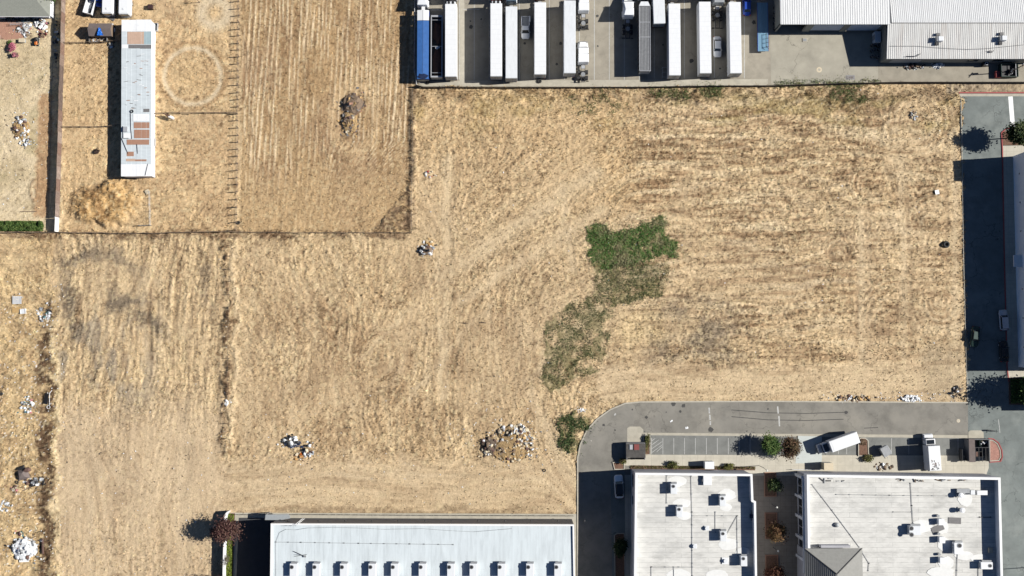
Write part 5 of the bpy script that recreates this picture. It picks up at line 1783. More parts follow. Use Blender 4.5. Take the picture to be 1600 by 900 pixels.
def box_truck(px, py, rz, label, box_m, cab_m, bl, h=3.4, graffiti=False, bw=2.5):
    """px,py = centre of the cargo box roof"""
    p = P(px, py, h)
    t = thing('box_truck', label, 'truck', (p.x, p.y, 0.02), rz)
    MB().box((0, 0, (1.0 + h) / 2), (bw, bl, h - 1.0), bevel=0.05).build('cargo_box', box_m, t)
    MB().box((0, 0, h + 0.01), (bw - 0.16, bl - 0.16, 0.03)).build('roof_panel', box_m, t)
    f = bl / 2
    MB().box((0, f + 0.75, 1.45), (2.15, 1.3, 1.7), bevel=0.12).build('cab', cab_m, t)
    MB().box((0, f + 1.42, 1.85), (1.85, 0.1, 0.75), rx=R(-20)).build('windshield', 'glass', t)
    MB().box((0, f + 0.7, 2.34), (1.6, 0.9, 0.06)).build('cab_roof_vent', 'glass', t)
    MB().box((0, f + 1.8, 1.0), (2.0, 0.9, 0.75), bevel=0.12).build('hood', cab_m, t)
    MB().box((0, f + 2.3, 0.6), (2.2, 0.18, 0.35)).build('bumper', 'steel', t)
    MB().box((0, 0.3, 0.85), (0.9, bl + 1.5, 0.25)).build('chassis_rail', 'dark', t)
    for s in (-1, 1):
        MB().box((s * bw / 4, -bl / 2 - 0.03, (1.2 + h) / 2), (bw / 2 - .06, .06, h - 1.5)).build('rear_door', 'white2', t)
        MB().box((s * 1.3, f + 1.2, 1.8), (0.25, 0.1, 0.45)).build('mirror', 'black', t)
        MB().box((s * 0.8, f + 2.25, 0.95), (0.35, 0.1, 0.2)).build('headlight', 'lamp', t)
        wheel(t, s * 0.9, f + 1.4, 0.45, 0.25)
        wheel(t, s * 0.8, -bl / 2 + 1.6, 0.45, 0.24, True)
    if graffiti:
        for k in range(26):
            MB().box((rnd.uniform(-0.95, 0.9), -bl / 2 + rnd.uniform(0.2, 2.3), h + 0.034), (rnd.uniform(.1, .7), rnd.uniform(.06, .2), 0.01), rz=rnd.uniform(0, 3)).build('dirt_streak', rnd.choice(['dark', 'steel', 'brown']), t)
    else:
        MB().box((0, bl / 2 - 0.5, h + 0.03), (bw - .3, 0.04, 0.02)).build('roof_bow', 'white2', t)
    return t


p0, p1 = P(1297.5, 698.5, 3.4), P(1341, 683, 3.4)
rz = math.atan2(p0.y - p1.y, p0.x - p1.x) - math.pi / 2
box_truck(1319.5, 690.8, rz, 'white box truck parked askew with its dark cab by the concrete pad', 'white', 'white2', (p0 - p1).length)
box_truck(1460.5, 716, R(3), 'upright white box truck with dirt streaks on its roof', 'white', 'white', 5.3, h=3.9, graffiti=True, bw=2.6)

# small covered trailer with grey lid
t = thing('utility_trailer', 'small tilted grey covered cart right of the planter island', 'cart', P(1380, 704), R(28))
MB().box((0, 0, 1.0), (1.7, 2.0, 1.1), bevel=0.06).build('body', 'greypaint', t)
MB().box((0.05, 0, 1.6), (1.8, 2.1, 0.12)).build('lid', 'steel', t)
MB().box((1.0, -0.2, 0.8), (0.3, 1.4, 0.5)).build('step', 'white', t)
MB().tube((0, -1.0, 0.5), (0, -1.9, 0.5), 0.05).build('tongue', 'steel', t)
for s in (-1, 1):
    wheel(t, s * 0.75, 0, 0.35, 0.2)
# paddock vehicles at the upper left
p = P(140, 9, 1.2)
t = thing('utility_trailer', 'white open utility trailer parked askew by the fence', 'trailer', (p.x, p.y, 0), R(-15))
for s in (-1, 1):
    MB().box((s * 0.95, 0, 1.0), (0.12, 3.6, 1.0)).build('side_wall', 'white', t)
    wheel(t, s * 1.05, 0, 0.35, 0.2)
MB().box((0, -1.8, 1.0), (2.0, 0.1, 1.0)).box((0, 1.8, 1.1), (2.0, 0.15, 1.2)).build('end_wall', 'white', t)
MB().box((0, 0, 0.6), (1.9, 3.6, 0.1)).build('floor', 'white2', t)
for k in range(8):
    MB().box((0.25 + rnd.uniform(-.3, .4), rnd.uniform(-1.3, 1.2), 0.75 + rnd.uniform(0, .3)), (0.18, 1.4, 0.1), rz=rnd.uniform(-.3, .3)).build('scrap', rnd.choice(['steel', 'dark', 'wood']), t)
MB().ball((0.1, 1.4, 1.2), (0.9, 0.4, 0.3), 2, .2).build('bundled_tarp', 'navy', t)
MB().tube((0, 1.9, 0.6), (0, 3.1, 0.5), 0.06).build('tongue', 'steel', t)
for x, y, lb, L in ((166.5, 20.5, 'left of two white camper trailers above the shed', 7.0), (192.5, 21.5, 'right of two white camper trailers above the shed', 7.5)):
    p = P(x, y, 2.7)
    t = thing('camper_trailer', lb, 'camper', (p.x, p.y, 0), R(0), 'white campers at the upper left')
    hw = 1.2
    MB().box((0, L / 2, 1.6), (2.4, L, 2.1), bevel=0.18, seg=2).build('body', 'white', t)
    MB().box((0, L * .5, 2.69), (0.7, 0.7, 0.1)).box((0, L * .15, 2.69), (0.4, 0.4, 0.1)).build('roof_vent', 'white2', t)
    MB().box((0, -0.02, 1.9), (1.6, 0.06, 0.7)).build('rear_window', 'glass', t)
    MB().box((0, -0.1, 0.6), (2.2, 0.15, 0.2)).build('bumper', 'steel', t)
    for s in (-1, 1):
        wheel(t, s * 1.05, L * .4, 0.36, 0.22)
        MB().box((s * 1.205, L * .6, 1.9), (0.04, 1.2, 0.6)).build('side_window', 'glass', t)
p = P(154, 3, 1.5)
t = thing('parked_wagon', 'blue car body squeezed between the open trailer and a camper', 'car', (p.x, p.y, 0), R(-8))
MB().box((0, 1.2, 0.7), (1.5, 4.2, 0.7), bevel=0.15).build('body', 'bluepaint', t)
MB().box((0, 1.0, 1.2), (1.3, 2.2, 0.5), bevel=0.12).build('window_band', 'glass', t)
MB().box((0, 1.0, 1.48), (1.15, 1.7, 0.06)).build('roof', 'bluepaint', t)
for s in (-1, 1):
    wheel(t, s * .65, 0.1, 0.32, 0.2)
    wheel(t, s * .65, 2.5, 0.32, 0.2)
# ------------------------------------------------------------------ trees and shrubs
def crown_mesh(name, n, rx, ry, z0, z1, size, cols, clumps=26, seed=1, hollow=0.25):
    g = np.random.default_rng(seed)
    zc, rz_ = (z0 + z1) / 2, (z1 - z0) / 2
    cc = []
    while len(cc) < clumps:
        p = g.uniform(-1, 1, 3)
        d = np.linalg.norm(p)
        if hollow < d < 1:
            cc.append(p * (0.62 + 0.3 * g.random()))
    cc = np.array(cc)
    k = g.integers(0, clumps, n)
    spread = g.uniform(0.16, 0.34, clumps)[k]
    pt = cc[k] + g.normal(0, 1, (n, 3)) * spread[:, None]
    x, y, z = pt[:, 0] * rx, pt[:, 1] * ry, zc + pt[:, 2] * rz_
    z = np.maximum(z, 0.08)
    V_ = leaf_cloud(n, x, y, z, size, 0.8)
    cl = np.array(cols, np.float32)
    tone = g.integers(0, len(cl), clumps)[k]
    tone = np.where(g.random(n) < 0.3, g.integers(0, len(cl), n), tone)
    C_ = np.repeat(cl[tone] * g.uniform(0.7, 1.3, n)[:, None], 4, 0)
    me = np_mesh(name, V_, np.arange(len(V_)).reshape(-1, 4), C_)
    me.materials.append(LEAF)
    return me, cc * np.array([rx, ry, rz_]) + np.array([0, 0, zc])


def tree(px, py, label, h, rx, ry, z0, cols, n=4500, size=0.16, seed=1, trunk_r=0.14, name='tree', cat='tree', group=None, clumps=26, limbs=9, base=0.0):
    p = P(px, py, base)
    t = thing(name, label, cat, p, rnd.uniform(-.3, .3), group)
    me, cc = crown_mesh('crown', n, rx, ry, z0, h, size, cols, clumps, seed)
    link('crown', me, t)
    mb = MB()
    mid_ = Vector((0, 0, z0 + (h - z0) * 0.25))
    mb.tube((0, 0, -0.1), mid_, trunk_r, 8, trunk_r * 0.7)
    for c_ in cc[:limbs]:
        v = Vector(c_)
        k = mid_.lerp(v, 0.5) + Vector((0, 0, -0.15))
        mb.tube(mid_, k, trunk_r * 0.5, 5, trunk_r * 0.3)
        mb.tube(k, v, trunk_r * 0.3, 5, trunk_r * 0.1)
    mb.build('trunk', 'bark', t)
    return t


GRN = [(0.035, 0.075, 0.018), (0.06, 0.11, 0.025), (0.09, 0.14, 0.04), (0.13, 0.17, 0.05)]
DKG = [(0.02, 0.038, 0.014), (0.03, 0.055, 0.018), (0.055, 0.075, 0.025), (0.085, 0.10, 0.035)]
PLUM = [(0.05, 0.022, 0.022), (0.08, 0.04, 0.035), (0.12, 0.06, 0.05), (0.15, 0.09, 0.07)]
RUST = [(0.06, 0.03, 0.018), (0.12, 0.06, 0.03), (0.18, 0.11, 0.05), (0.09, 0.07, 0.03)]
OLIV = [(0.06, 0.075, 0.025), (0.11, 0.12, 0.035), (0.17, 0.16, 0.05), (0.09, 0.07, 0.04)]
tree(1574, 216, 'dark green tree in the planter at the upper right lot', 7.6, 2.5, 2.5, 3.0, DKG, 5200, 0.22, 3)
tree(1614, 611, 'broad tree beyond the right edge casting its shade on the lot entry', 8.6, 3.7, 3.3, 2.6, GRN, 7000, 0.24, 4, 0.2)
tree(1200, 694.5, 'leafy bright green tree at the end of the empty parking stalls', 4.8, 1.75, 1.95, 1.3, GRN, 4200, 0.16, 5)
tree(1230, 698, 'round dark maroon tree beside the bright green one', 4.4, 2.0, 2.0, 1.2, [(0.05, 0.025, 0.018), (0.085, 0.042, 0.028), (0.12, 0.07, 0.04), (0.07, 0.055, 0.025)], 4600, 0.15, 6)
tree(359, 826, 'large purple leaved tree over the wall at the lower left', 6.4, 2.55, 2.5, 1.6, PLUM, 6500, 0.17, 7, 0.16)
tree(356, 872, 'sparse leafless shrub by the lower end of the wall', 3.2, 1.0, 1.3, 1.0, [(0.12, 0.10, 0.08), (0.16, 0.14, 0.11)], 260, 0.12, 8, 0.07, name='shrub', cat='shrub', limbs=20)
tree(350, 914, 'purple tree at the bottom edge beside the wall', 6.0, 2.2, 2.2, 1.6, PLUM, 4000, 0.17, 17, 0.14)
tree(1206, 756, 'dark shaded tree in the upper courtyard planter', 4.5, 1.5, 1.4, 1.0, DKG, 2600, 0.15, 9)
tree(1207, 828, 'rust leaved tree in the middle courtyard planter', 6.2, 1.9, 1.9, 1.4, RUST, 3600, 0.16, 10)
tree(1204, 893, 'dark red tree in the lowest courtyard planter', 5.6, 1.9, 1.7, 1.2, [(0.06, 0.022, 0.015), (0.10, 0.04, 0.025), (0.14, 0.08, 0.04)], 3200, 0.16, 12)
tree(84, -2, 'green tree poking in at the top behind the house', 5.0, 1.7, 1.4, 1.2, GRN, 2600, 0.18, 13)
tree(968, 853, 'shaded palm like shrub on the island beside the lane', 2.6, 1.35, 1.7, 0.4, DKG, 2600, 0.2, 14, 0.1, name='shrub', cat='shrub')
for x, y, rx, ry, h, cl, lb, sd_ in ((973, 720, .75, .65, 1.3, OLIV, 'small round shrub left of the trash enclosure walk', 21), (1011, 690, .6, 2.0, 1.0, OLIV, 'clipped brown green hedge beside the hatched stall', 22),
                                     (1050, 726, 1.0, .75, 1.4, OLIV, 'rounded olive shrub by the front wall of the square building', 23),
                                     (1138, 728, .95, .7, 1.4, OLIV, 'rounded olive shrub right of the white cabinet', 24),
                                     (1355, 716, 1.15, .8, 1.3, OLIV, 'yellow green shrub at the foot of the planter island', 25),
                                     (23, 76, .85, .85, 1.5, [(0.5, 0.14, 0.2), (0.62, 0.26, 0.3), (0.35, 0.10, 0.14)], 'pink flowering bush in the back yard', 26),
                                     (26, 87, .6, .5, 1.3, [(0.5, 0.18, 0.22), (0.35, 0.2, 0.2), (0.16, 0.12, 0.1)], 'smaller faded pink bush below the flowering one', 27),
                                     (17, 68, .5, .5, .6, GRN, 'little green bush above the pink one', 28),
                                     (152, 237, .55, .5, .7, [(0.05, 0.035, 0.03), (0.09, 0.06, 0.05)], 'small dark bush in the left paddock', 29),
                                     (1346, 690, .7, .7, .9, [(0.14, 0.09, 0.06), (0.2, 0.14, 0.09)], 'dry twiggy shrub on the planter island', 30)):
    tree(x, y, lb, h, rx, ry, 0.1, cl, 1100 if rx < .8 else 1700, 0.11, sd_, 0.05, name='shrub', cat='shrub', limbs=5, clumps=14)


def ground_cover(name, pg, n, h, size, cols, label, base=0.1):
    g = np.random.default_rng(len(name) + n)
    bx = [p[0] for p in pg]
    by = [p[1] for p in pg]
    a, b = g.uniform(min(bx), max(bx), n), g.uniform(min(by), max(by), n)
    ok = inpoly(a, b, pg)
    a, b = a[ok], b[ok]
    x, y, _, _ = sample_ground(a, b)
    z = base + g.uniform(0, h, len(x)) * (0.5 + vn(x, y, 0.8, 0.8, 3))
    V_ = leaf_cloud(len(x), x, y, z, size)
    cl = np.array(cols, np.float32)
    C_ = np.repeat(cl[g.integers(0, len(cl), len(x))] * g.uniform(.7, 1.3, len(x))[:, None], 4, 0)
    me = np_mesh(name, V_, np.arange(len(V_)).reshape(-1, 4), C_)
    me.materials.append(LEAF)
    return tag(link(name, me), label, 'plants', kind='stuff')


YG = [(0.12, 0.17, 0.02), (0.17, 0.21, 0.03), (0.09, 0.13, 0.02), (0.2, 0.22, 0.05)]
ground_cover('ground_cover', [(354, 803), (366, 803), (364, 850), (361, 990), (348, 990), (350, 850)], 14000, 0.5, 0.13, YG, 'yellow green ground cover inside the lower left wall')
ground_cover('hedge', [(-10, 346), (66, 346), (69, 352), (68, 361), (-10, 361)], 12000, 0.9, 0.15, GRN, 'bright green vine row along the back yard fence', 0.0)
ground_cover('lawn', [(1578, 592), (1640, 592), (1640, 632), (1579, 630)], 7000, 0.3, 0.13, GRN, 'shaded green lawn patch at the right edge', 0.12)
ground_cover('low_planting', [(985, 727), (1180, 729), (1180, 733), (985, 732)], 2500, 0.3, 0.1, OLIV + [(0.2, 0.14, 0.1)], 'thin strip of low planting before the square building', 0.12)
struct('soil_bed', MB().prism(poly([(351, 802), (367, 802), (365, 850), (362, 990), (347, 990), (349, 850)], 0.1), -0.1, 0.1), 'soil')
struct('soil_bed', MB().prism(poly([(985, 727), (1180, 729), (1180, 735), (985, 733)], 0.13), 0, 0.13), 'soil')
struct('soil_bed', MB().prism(poly([(1576, 590), (1640, 590), (1640, 634), (1577, 632)], 0.13), 0, 0.13), 'soil')
struct('soil_bed', MB().prism(poly([(1567, 205), (1640, 201), (1640, 227), (1567, 227)], 0.12), 0, 0.12), 'soil')


def planter(name, pts, label, m='kerb', fill='soil', h=0.3, w=0.18):
    pl = poly(pts, h)
    c_ = Vector((sum(p[0] for p in pl) / len(pl), sum(p[1] for p in pl) / len(pl), 0))
    t = thing(name, label, 'planter', c_)
    q = loc(pl, c_)
    ring_prism(MB(), q, w, 0, h).build('edging', m, t)
    MB().prism(inset(q, w), 0, h - 0.08).build('soil_fill', fill, t)
    return t


planter('planter_bed', [(1194.5, 738), (1213, 738), (1213.5, 776), (1194.5, 776)], 'brick edged bed at the top of the courtyard', 'rust')
planter('planter_bed', [(1195, 801), (1214.5, 801), (1215, 842), (1196, 842)], 'brick edged bed in the middle of the courtyard', 'rust')
planter('planter_bed', [(1196, 867), (1216, 867), (1217, 940), (1197, 940)], 'brick edged bed at the bottom of the courtyard', 'rust')
planter('planter_island', [(1341, 687), (1345, 684), (1352, 684), (1357, 688), (1358, 713), (1341, 713)], 'rounded soil island between the two white trucks')
planter('planter_island', [(1005, 681), (1016, 681), (1016.5, 711), (1007, 711)], 'soil island with hedge left of the hatched stall')
planter('planter_island', [(957, 722), (976, 722), (976, 734), (960, 734)], 'small corner island with shrub at the road bend', h=0.2)
planter('planter_island', [(959.5, 836), (964, 833), (976, 833), (978, 940), (961, 940)], 'narrow island with palm shrub in the shaded lane', h=0.2)
planter('planter_island', [(1546, 687), (1552, 688), (1559, 693), (1563.5, 703), (1564.5, 714), (1561, 720), (1546, 721)], 'reddish half round island right of the dark enclosure', 'kerb', mat('brick_chips', (0.36, 0.19, 0.15, 1), 0.95, 0.25, 3, bump=0.03), h=0.14)

# ------------------------------------------------------------------ painted lines, stains and plates
def paint(name, a, b, w, m, parent, z=0.034):
    a, b = P(*a, z), P(*b, z)
    d = (b - a).normalized()
    n_ = Vector((-d.y, d.x, 0)) * w / 2
    return MB().prism([(a + n_)[:2], (b + n_)[:2], (b - n_)[:2], (a - n_)[:2]], z - 0.003, z).build(name, m, parent)


yl = thing('yard_markings', 'faded white stall lines painted across the truck yard', 'markings')
for k in range(-3, 20):
    x = 741 + 23.45 * k
    if 665 < x < 1180:
        paint('stall_line', (x, -25), (x, 124.5 - 2 * (x > 1000)), 0.13, 'line', yl)
for a, b in (((669, 15.5), (692, 15.5)), ((724, 14.5), (750, 14.5))):
    paint('stall_line', a, b, 0.13, 'line', yl)
sl = thing('stall_markings', 'white stall lines and hatching in front of the square building', 'markings')
for k, x in enumerate((1018, 1035.8, 1052.8, 1069.6, 1086.5, 1103.8, 1120.8, 1138, 1155, 1172, 1310, 1323, 1393, 1420, 1497)):
    paint('stall_line', (x, 684.5), (x, 709.8), 0.1, 'line', sl, 0.036)
for k in range(4):
    paint('hatch_line', (1018.6, 689 + 6 * k), (1018.6 + min(16.5, 5 + 5.6 * k), 689 + 6 * k - min(12, 4 + 3.6 * k)), 0.09, 'line', sl, 0.0365)
paint('hatch_line', (1026, 706), (1035, 698), 0.09, 'line', sl, 0.0365)
wl = thing('lot_markings', 'broad white bar painted on the upper right lot', 'markings')
paint('bar', (1578.8, 150.8), (1582.5, 198), 1.0, 'coping', wl, 0.03)
paint('lane_line', (1560, 655), (1562.5, 676), 0.12, 'line', wl, 0.03)
rm = thing('road_markings', 'short dashed white cross marks on the weathered road', 'markings')
for a, b in (((1108, 637), (1108.5, 646)), ((1109, 648), (1109.5, 656)), ((1110, 658), (1110, 664)), ((1215, 635), (1216, 646)), ((1217, 650), (1218, 666)), ((960, 649), (962, 646))):
    paint('dash', a, b, 0.3, 'line', rm, 0.026)
sk = thing('skid_marks', 'dark tyre marks on the weathered road above the stalls', 'markings')
for pts in ([(1143, 640.5), (1200, 645), (1260, 646), (1325, 644)], [(1143, 651), (1200, 656), (1260, 657), (1318, 655)], [(1350, 669), (1372, 668)]):
    for a, b in zip(pts, pts[1:]):
        paint('tyre_mark', a, b, 0.16, 'stain', sk, 0.0255)


def blob(px, py, r, m, parent, z, name='oil_spot'):
    c_ = P(px, py, z)
    n_ = 14
    pl = [(c_.x + r * rnd.uniform(.7, 1.25) * math.cos(6.283 * k / n_), c_.y + r * rnd.uniform(.7, 1.25) * math.sin(6.283 * k / n_)) for k in range(n_)]
    MB().prism(pl, z - 0.003, z).build(name, m, parent)


for x, y, r in ((1052, 631, .5), (1068, 634, .45), (1063, 643, .3), (1010, 652, .35), (943, 664, .3), (988, 640, .2), (961, 672, .2), (1110, 671, .6), (1322, 644, .4), (1041, 644, .15), (1200, 639, .2)):
    blob(x, y, r, 'stain', sk, 0.0252)
ys_ = thing('yard_stains', 'dark oil stains on the truck yard stalls', 'markings')
for x, y, r in ((736, 42, .45), (752, 30, .2), (934, 72, .22), (735, 33, .2), (876, 68, .4), (820, 68, .3), (1080, 95, .5), (1178, 35, .45), (1036, 70, .2), (870, 100, .3), (1125, 107, .2), (933, 25, .35)):
    blob(x, y, r, 'stain', ys_, 0.032)
t = thing('drain_grate', 'rectangular brown drain grate in the cracked slab', 'grate', P(1328.5, 121, 0.03))
MB().box((0, 0, 0.01), (2.0, 1.0, 0.03)).build('frame', 'steel', t)
for k in range(7):
    MB().box((-0.8 + k * 0.27, 0, 0.03), (0.1, 0.85, 0.02)).build('bar', 'brown', t)
t = thing('manhole_cover', 'round pale manhole cover in the cracked slab', 'manhole', P(1280, 109, 0.028))
MB().cyl((0, 0, 0.005), 0.62, 0.02, 20).build('plate', 'beige', t)
MB().cyl((0, 0, 0.018), 0.3, 0.01, 16).build('lid', 'concp', t)
t = thing('manhole_cover', 'round pale manhole cover near the right end of the road', 'manhole', P(1497.5, 657.5, 0.02))
MB().cyl((0, 0, 0.008), 0.38, 0.02, 20).build('plate', 'beige', t)
MB().cyl((0, 0, 0.02), 0.25, 0.01, 16).build('lid', 'conc', t)
t = thing('utility_pit', 'small square utility pit with pale rim in the slab', 'pit', P(1258, 62.5, 0.03))
MB().box((0, 0, 0.05), (1.2, 0.9, 0.1)).build('rim', 'concp', t)
MB().box((-0.1, 0, 0.105), (0.8, 0.6, 0.02)).build('cover', 'steel', t)
for x, y, rz_, s, lb in ((1073, 668.5, 0.1, (0.6, 0.45), 'white paper sheet lying on the road'), (1049, 658, 0.5, (0.6, 0.3), 'crumpled pale scrap lying on the road left of the paper')):
    t = thing('paper_litter', lb, 'litter', P(x, y, 0.025), rz_)
    MB().box((0, 0, 0.02), (*s, 0.03)).box((s[0] * .3, 0.1, 0.05), (s[0] * .5, s[1] * .5, 0.02), ry=.3).build('paper', 'white', t)

# ------------------------------------------------------------------ fences
def post_fence(name, pts, label, spacing, h, rails=(0.9, 0.5), m='wood', r=0.06, rail_r=0.03, cat='fence', jit=0.15, skip=0.0):
    q = [P(x, y) for x, y in pts]
    t = thing(name, label, cat, q[0])
    o_ = q[0]
    prev = None
    me_ = MB().tube((0, 0, -0.2), (0, 0, 1.0), r, 6).mesh('post', m)
    for a, b in zip(q, q[1:]):
        n_ = max(1, round((b - a).length / spacing))
        for k in range(n_ + (1 if b is q[-1] else 0)):
            c_ = a.lerp(b, k / n_) + Vector((rnd.uniform(-jit, jit), rnd.uniform(-jit, jit), 0)) * 0.5 - o_
            hh = h * rnd.uniform(0.85, 1.1)
            if rnd.random() >= skip:
                o = link('post', me_, t, c_)
                o.scale = (1, 1, hh)
                o.rotation_euler = (rnd.uniform(-.05, .05), rnd.uniform(-.05, .05), 0)
            if prev is not None:
                for rr in rails:
                    MB().tube(prev + Vector((0, 0, rr * h)), c_ + Vector((0, 0, rr * h)), rail_r, 4).build('rail', m if rail_r > 0.02 else 'wire', t)
            prev = c_
    return t


post_fence('pasture_fence', [(374, -8), (373.5, 100), (372.5, 200), (371.5, 300), (370, 360)], 'post and wire fence between the paddock and the striped field', 1.65, 1.55, (0.9, 0.55, 0.25), 'wood', 0.1, 0.014)
post_fence('paddock_fence', [(100, 68), (150, 67.5), (196, 65)], 'rail fence across the left paddock below the shed', 1.6, 1.1, (0.95, 0.55), 'wood', 0.07, 0.05)
post_fence('paddock_fence', [(97, 199), (140, 199.5), (196, 196)], 'rail fence across the left paddock halfway down the barn', 1.8, 1.0, (0.95, 0.6), 'wood', 0.06, 0.045)
post_fence('paddock_fence', [(243, 178), (300, 177.5), (372, 177)], 'rail fence right of the barn under the round pen track', 2.4, 1.1, (0.95, 0.5), 'wood', 0.06, 0.045)
post_fence('boundary_fence', [(-8, 364), (92, 363.5), (175, 365), (240, 365), (300, 363.5), (371, 362.5)], 'rickety timber fence along the bottom of the paddocks', 1.7, 1.2, (0.9, 0.5, 0.2), 'wood', 0.07, 0.06)
post_fence('boundary_fence', [(371, 363), (450, 364), (560, 364), (643, 364)], 'wire fence along the bottom of the striped field', 2.6, 1.1, (0.9, 0.5), 'wood', 0.06, 0.03)
post_fence('boundary_fence', [(645, 140), (645, 220), (643.5, 300), (643.5, 362)], 'wire fence at the right edge of the striped field', 2.4, 1.0, (0.9, 0.5), 'wood', 0.05, 0.014)
post_fence('field_fence', [(361, 380), (359, 460), (358, 560), (356, 640), (354, 706)], 'row of old posts on the weedy bank of the middle field', 2.7, 1.35, (0.8,), 'wood', 0.07, 0.012, skip=0.15)
post_fence('field_fence', [(88, 495), (86, 560), (84, 640)], 'broken row of posts beside the trash strip', 2.6, 1.2, (), 'wood', 0.07, skip=0.2)
post_fence('field_fence', [(74, 700), (72, 790), (70, 890)], 'lower row of old posts beside the trash strip', 2.9, 1.4, (), 'wood', 0.08, skip=0.1)
post_fence('stock_gate', [(235, 300), (236, 330), (236.5, 352)], 'pale pipe gate panel between two paddocks', 1.5, 1.3, (0.95, 0.65, 0.35), 'steel', 0.04, 0.022, 'gate')
post_fence('stock_gate', [(219, 353), (236, 352.5)], 'short pipe panel at the foot of the paddock gate', 1.2, 1.3, (0.95, 0.5), 'steel', 0.05, 0.035, 'gate')
post_fence('rail_fence', [(372, 803.5), (500, 803.5), (640, 804.5), (895, 805.5)], 'thin dark fence above the long bottom building', 1.7, 1.1, (0.95, 0.1), 'dark', 0.035, 0.02, jit=0)
post_fence('rail_fence', [(1237, 733), (1280, 733.5)], 'thin white handrail by the concrete pad', 1.6, 1.0, (0.95, 0.5), 'white', 0.03, 0.03, jit=0)

FM = [M['fence'], mat('weathered_board_pale', alb(160, 142, 130), 0.9, 0.3, 1.3, world_space=True), mat('weathered_board_brown', alb(136, 110, 96), 0.9, 0.3, 1.3, world_space=True), mat('weathered_board_dark', alb(112, 96, 88), 0.9, 0.3, 1.3, world_space=True)]
# board fence of the back yard: panels of upright boards
bf = thing('board_fence', 'tall weathered board fence between the back yard and the paddocks', 'fence', P(101, -10))
fl = [P(x, y) for x, y in ((102.5, -10), (101, 70), (98.5, 140), (96.5, 225), (94, 300), (92.5, 340))]
seg_l = 2.45
pts_f = []
for a, b in zip(fl, fl[1:]):
    n_ = max(1, round((b - a).length / seg_l))
    pts_f += [a.lerp(b, k / n_) for k in range(n_)]
pts_f.append(fl[-1])
for k, (a, b) in enumerate(zip(pts_f, pts_f[1:])):
    d = b - a
    rz = math.atan2(d.y, d.x)
    mb = MB()
    nb_ = 17
    for j in range(nb_):
        f = (j + 0.5) / nb_
        c_ = a.lerp(b, f) - bf.location
        hh = 2.1 + rnd.uniform(-.06, .06) + (0.1 if k % 3 == 0 else 0)
        mb.box((c_.x + rnd.uniform(-.015, .015), c_.y, hh / 2), (d.length / nb_ * 0.93, 0.03, hh), rz=rz)
    c_ = a.lerp(b, .5) - bf.location
    for z in (0.5, 1.7):
        mb.box((c_.x - 0.06, c_.y, z), (d.length, 0.05, 0.1), rz=rz)
    mb.build('fence_panel', FM[k % 3] if rnd.random() < .8 else FM[3], bf)
    MB().box(a - bf.location + Vector((-0.05, 0, 1.1)), (0.1, 0.1, 2.2)).build('post', 'wood', bf)
wf = thing('board_fence', 'short whitewashed end section of the back yard fence', 'fence', P(92.3, 341))
a, b = P(92.3, 341), P(91.5, 363)
mb = MB()
for j in range(18):
    c_ = a.lerp(b, (j + .5) / 18) - wf.location
    mb.box((c_.x, c_.y, 1.0), (0.04, (b - a).length / 18 * .94, 2.0))
mb.build('fence_panel', 'fencew', wf)
MB().box((0, 0, 1.05), (0.14, 0.14, 2.1)).build('post', 'fencew', wf)

# dark slatted wall at the foot of the truck yard
sw_ = thing('slatted_fence', 'low dark slatted fence along the foot of the truck yard', 'fence', P(650, 138))
fl = [P(x, y) for x, y in ((650, 135), (662, 138), (760, 138.2), (860, 138.4), (1000, 138.2), (1100, 136.5), (1200, 136), (1300, 133), (1400, 130.5), (1490, 130.5), (1630, 130.5))]
pts_f = []
for a, b in zip(fl, fl[1:]):
    n_ = max(1, round((b - a).length / 3.0))
    pts_f += [a.lerp(b, k / n_) for k in range(n_)]
pts_f.append(fl[-1])
for k, (a, b) in enumerate(zip(pts_f, pts_f[1:])):
    d = b - a
    rz = math.atan2(d.y, d.x)
    mb = MB()
    for j in range(14):
        c_ = a.lerp(b, (j + .5) / 14) - sw_.location
        mb.box((c_.x, c_.y, 0.75), (d.length / 14 * .9, 0.04, 1.5 + rnd.uniform(-.06, .06)), rz=rz)
    mb.build('slat_panel', 'slat', sw_)
    MB().tube(a - sw_.location + Vector((0, 0, -.2)), a - sw_.location + Vector((0, 0, 1.65)), 0.05).build('post', 'wire', sw_)

# chain link fence on the left of the yard
cf = thing('chain_link_fence', 'chain link fence at the left side of the truck yard', 'fence', P(647, 0))
fl = [P(x, y) for x, y in ((649, -12), (649, 30), (648.5, 70), (648, 110), (651, 126), (652, 135))]
prev = None
for a, b in zip(fl, fl[1:]):
    n_ = max(1, round((b - a).length / 2.6))
    for k in range(n_ + (1 if b is fl[-1] else 0)):
        c_ = a.lerp(b, k / n_) - cf.location
        MB().tube(c_, c_ + Vector((0, 0, 1.9)), 0.04).build('post', 'silver', cf)
        if prev is not None:
            MB().tube(prev + Vector((0, 0, 1.88)), c_ + Vector((0, 0, 1.88)), 0.035, 5).build('top_rail', 'silver', cf)
            mb = MB()
            d = c_ - prev
            for j in range(16):
                f0, f1 = j / 16, min(1, (j + 6) / 16)
                mb.tube(prev + d * f0, prev + d * f1 + Vector((0, 0, 1.85 * (f1 - f0) / 0.375)), 0.006, 3)
                mb.tube(prev + d * f1, prev + d * f0 + Vector((0, 0, 1.85 * (f1 - f0) / 0.375)), 0.006, 3)
            mb.build('wire_mesh', 'silver', cf)
        prev = c_

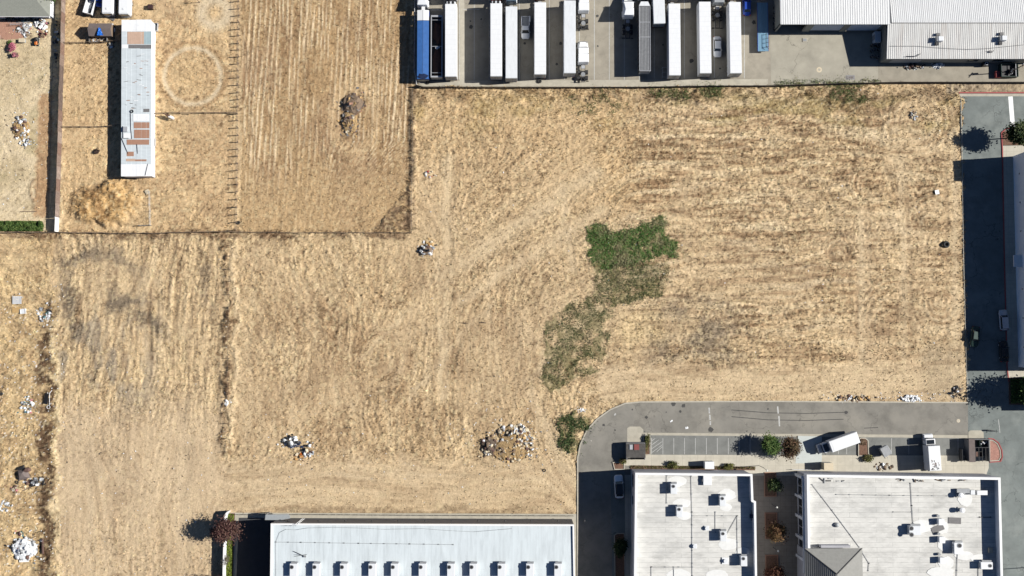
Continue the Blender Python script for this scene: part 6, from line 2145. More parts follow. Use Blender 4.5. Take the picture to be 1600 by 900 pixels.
# masonry wall at the lower left
mw = thing('boundary_wall', 'pale boundary wall beside the purple tree at the lower left', 'wall', P(352, 802))
a = P(356, 800, 2.1)
pl = [(356, 800), (352.5, 804), (351, 812), (349, 900), (347.5, 990)]
for (x0, y0), (x1, y1) in zip(pl, pl[1:]):
    n_ = max(1, round(math.hypot(x1 - x0, y1 - y0) / 22))
    for k in range(n_):
        u = P(x0 + (x1 - x0) * k / n_, y0 + (y1 - y0) * k / n_, 2.1)
        v = P(x0 + (x1 - x0) * (k + 1) / n_, y0 + (y1 - y0) * (k + 1) / n_, 2.1)
        d = v - u
        c_ = (u + v) / 2 - mw.location
        MB().box((c_.x, c_.y, 1.05), (d.length - 0.02, 0.22, 2.1), rz=math.atan2(d.y, d.x)).build('wall_panel', 'stuccow', mw)
        MB().box((c_.x, c_.y, 2.13), (d.length, 0.34, 0.08), rz=math.atan2(d.y, d.x)).build('wall_cap', 'coping', mw)

# ------------------------------------------------------------------ trash enclosures
c_ = P(993.5, 705, 2.0)
t = thing('trash_enclosure', 'dark trash enclosure with a red bin at the road bend', 'enclosure', (c_.x, c_.y, 0))
w_, l_ = 1.95, 1.75
for s in (-1, 1):
    MB().box((s * w_, 0, 1.0), (0.18, l_ * 2 + .18, 2.0)).build('side_wall', 'dkwall', t)
MB().box((0, l_, 1.0), (w_ * 2 - 0.18, 0.18, 2.0)).build('rear_wall', 'dkwall', t)
for s in (-1, 1):
    MB().box((s * w_ / 2, -l_, 1.0), (w_ - 0.2, 0.1, 1.9)).build('gate', 'dark', t)
MB().box((0, 0.1, 2.06), (w_ * 2 + .3, l_ * 2 - .5, 0.08)).build('roof_panel', 'slat', t)
t2 = thing('trash_bin', 'red lidded bin showing in the roof of the road bend enclosure', 'bin', (c_.x + 0.15, c_.y + 0.9, 0.02))
MB().box((0, 0, 1.1), (1.0, 1.1, 2.1), bevel=.05).build('body', 'brown', t2)
MB().box((0, 0, 2.2), (1.1, 1.2, 0.1)).build('lid', mat('dull_red_lid', (0.2, 0.05, 0.045, 1), 0.7), t2)
t2 = thing('trash_bin', 'white edged bin showing in the roof of the road bend enclosure', 'bin', (c_.x - 1.1, c_.y + 0.9, 0.02))
MB().box((0, 0, 1.1), (0.9, 1.1, 2.1), bevel=.05).build('body', 'steel', t2)
MB().box((0, 0, 2.2), (0.5, 1.0, 0.1)).build('lid', 'silver', t2)
c_ = P(1531, 704, 2.2)
t = thing('trash_enclosure', 'large dark roofed trash enclosure at the entry island', 'enclosure', (c_.x, c_.y, 0))
a, b = P(1514, 704, 2.2).x - c_.x, P(1546, 704, 2.2).x - c_.x
l_ = 2.4
MB().box((a + .1, 0, 1.1), (0.2, l_ * 2, 2.2)).build('side_wall', 'dkwall', t)
MB().box((b, 0, 1.1), (0.2, l_ * 2, 2.2)).build('side_wall', 'dkwall', t)
MB().box(((a + b) / 2, l_, 1.1), (b - a, 0.2, 2.2)).build('rear_wall', 'dkwall', t)
MB().box((a + 0.65, 0, 2.24), (1.3, l_ * 2 + .2, 0.08)).build('roof_panel', 'shed', t)
for k in range(5):
    MB().box((a + 1.4 + k * .75, -0.9, 2.2), (0.08, 3.0, 0.08)).build('roof_bar', 'dark', t)
MB().box(((a + b) / 2 + .4, 0.65, 2.2), (b - a - 1, 0.1, 0.1)).build('cross_bar', 'dark', t)
MB().box((a - 1.3, -1.0, 1.0), (0.06, 2.6, 1.8)).box((a - 0.6, -2.2, 1.0), (1.4, 0.06, 1.8)).build('gate', 'dark', t)
for k, (x, y, m_, lb) in enumerate(((0.1, -0.9, 'dark', 'open black bin inside the entry enclosure'), (1.2, 1.5, 'green', 'bin heaped with pale refuse in the entry enclosure'))):
    t2 = thing('trash_bin', lb, 'bin', (c_.x + x, c_.y + y, 0.02))
    ring_prism(MB(), [(-.8, -.6), (.8, -.6), (.8, .6), (-.8, .6)], 0.06, 0, 1.4).build('body', m_, t2)
    MB().box((0, 0, 0.9), (1.4, 1.0, 0.1)).build('contents', 'brown', t2)
    if k:
        for j in range(9):
            MB().ball((rnd.uniform(-.6, .6), rnd.uniform(-.4, .4), 1.4 + rnd.uniform(-.1, .25)), (.22, .2, .15), 1, .3).build('refuse_bag', rnd.choice(['white', 'white2', 'beige']), t2)
t = thing('concrete_bollard_pad', 'pale rounded concrete pad above the entry enclosure', 'pad', P(1525, 679, .02))
MB().prism(loc(poly([(1513, 675), (1516, 672.5), (1533, 672.5), (1537, 676), (1537, 685), (1513, 685)], .06), Vector((*t.location[:2], 0))), -0.02, .05).build('pad', 'concp', t)
sheet('concrete_pad', [(980, 669), (984, 666.5), (1000, 666.5), (1005, 671), (1006, 692), (980, 692)], 0.04, 'concp')

# cabinets by the walls
for x, y, w_, l_, h, m_, lb in ((1108.5, 727, 1.9, 1.5, 2.2, 'white', 'white utility cabinet by the wall of the square building'), (1294.5, 729, 1.9, 1.5, 2.4, 'beige', 'cream utility cabinet by the wall of the large building')):
    p = P(x, y, h)
    t = thing('utility_cabinet', lb, 'cabinet', (p.x, p.y, 0.12))
    MB().box((0, 0, h / 2), (w_, l_, h), bevel=.03).build('housing', m_, t)
    MB().box((0, 0, h + .02), (w_ + .1, l_ + .1, .06)).build('lid', m_, t)
    for s in (-1, 1):
        d_ = MB().box((s * w_ / 4, l_ / 2 + .01, h / 2), (w_ / 2 - .05, .04, h - .2)).build('door', 'greypaint', t)
        MB().box((s * .08, l_ / 2 + .05, h / 2), (.04, .05, .2)).build('handle', 'dark', d_)

# ------------------------------------------------------------------ tyres, racks, poles
def tyre(px, py, label, R_=0.42, r_=0.15, z=0.0, cat='tyre', mm='rubber', tilt=0):
    p = P(px, py, 0.1)
    t = tag(MB().torus((0, 0, r_), R_ - r_, r_, n=18, m=7).build('tyre', mm, None, True), label, cat)
    t.location = (p.x, p.y, z + ground_h(px, py) * (z == 0))
    return t


tyre(843, 127, 'old tyre lying at the foot of the trailer right of the pickup', 0.5, 0.19, 0.03)
tyre(668.5, 129, 'old tyre lying behind the blue tarped trailer', 0.45, 0.17, 0.03)
tyre(1478, 382, 'whitewall tyre lying near the right side of the field', 0.8, 0.26)
tyre(372.5, 348, 'small tyre by the corner of the pasture fence', 0.4, 0.12)
tyre(26.5, 753.5, 'tyre ring below the brown tarp heap', 0.4, 0.11)
tyre(2, 615.5, 'tyre at the left edge among the litter', 0.4, 0.13)
tyre(850.5, 735, 'thin tyre ring on the dirt left of the road', 0.36, 0.08)
t = thing('metal_rack', 'grey steel frame rack at the foot of a trailer', 'rack', P(1038, 115, 0.03))
for x in (-.6, .6):
    for y in (-1.1, 0, 1.1):
        MB().tube((x, y, 0), (x, y, 1.2), .04).build('upright', 'silver', t)
    MB().tube((x, -1.1, 1.2), (x, 1.1, 1.2), .04).build('rail', 'silver', t)
for y in (-1.1, 0, 1.1):
    MB().tube((-.6, y, 1.2), (.6, y, 1.2), .04).build('rail', 'silver', t)
t = thing('flood_light_pole', 'tall light pole beyond the lower right edge', 'lamp post', P(1640, 884))
MB().tube((0, 0, 0), (0, 0, 7.5), .12, 8, .08).build('pole', 'steel', t)
MB().box((-.5, 0, 7.5), (1.2, .4, .15)).build('lamp_head', 'greypaint', t)
t = thing('lamp_post', 'street lamp with angled arm at the corner of the courtyard', 'lamp post', P(1186, 727.5, .12))
MB().tube((0, 0, 0), (0, 0, 4.0), .06).build('pole', 'dark', t)
MB().tube((0, 0, 4.0), (.6, -.5, 4.2), .05).build('arm', 'dark', t)
MB().ball((.7, -.6, 4.15), (.25, .25, .12), 2).build('lamp_head', 'lamp', t)
for x, y, lb in ((1206, 788, 'slender lamp post between the upper and middle courtyard beds'), (1208, 855, 'slender lamp post between the middle and lowest courtyard beds')):
    t = thing('lamp_post', lb, 'lamp post', P(x, y, .05))
    MB().tube((0, 0, 0), (0, 0, 4.2), .06).build('pole', 'dark', t)
    MB().ball((0, 0, 4.3), (.22, .22, .2), 2).build('lamp_head', 'lamp', t)
t = thing('pole_sign', 'leaning utility pole with wires by the dark green dumpster', 'pole', P(1578, 113))
MB().tube((0, 0, 0), (.1, 0, 6.5), .13, 8, .09).build('pole', 'wood', t)
MB().box((.1, 0, 6.2), (1.4, .12, .12), rz=.9).build('crossarm', 'wood', t)
MB().cyl((.3, .2, 5.6), .22, .7, 12).build('transformer', 'silver', t)

t = thing('dumpster', 'dark green dumpster on the slab at the upper right', 'dumpster', P(1573, 112, .02))
ring_prism(MB(), [(-1.9, -1.5), (1.9, -1.5), (1.9, 1.5), (-1.9, 1.5)], .1, 0, 1.5).build('body', 'green', t)
MB().box((0, 0, .5), (3.6, 2.8, .1)).build('floor', 'dark', t)
MB().box((1.3, 0, 1.55), (.1, 3.0, .1)).build('rim_bar', 'silver', t)
for k in range(6):
    MB().ball((rnd.uniform(.3, 1.0), rnd.uniform(-.7, .9), 1.1), (.35, .3, .3), 1, .3).build('refuse_bag', rnd.choice(['steel', 'silver', 'dark']), t)
t = thing('red_crate', 'red metal crate on the slab left of the green dumpster', 'crate', P(1558, 117.5, .02))
ring_prism(MB(), [(-.65, -.7), (.65, -.7), (.65, .7), (-.65, .7)], .08, 0, .9).build('body', mat('coral_red_paint', (0.5, 0.09, 0.09, 1), 0.6), t)
MB().box((0, 0, .75), (1.2, 1.3, .1)).build('floor', mat('coral_red_paint', (0.5, 0.09, 0.09, 1), 0.6), t)
MB().box((.1, -.1, .84), (.5, .08, .08), rz=.5).box((-.2, -.1, .84), (.4, .08, .08), rz=-.5).build('scrap', 'darkred', t)
t = thing('condenser_unit', 'black condenser with round fan beside the warehouse wall', 'air conditioner', P(1537, 101.5, .02))
MB().box((0, 0, .6), (1.1, .9, 1.2), bevel=.03).build('cabinet', 'black', t)
MB().torus((.1, 0, 1.22), .32, .06).build('fan_ring', 'white', t)
t = thing('storage_locker', 'pale blue locker in the shade of the warehouse side wall', 'locker', P(1372, 57, 1.9) - Vector((0, 0, 1.9)))
MB().box((0, 0, .95), (1.3, 2.4, 1.9)).build('body', 'door', t)
MB().box((-.66, 0, .95), (.04, 1.1, 1.7)).build('door', 'greypaint', t)
for k in range(9):
    x, y = 1361 + (k % 3) * 5.0 + rnd.uniform(-1, 1), 71 + (k // 3) * 9 + rnd.uniform(-2, 2)
    t = thing('oil_drum', 'dark drum at the %s of the %s row in the shaded cluster by the warehouse' % (('left', 'middle', 'right')[k % 3], ('top', 'middle', 'bottom')[k // 3]), 'drum', P(x, y, .02), 0, 'drums in the shade of the warehouse')
    MB().cyl((0, 0, .45), .3, .9, 14).build('body', 'dark', t)
    MB().torus((0, 0, .9), .27, .03).build('rim', 'steel', t)
for k in range(5):
    t = thing('oil_drum', '%s drum from the top in the dark gap beside the white shed' % 'first second third fourth fifth'.split()[k], 'drum', P(1210, 12 + 8.2 * k, .02), 0, 'drums beside the white shed')
    MB().cyl((0, 0, .45), .32, .9, 14).build('body', 'dark', t)
    MB().torus((0, 0, .9), .27, .035).build('rim', 'silver', t)


# ------------------------------------------------------------------ rubbish heaps
_pool = {}


def piece(kind, m, v):
    key = (kind, m, v)
    if key not in _pool:
        g = random.Random(v * 31 + len(kind))
        if kind == 'bag':
            me = MB().ball((0, 0, .6), (1, .85, .65), 2, .22, g).mesh(kind, m)
        elif kind == 'board':
            me = MB().box((0, 0, .1), (2.4, .35, .12)).mesh(kind, m)
        elif kind == 'box':
            me = MB().box((0, 0, .5), (1.3, 1.0, 1.0), bevel=.05).box((0.3, 0, 1.05), (.6, 1.0, .06), ry=.5).mesh(kind, m)
        else:
            mb = MB()
            gr = {}
            for i in range(5):
                for j in range(4):
                    gr[i, j] = mb.bm.verts.new((-1.1 + i * .55 + g.uniform(-.2, .2), -.8 + j * .52 + g.uniform(-.2, .2), .15 + g.uniform(0, .45)))
            for i in range(4):
                for j in range(3):
                    mb.bm.faces.new((gr[i, j], gr[i + 1, j], gr[i + 1, j + 1], gr[i, j + 1]))
            me = mb.mesh(kind, m)
        _pool[key] = me
    return _pool[key]


def heap(name, label, px, py, rx, ry, n, mats, hgt=0.5, size=0.42, kinds=('bag', 'board', 'box', 'sheet'), seed=1, mound=None, cat='rubbish heap'):
    """a dumped heap: rx, ry in pixels"""
    g = random.Random(seed)
    n, size = int(n * 1.7), size * 0.74
    p = P(px, py)
    t = thing(name, label, cat, (p.x, p.y, ground_h(px, py) * .6))
    if mound:
        MB().ball((0, 0, -0.05), (rx * .142 * .95, ry * .142 * .95, hgt * .8), 3, .12, g).build('mound', mound, t)
    for k in range(n):
        a, r_ = g.uniform(0, 6.283), math.sqrt(g.random())
        stray = k > n * .8
        r_ *= 1.75 if stray else 1.0
        x, y = r_ * math.cos(a) * rx * .142, r_ * math.sin(a) * ry * .142
        kd = g.choice(kinds)
        nm = {'bag': 'refuse_bag', 'board': 'board', 'box': 'carton', 'sheet': 'crumpled_sheet'}[kd]
        o = link(nm, piece(kd, g.choice(mats), g.randrange(4)), t, (x, y, hgt * max(0, 1 - r_) * g.random() + (hgt * .35 * max(0, 1 - r_) if mound else 0)))
        s = size * g.uniform(.55, 1.35) * (.6 if stray else 1)
        o.scale = (s, s * g.uniform(.7, 1.2), s * g.uniform(.6, 1.0))
        o.rotation_euler = (g.uniform(-.4, .4), g.uniform(-.4, .4), g.uniform(0, 6.28))
    return t


MIX = ['white', 'white', 'white2', 'black', 'black', 'beige', 'steel', 'brown', 'teal', 'coping']
heap('rubbish_heap', 'dumped furniture and white bags left of centre in the lower field', 454, 691, 12, 9, 24, ['white', 'white', 'coping', 'black', 'black', 'steel', 'navy'], .7, .62, seed=1)
heap('rubbish_heap', 'dumped black and white junk right of the white furniture heap', 481, 704, 9, 9, 18, ['white', 'black', 'black', 'beige', 'brown', 'white2'], .6, .5, seed=2)
heap('rubbish_heap', 'orange and brown scraps below the white furniture heap', 468, 713, 9, 8, 12, ['orange', 'brown', 'card', 'brown', 'beige'], .2, .35, seed=3)
heap('rubbish_heap', 'large heap of bags and debris in the lower middle field, upper part', 803, 677, 25, 14, 84, ['white', 'white', 'coping', 'white2', 'beige', 'brown', 'steel', 'beige', 'beige', 'wood', 'tan', 'black'], 1.0, .55, seed=4, mound='straw')
heap('rubbish_heap', 'dark brown brush and branches at the left of the large field heap', 764, 697, 13, 14, 44, ['brown', 'wood', 'wood', 'bark', 'beige', 'white2'], .9, .5, ('board', 'bag', 'sheet'), seed=5, mound='bark')
heap('rubbish_heap', 'golden straw and chips heap at the foot of the large field heap', 797, 704, 30, 17, 80, ['tan', 'beige', 'tan', 'wood', 'wood', 'beige', 'brown'], .8, .42, ('bag', 'board', 'sheet'), seed=6, mound='straw')
heap('rubbish_heap', 'trail of white litter right of the large field heap', 828, 697, 9, 16, 26, ['white', 'beige', 'white2', 'card', 'steel'], .3, .34, seed=7)
heap('rubbish_heap', 'white rubble with straw on top near the striped field corner', 667, 391, 11, 8, 26, ['white', 'white2', 'coping', 'steel', 'black', 'brown'], 1.3, .5, seed=8, mound='wood')
heap('rubbish_heap', 'straw tuft heap above the white rubble', 671, 380, 8, 7, 16, ['tan', 'card', 'beige'], .6, .45, ('bag', 'board'), seed=9)
heap('rubbish_heap', 'scrap and a red can beside the striped field fence', 671, 272, 9, 5, 14, ['white', 'white2', 'steel', 'beige', 'red'], .2, .32, seed=10)
heap('rubbish_heap', 'white debris heap with dark scraps in the back yard', 33, 200, 14, 18, 60, ['white', 'white', 'white2', 'steel', 'tan', 'brown', 'coping'], .6, .42, seed=11, mound='straw')
heap('rubbish_heap', 'tail of white scraps under the back yard debris heap', 42, 222, 12, 6, 18, ['white', 'white2', 'steel', 'brown'], .3, .35, seed=12)
heap('rubbish_heap', 'mixed trash with a white bag on the upper trash strip', 69, 491, 12, 11, 22, MIX, .4, .45, seed=13)
heap('rubbish_heap', 'scattered white and teal scraps on the middle trash strip', 43, 634, 10, 15, 26, ['white', 'white2', 'teal', 'steel', 'black', 'beige', 'pink'], .3, .36, seed=14)
heap('rubbish_heap', 'trash of dark bags below the brown tarp at the left', 56, 753, 18, 6, 26, ['black', 'black', 'white', 'steel', 'brown', 'steel'], .5, .42, seed=15)
heap('rubbish_heap', 'dumped timber and pale scraps left of the lower tyre', 33, 764, 16, 6, 14, ['wood', 'beige', 'brown', 'pink'], .2, .4, ('board', 'sheet'), seed=16)
heap('rubbish_heap', 'big round heap of white and dark rubbish at the lower left corner', 38, 857, 20, 17, 76, ['white', 'white', 'white', 'coping', 'white2', 'white2', 'black', 'steel', 'steel', 'brown'], .9, .5, seed=17, mound='white2')
heap('rubbish_heap', 'card and pink scraps at the edge of the lower left heap', 32, 835, 7, 5, 8, ['pink', 'teal', 'beige', 'darkred'], .2, .4, seed=18)
heap('rubbish_heap', 'white sheets of litter at the far left edge', 8, 791, 8, 8, 12, ['white', 'coping', 'white2', 'steel'], .2, .42, ('sheet', 'bag'), seed=19)
heap('rubbish_heap', 'dumped dark and white junk at the field corner by the lot', 1493, 613, 9, 8, 18, ['white', 'black', 'brown', 'beige', 'black', 'wood'], .6, .48, seed=20)
heap('rubbish_heap', 'white powdery litter along the road kerb near the lot', 1424, 623, 14, 4.5, 40, ['white', 'coping', 'white2', 'white'], .15, .35, ('bag', 'sheet'), seed=21)
heap('rubbish_heap', 'dry branches and grey litter along the road kerb', 1335, 622, 28, 5, 34, ['wood', 'beige', 'brown', 'tan', 'white2'], .3, .4, ('board', 'sheet', 'bag'), seed=22)
heap('rubbish_heap', 'broken grey and white scrap at the upper right field corner', 1427, 179, 6, 7, 12, ['steel', 'white2', 'brown', 'beige'], .4, .42, seed=23)
heap('rubbish_heap', 'white sheet caught on the post of the middle field bank', 355, 629, 5, 4, 6, ['white', 'coping', 'black'], .4, .5, seed=24)
heap('rubbish_heap', 'white wrecked frame pieces by the weedy gully', 905, 641, 9, 3, 8, ['white', 'coping', 'white2'], .2, .4, ('board', 'sheet'), seed=25)
heap('rubbish_heap', 'junk pile against the warehouse wall', 1428, 104, 18, 4, 22, ['wood', 'dark', 'steel', 'brown', 'white2', 'black'], .5, .45, seed=26)
heap('rubbish_heap', 'white plastic sheets by the warehouse wall', 1464, 103, 9, 3, 9, ['white', 'coping', 'white'], .3, .5, ('sheet',), seed=27)
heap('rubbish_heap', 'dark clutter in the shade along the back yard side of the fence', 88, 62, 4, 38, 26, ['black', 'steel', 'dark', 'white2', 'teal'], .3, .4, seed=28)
heap('rubbish_heap', 'dead branches piled by the sidewalk before the large building', 1380, 729, 14, 5, 22, ['bark', 'wood', 'white2', 'brown'], .5, .45, ('board', 'bag'), seed=29)
heap('brush_pile', 'dark pile of cut brush in the striped field', 552, 163, 17, 17, 150, ['wood', 'wood', 'brown', 'greysheet', 'tan', 'rust'], 1.3, .46, ('board', 'board', 'board', 'sheet'), seed=30, mound='wood', cat='brush pile')
heap('brush_pile', 'grey straw end of the brush pile in the striped field', 547, 192, 13, 19, 130, ['wood', 'tan', 'greysheet', 'wood', 'brown', 'beige'], .9, .42, ('board', 'board', 'sheet'), seed=31, mound='straw', cat='brush pile')

# loose litter nobody could count
V_, C_ = [], []
g = np.random.default_rng(77)
spots = np.concatenate([np.stack([g.uniform(0, 100, 420), g.uniform(440, 900, 420)], -1), np.stack([g.uniform(90, 340, 130), g.uniform(560, 900, 130)], -1),
                        np.stack([g.uniform(380, 880, 90), g.uniform(600, 790, 90)], -1), np.stack([g.normal(800, 40, 120), g.normal(690, 25, 120)], -1),
                        np.stack([g.normal(465, 25, 60), g.normal(700, 18, 60)], -1), np.stack([g.uniform(1280, 1500, 90), g.normal(620, 4, 90)], -1),
                        np.stack([g.uniform(0, 90, 90), g.uniform(100, 340, 90)], -1), np.stack([g.uniform(650, 1500, 120), g.uniform(140, 620, 120)], -1),
                        np.stack([g.normal(350, 6, 40), g.uniform(380, 700, 40)], -1)])
x, y, i, j = sample_ground(spots[:, 0], spots[:, 1])
z = np.maximum(H[i, j], 0) + 0.08
V_ = leaf_cloud(len(x), x, y, z, 0.17, 0.3)
pal = np.array([(0.78, 0.78, 0.78), (0.7, 0.66, 0.6), (0.04, 0.04, 0.04), (0.5, 0.42, 0.32), (0.75, 0.75, 0.75), (0.12, 0.09, 0.07)], np.float32)
me = np_mesh('litter', V_, np.arange(len(V_)).reshape(-1, 4), np.repeat(pal[g.integers(0, 6, len(x))], 4, 0))
me.materials.append(attr_mat('litter_scraps', 0.6, 0, 1, fine=0))
tag(link('litter', me), 'small scraps of litter strewn over the lots', 'litter', kind='stuff')

# single dumped things
t = thing('pallet', 'whitish timber pallet on the upper trash strip', 'pallet', P(27.5, 469), 0.03)
for k in range(7):
    MB().box((0, -.75 + k * .25, .3), (2.0, .18, .05)).build('slat', 'white2', t)
for s in (-.85, 0, .85):
    MB().box((s, 0, .15), (.1, 1.7, .25)).build('stringer', 'wood', t)
t = thing('board_stack', 'yellowish board lying below the pale pallet', 'board', P(26, 484), 0)
MB().box((0, 0, .2), (1.8, 1.3, .08), rx=.05).box((0, .1, .08), (.1, 1.2, .15)).build('board', 'tan', t)
t = thing('crate', 'small grey white crate beside the yellowish board', 'crate', P(37, 486.5), 0.1)
ring_prism(MB(), [(-.6, -.55), (.6, -.55), (.6, .55), (-.6, .55)], .06, 0, .45).build('sides', 'white2', t)
MB().box((0, 0, .3), (1.1, 1.0, .08)).build('lid', 'white2', t)
t = thing('brown_tarp', 'brown tarp tented over junk at the left edge', 'tarp', P(36, 742), 0.2)
MB().loft([[(-1.3, -1.2, 0), (1.6, -1.0, 0), (1.2, 1.2, 0), (-1.0, 1.3, 0)], [(-.5, -.6, .9), (.7, -.5, .8), (.4, .5, 1.1), (-.4, .6, 1.0)]]).build('tarp_sheet', 'shed', t)
MB().ball((1.3, .9, .4), (.8, .6, .5), 2, .2).build('maroon_bundle', 'brown', t)
MB().loft([[(-.9, 1.2, .0), (.6, 1.1, .0), (.7, 2.1, 0), (-.6, 2.0, 0)], [(-.8, 1.3, .6), (.5, 1.2, .5), (.5, 1.9, .35), (-.5, 1.8, .4)]]).build('dark_flap', 'black', t)
t = thing('wrecked_frame', 'black panel on a white pipe frame by the trash strip', 'frame', P(77, 623), R(-8))
MB().box((-.4, 0, .7), (1.3, 2.4, .06), ry=-.5).build('panel', 'black', t)
MB().tube((.3, -1.5, .1), (.3, 1.3, 1.0), .07).tube((.3, 1.3, 1.0), (.7, 2.0, 1.0), .07).build('pipe', 'white', t)
MB().torus((.2, -1.8, .2), .35, .06).build('hoop', 'white', t)
for k in range(3):
    MB().tube((-.9, -.9 + k * .9, .1), (1.0, -.8 + k * .9, .9), .05).build('strut', 'dark', t)
t = thing('dumped_panel', 'bright white square panel lying near the right side of the field', 'panel', P(1463.5, 300.5), .2)
MB().box((0, 0, .25), (.95, .95, .08), ry=.15).box((0, 0, .1), (.5, .5, .2)).build('panel', 'coping', t)
t = thing('timber_post', 'squared timber post leaning in the lower trash strip', 'post', P(68, 853), 0)
MB().box((0, 0, .35), (.3, 3.4, .3), rx=R(6)).build('beam', 'brown', t)
MB().box((0, 1.2, .8), (.1, .1, 1.2)).build('stub', 'silver', t)
t = thing('white_panel', 'large pale sheet below the lower left rubbish heap', 'panel', P(38, 874), .05)
MB().box((0, 0, .15), (2.1, 1.1, .06), rx=.08).box((.9, .2, .05), (.1, .9, .12)).build('panel', 'coping', t)
for x, y, lb in ((727.5, 505, 'short dark branch near the middle of the field'), (756, 504, 'second dark branch right of the first in the mid field'), (546, 668, 'reddish scrap block in the lower middle field')):
    t = thing('branch', lb, 'branch', P(x, y, 0), rnd.uniform(-.4, .4))
    MB().tube((-.6, .2, .2), (.5, -.2, .35), .1, 6, .06).tube((0, 0, .25), (.3, .5, .5), .06, 5, .03).build('limb', 'bark', t)
tree(312, 4, 'bare forked sapling at the top of the right paddock', 3.4, .8, .8, 1.6, [(0.1, 0.08, 0.06), (0.13, 0.1, 0.08)], 30, .06, 44, .08, name='bare_sapling', cat='tree', limbs=9, clumps=9)
t = thing('wooden_crate', 'dark brown crate beside a small stall frame in the paddock', 'crate', P(238.5, 12), 0)
MB().box((-.3, 0, .45), (1.0, 1.0, .9), bevel=.03).build('box', mat('dark_brown_paint', (0.045, 0.02, 0.02, 1), 0.7), t)
for a in ((.3, -.5), (.9, -.5), (.9, .6), (.3, .6)):
    MB().tube((*a, 0), (*a, 1.1), .05).build('frame_post', 'wood', t)
MB().tube((.3, .6, 1.1), (.9, .6, 1.1), .05).tube((.9, .6, 1.1), (.9, -.5, 1.1), .05).build('frame_rail', 'wood', t)
t = thing('pallet', 'grey pallet lying below the white campers', 'pallet', P(174.5, 27), R(-32))
for k in range(6):
    MB().box((-.8 + k * .32, 0, .16), (.22, 1.1, .04)).build('slat', 'greysheet', t)
for s in (-.45, .45):
    MB().box((0, s, .07), (1.9, .1, .13)).build('stringer', 'wood', t)
t = thing('scrap_pen', 'low pen full of scrap boards below the brown shed', 'pen', P(155, 62), 0)
ring_prism(MB(), [(-2.0, -.7), (2.0, -.7), (2.0, .7), (-2.0, .7)], .06, 0, .8).build('sides', 'greysheet', t)
for k in range(16):
    MB().box((rnd.uniform(-1.7, 1.7), rnd.uniform(-.5, .5), .4 + rnd.uniform(0, .25)), (rnd.uniform(.4, 1.1), .12, .08), rz=rnd.uniform(0, 3)).build('scrap', rnd.choice(['greysheet', 'wood', 'tan', 'white2']), t)
heap('rubbish_heap', 'white bags and sheets tumbled at the right end of the brown shed', 175, 46, 4, 9, 14, ['white', 'white', 'coping', 'black'], .9, .42, ('bag', 'sheet'), seed=33)
heap('rubbish_heap', 'dark bin and white scraps by the barn shade line', 174, 70, 5, 6, 10, ['white', 'black', 'beige', 'steel'], .4, .4, seed=34)
t = thing('hay_board', 'pale square board at the head of the paddock gate', 'board', P(231, 300), .5)
MB().box((0, 0, .3), (.95, .95, .07), rx=.1).box((0, 0, .12), (.2, .2, .25)).build('board', 'beige', t)

# back yard furniture
tag(sheet('patio', [(-10, 30), (32, 31), (50, 44), (34, 60), (10, 62), (-10, 60)], 0.06, 'brick', thick=.1), kind='structure')
heap('rubbish_heap', 'white chairs and boxes stacked by the house corner', 66, 38, 11, 9, 26, ['white', 'white', 'coping', 'white2', 'black', 'pink'], .8, .5, seed=40)
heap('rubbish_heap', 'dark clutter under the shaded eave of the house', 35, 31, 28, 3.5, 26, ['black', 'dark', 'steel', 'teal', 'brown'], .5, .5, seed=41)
heap('rubbish_heap', 'stacked poles and planks on the patio', 36, 47, 16, 9, 34, ['steel', 'silver', 'white2', 'brown', 'wood', 'beige'], .4, .6, ('board', 'board', 'sheet'), seed=42)
heap('rubbish_heap', 'rusty red scrap heap right of the patio', 68, 54, 6, 5, 18, ['brown', 'darkred', 'rust', 'wood'], .5, .36, seed=43)
t = thing('ladder', 'pale ladder lying across the patio clutter', 'ladder', P(34, 38.5), R(4))
for s in (-.2, .2):
    MB().box((0, s, .9), (4.6, .06, .08)).build('side_rail', 'silver', t)
for k in range(14):
    MB().box((-2.1 + k * .32, 0, .9), (.05, .4, .05)).build('rung', 'silver', t)
t = thing('riding_mower', 'black riding mower with orange hood in the back yard', 'mower', P(57, 64.5, .4) - Vector((0, 0, .4)), R(180))
MB().box((0, .5, .7), (.6, .8, .4), bevel=.1).build('hood', 'orange', t)
MB().box((0, -.3, .5), (.8, 1.2, .3), bevel=.08).build('body', 'black', t)
MB().box((0, -.4, .85), (.5, .5, .3), bevel=.08).build('seat', 'black', t)
MB().box((0, .1, .3), (1.1, .8, .15), bevel=.05).build('mower_deck', 'black', t)
MB().torus((0, .1, .95), .17, .03).build('steering_wheel', 'dark', t)
for s in (-1, 1):
    wheel(t, s * .45, -.6, .3, .22)
    wheel(t, s * .4, .8, .2, .15)
t = thing('patio_box', 'grey white storage box with lid in the back yard', 'box', P(34, 63, .7) - Vector((0, 0, .7)), -.05)
MB().box((0, 0, .35), (1.3, .8, .6), bevel=.04).build('body', 'greypaint', t)
MB().box((0, 0, .7), (1.4, .9, .1), bevel=.03).build('lid', 'beige', t)
t = thing('lean_to_roof', 'white flat lean-to roof at the left edge below the patio', 'canopy', P(-4, 67), 0)
MB().box((0, 0, 2.2), (3.2, 2.2, .1)).build('roof_panel', 'coping', t)
for a in ((-1.4, -.9), (1.4, -.9), (1.4, .9), (-1.4, .9)):
    MB().tube((*a, 0), (*a, 2.2), .05).build('post', 'wood', t)
t = thing('timber_plank', 'thin plank lying on the back yard lawn', 'plank', P(45, 330.5), R(1))
MB().box((0, 0, .12), (3.7, .16, .06)).box((-1.2, 0, .05), (.1, .3, .1)).box((1.2, 0, .05), (.1, .3, .1)).build('plank', 'wood', t)
t = thing('bicycle', 'black bicycle lying at the lot entry', 'bicycle', P(1549, 672.5, .03), R(-8))
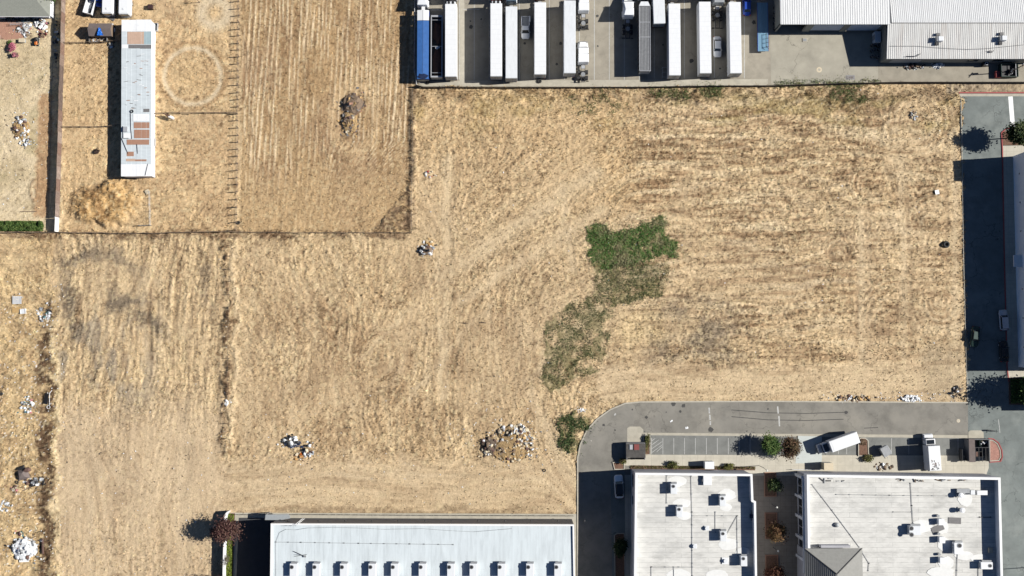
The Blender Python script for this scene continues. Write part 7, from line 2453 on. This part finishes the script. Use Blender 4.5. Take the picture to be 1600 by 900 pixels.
for s in (-.85, .85):
    MB().torus((0, 0, 0), .36, .05, 'X', 18, 5).build('wheel', 'black', t, loc=(s, 0, .42)).rotation_euler = (0, 0, R(90))
MB().path([(-.85, 0, .42), (-.2, 0, .9), (.6, 0, .95), (.85, 0, .42)], .06).path([(-.2, 0, .9), (.1, 0, .4), (.6, 0, .95)], .05).build('frame', 'black', t)
MB().tube((.6, -.35, 1.1), (.6, .35, 1.1), .04).build('handlebar', 'black', t)
MB().box((-.35, 0, 1.0), (.5, .2, .1)).build('saddle', 'black', t)

# ------------------------------------------------------------------ horse
hp = P(268, 184)
hz = thing('horse', 'brown and white horse standing beside the rail fence right of the barn', 'horse', (hp.x, hp.y, ground_h(268, 184)), R(155))
vs_, es_, rs_ = [], [], []


def hv(p, r, par=None):
    vs_.append(p)
    rs_.append(r)
    if par is not None:
        es_.append((par, len(vs_) - 1))
    return len(vs_) - 1


pel = hv((-.65, 0, 1.22), (.30, .32))
bly = hv((-.1, 0, 1.15), (.32, .34), pel)
che = hv((.5, 0, 1.18), (.29, .34), bly)
n1 = hv((.85, 0, 1.45), (.17, .22), che)
n2 = hv((1.15, 0, 1.72), (.12, .16), n1)
hd_ = hv((1.32, 0, 1.74), (.11, .13), n2)
hv((1.62, 0, 1.48), (.06, .07), hd_)
for s in (-1, 1):
    a = hv((-.72, s * .2, .95), (.15, .17), pel)
    b = hv((-.62, s * .2, .78), (.09, .11), a)
    c_ = hv((-.82, s * .19, .5), (.055, .06), b)
    d = hv((-.76, s * .19, .1), (.045, .05), c_)
    hv((-.70, s * .19, .03), (.06, .07), d)
    a = hv((.55, s * .19, .9), (.12, .13), che)
    b = hv((.57, s * .18, .52), (.06, .065), a)
    c_ = hv((.56, s * .18, .12), (.045, .05), b)
    hv((.60, s * .18, .03), (.06, .07), c_)
    hv((1.28, s * .08, 1.93), (.025, .03), hd_)
tl_ = hv((-.98, 0, 1.2), (.06, .06), pel)
hv((-1.08, 0, .7), (.05, .05), tl_)
me = bpy.data.meshes.new('body')
me.from_pydata(vs_, es_, [])
hb_ = bpy.data.objects.new('body', me)
col.objects.link(hb_)
hb_.parent = hz
md = hb_.modifiers.new('skin', 'SKIN')
for k, sv in enumerate(me.skin_vertices[0].data):
    sv.radius = rs_[k]
    sv.use_root = k == pel
hb_.modifiers.new('sub', 'SUBSURF').levels = 2
hb_.modifiers['sub'].render_levels = 2
pm = bpy.data.materials.new('pinto_coat')
pm.use_nodes = True
nt = pm.node_tree
bs = nt.nodes['Principled BSDF']
bs.inputs['Roughness'].default_value = .7
tc = nd(nt, 'ShaderNodeTexCoord')
sp_ = nd(nt, 'ShaderNodeSeparateXYZ')
nz = nd(nt, 'ShaderNodeTexNoise')
nz.inputs['Scale'].default_value = 1.6
ad = nd(nt, 'ShaderNodeMath', operation='ADD')
rp = nd(nt, 'ShaderNodeValToRGB')
rp.color_ramp.elements[0].position, rp.color_ramp.elements[0].color = .52, (.75, .73, .70, 1)
rp.color_ramp.elements[1].position, rp.color_ramp.elements[1].color = .56, (.10, .05, .03, 1)
nt.links.new(tc.outputs['Object'], sp_.inputs[0])
nt.links.new(tc.outputs['Object'], nz.inputs['Vector'])
ml = nd(nt, 'ShaderNodeMath', operation='MULTIPLY_ADD')
ml.inputs[1].default_value, ml.inputs[2].default_value = .45, .0
nt.links.new(sp_.outputs[0], ml.inputs[0])
nt.links.new(ml.outputs[0], ad.inputs[0])
nt.links.new(nz.outputs[0], ad.inputs[1])
nt.links.new(ad.outputs[0], rp.inputs[0])
nt.links.new(rp.outputs[0], bs.inputs['Base Color'])
me.materials.append(pm)
MB().path([(.9, 0, 1.68), (1.05, 0, 1.86), (1.22, 0, 1.95)], .05).build('mane', 'brown', hz)
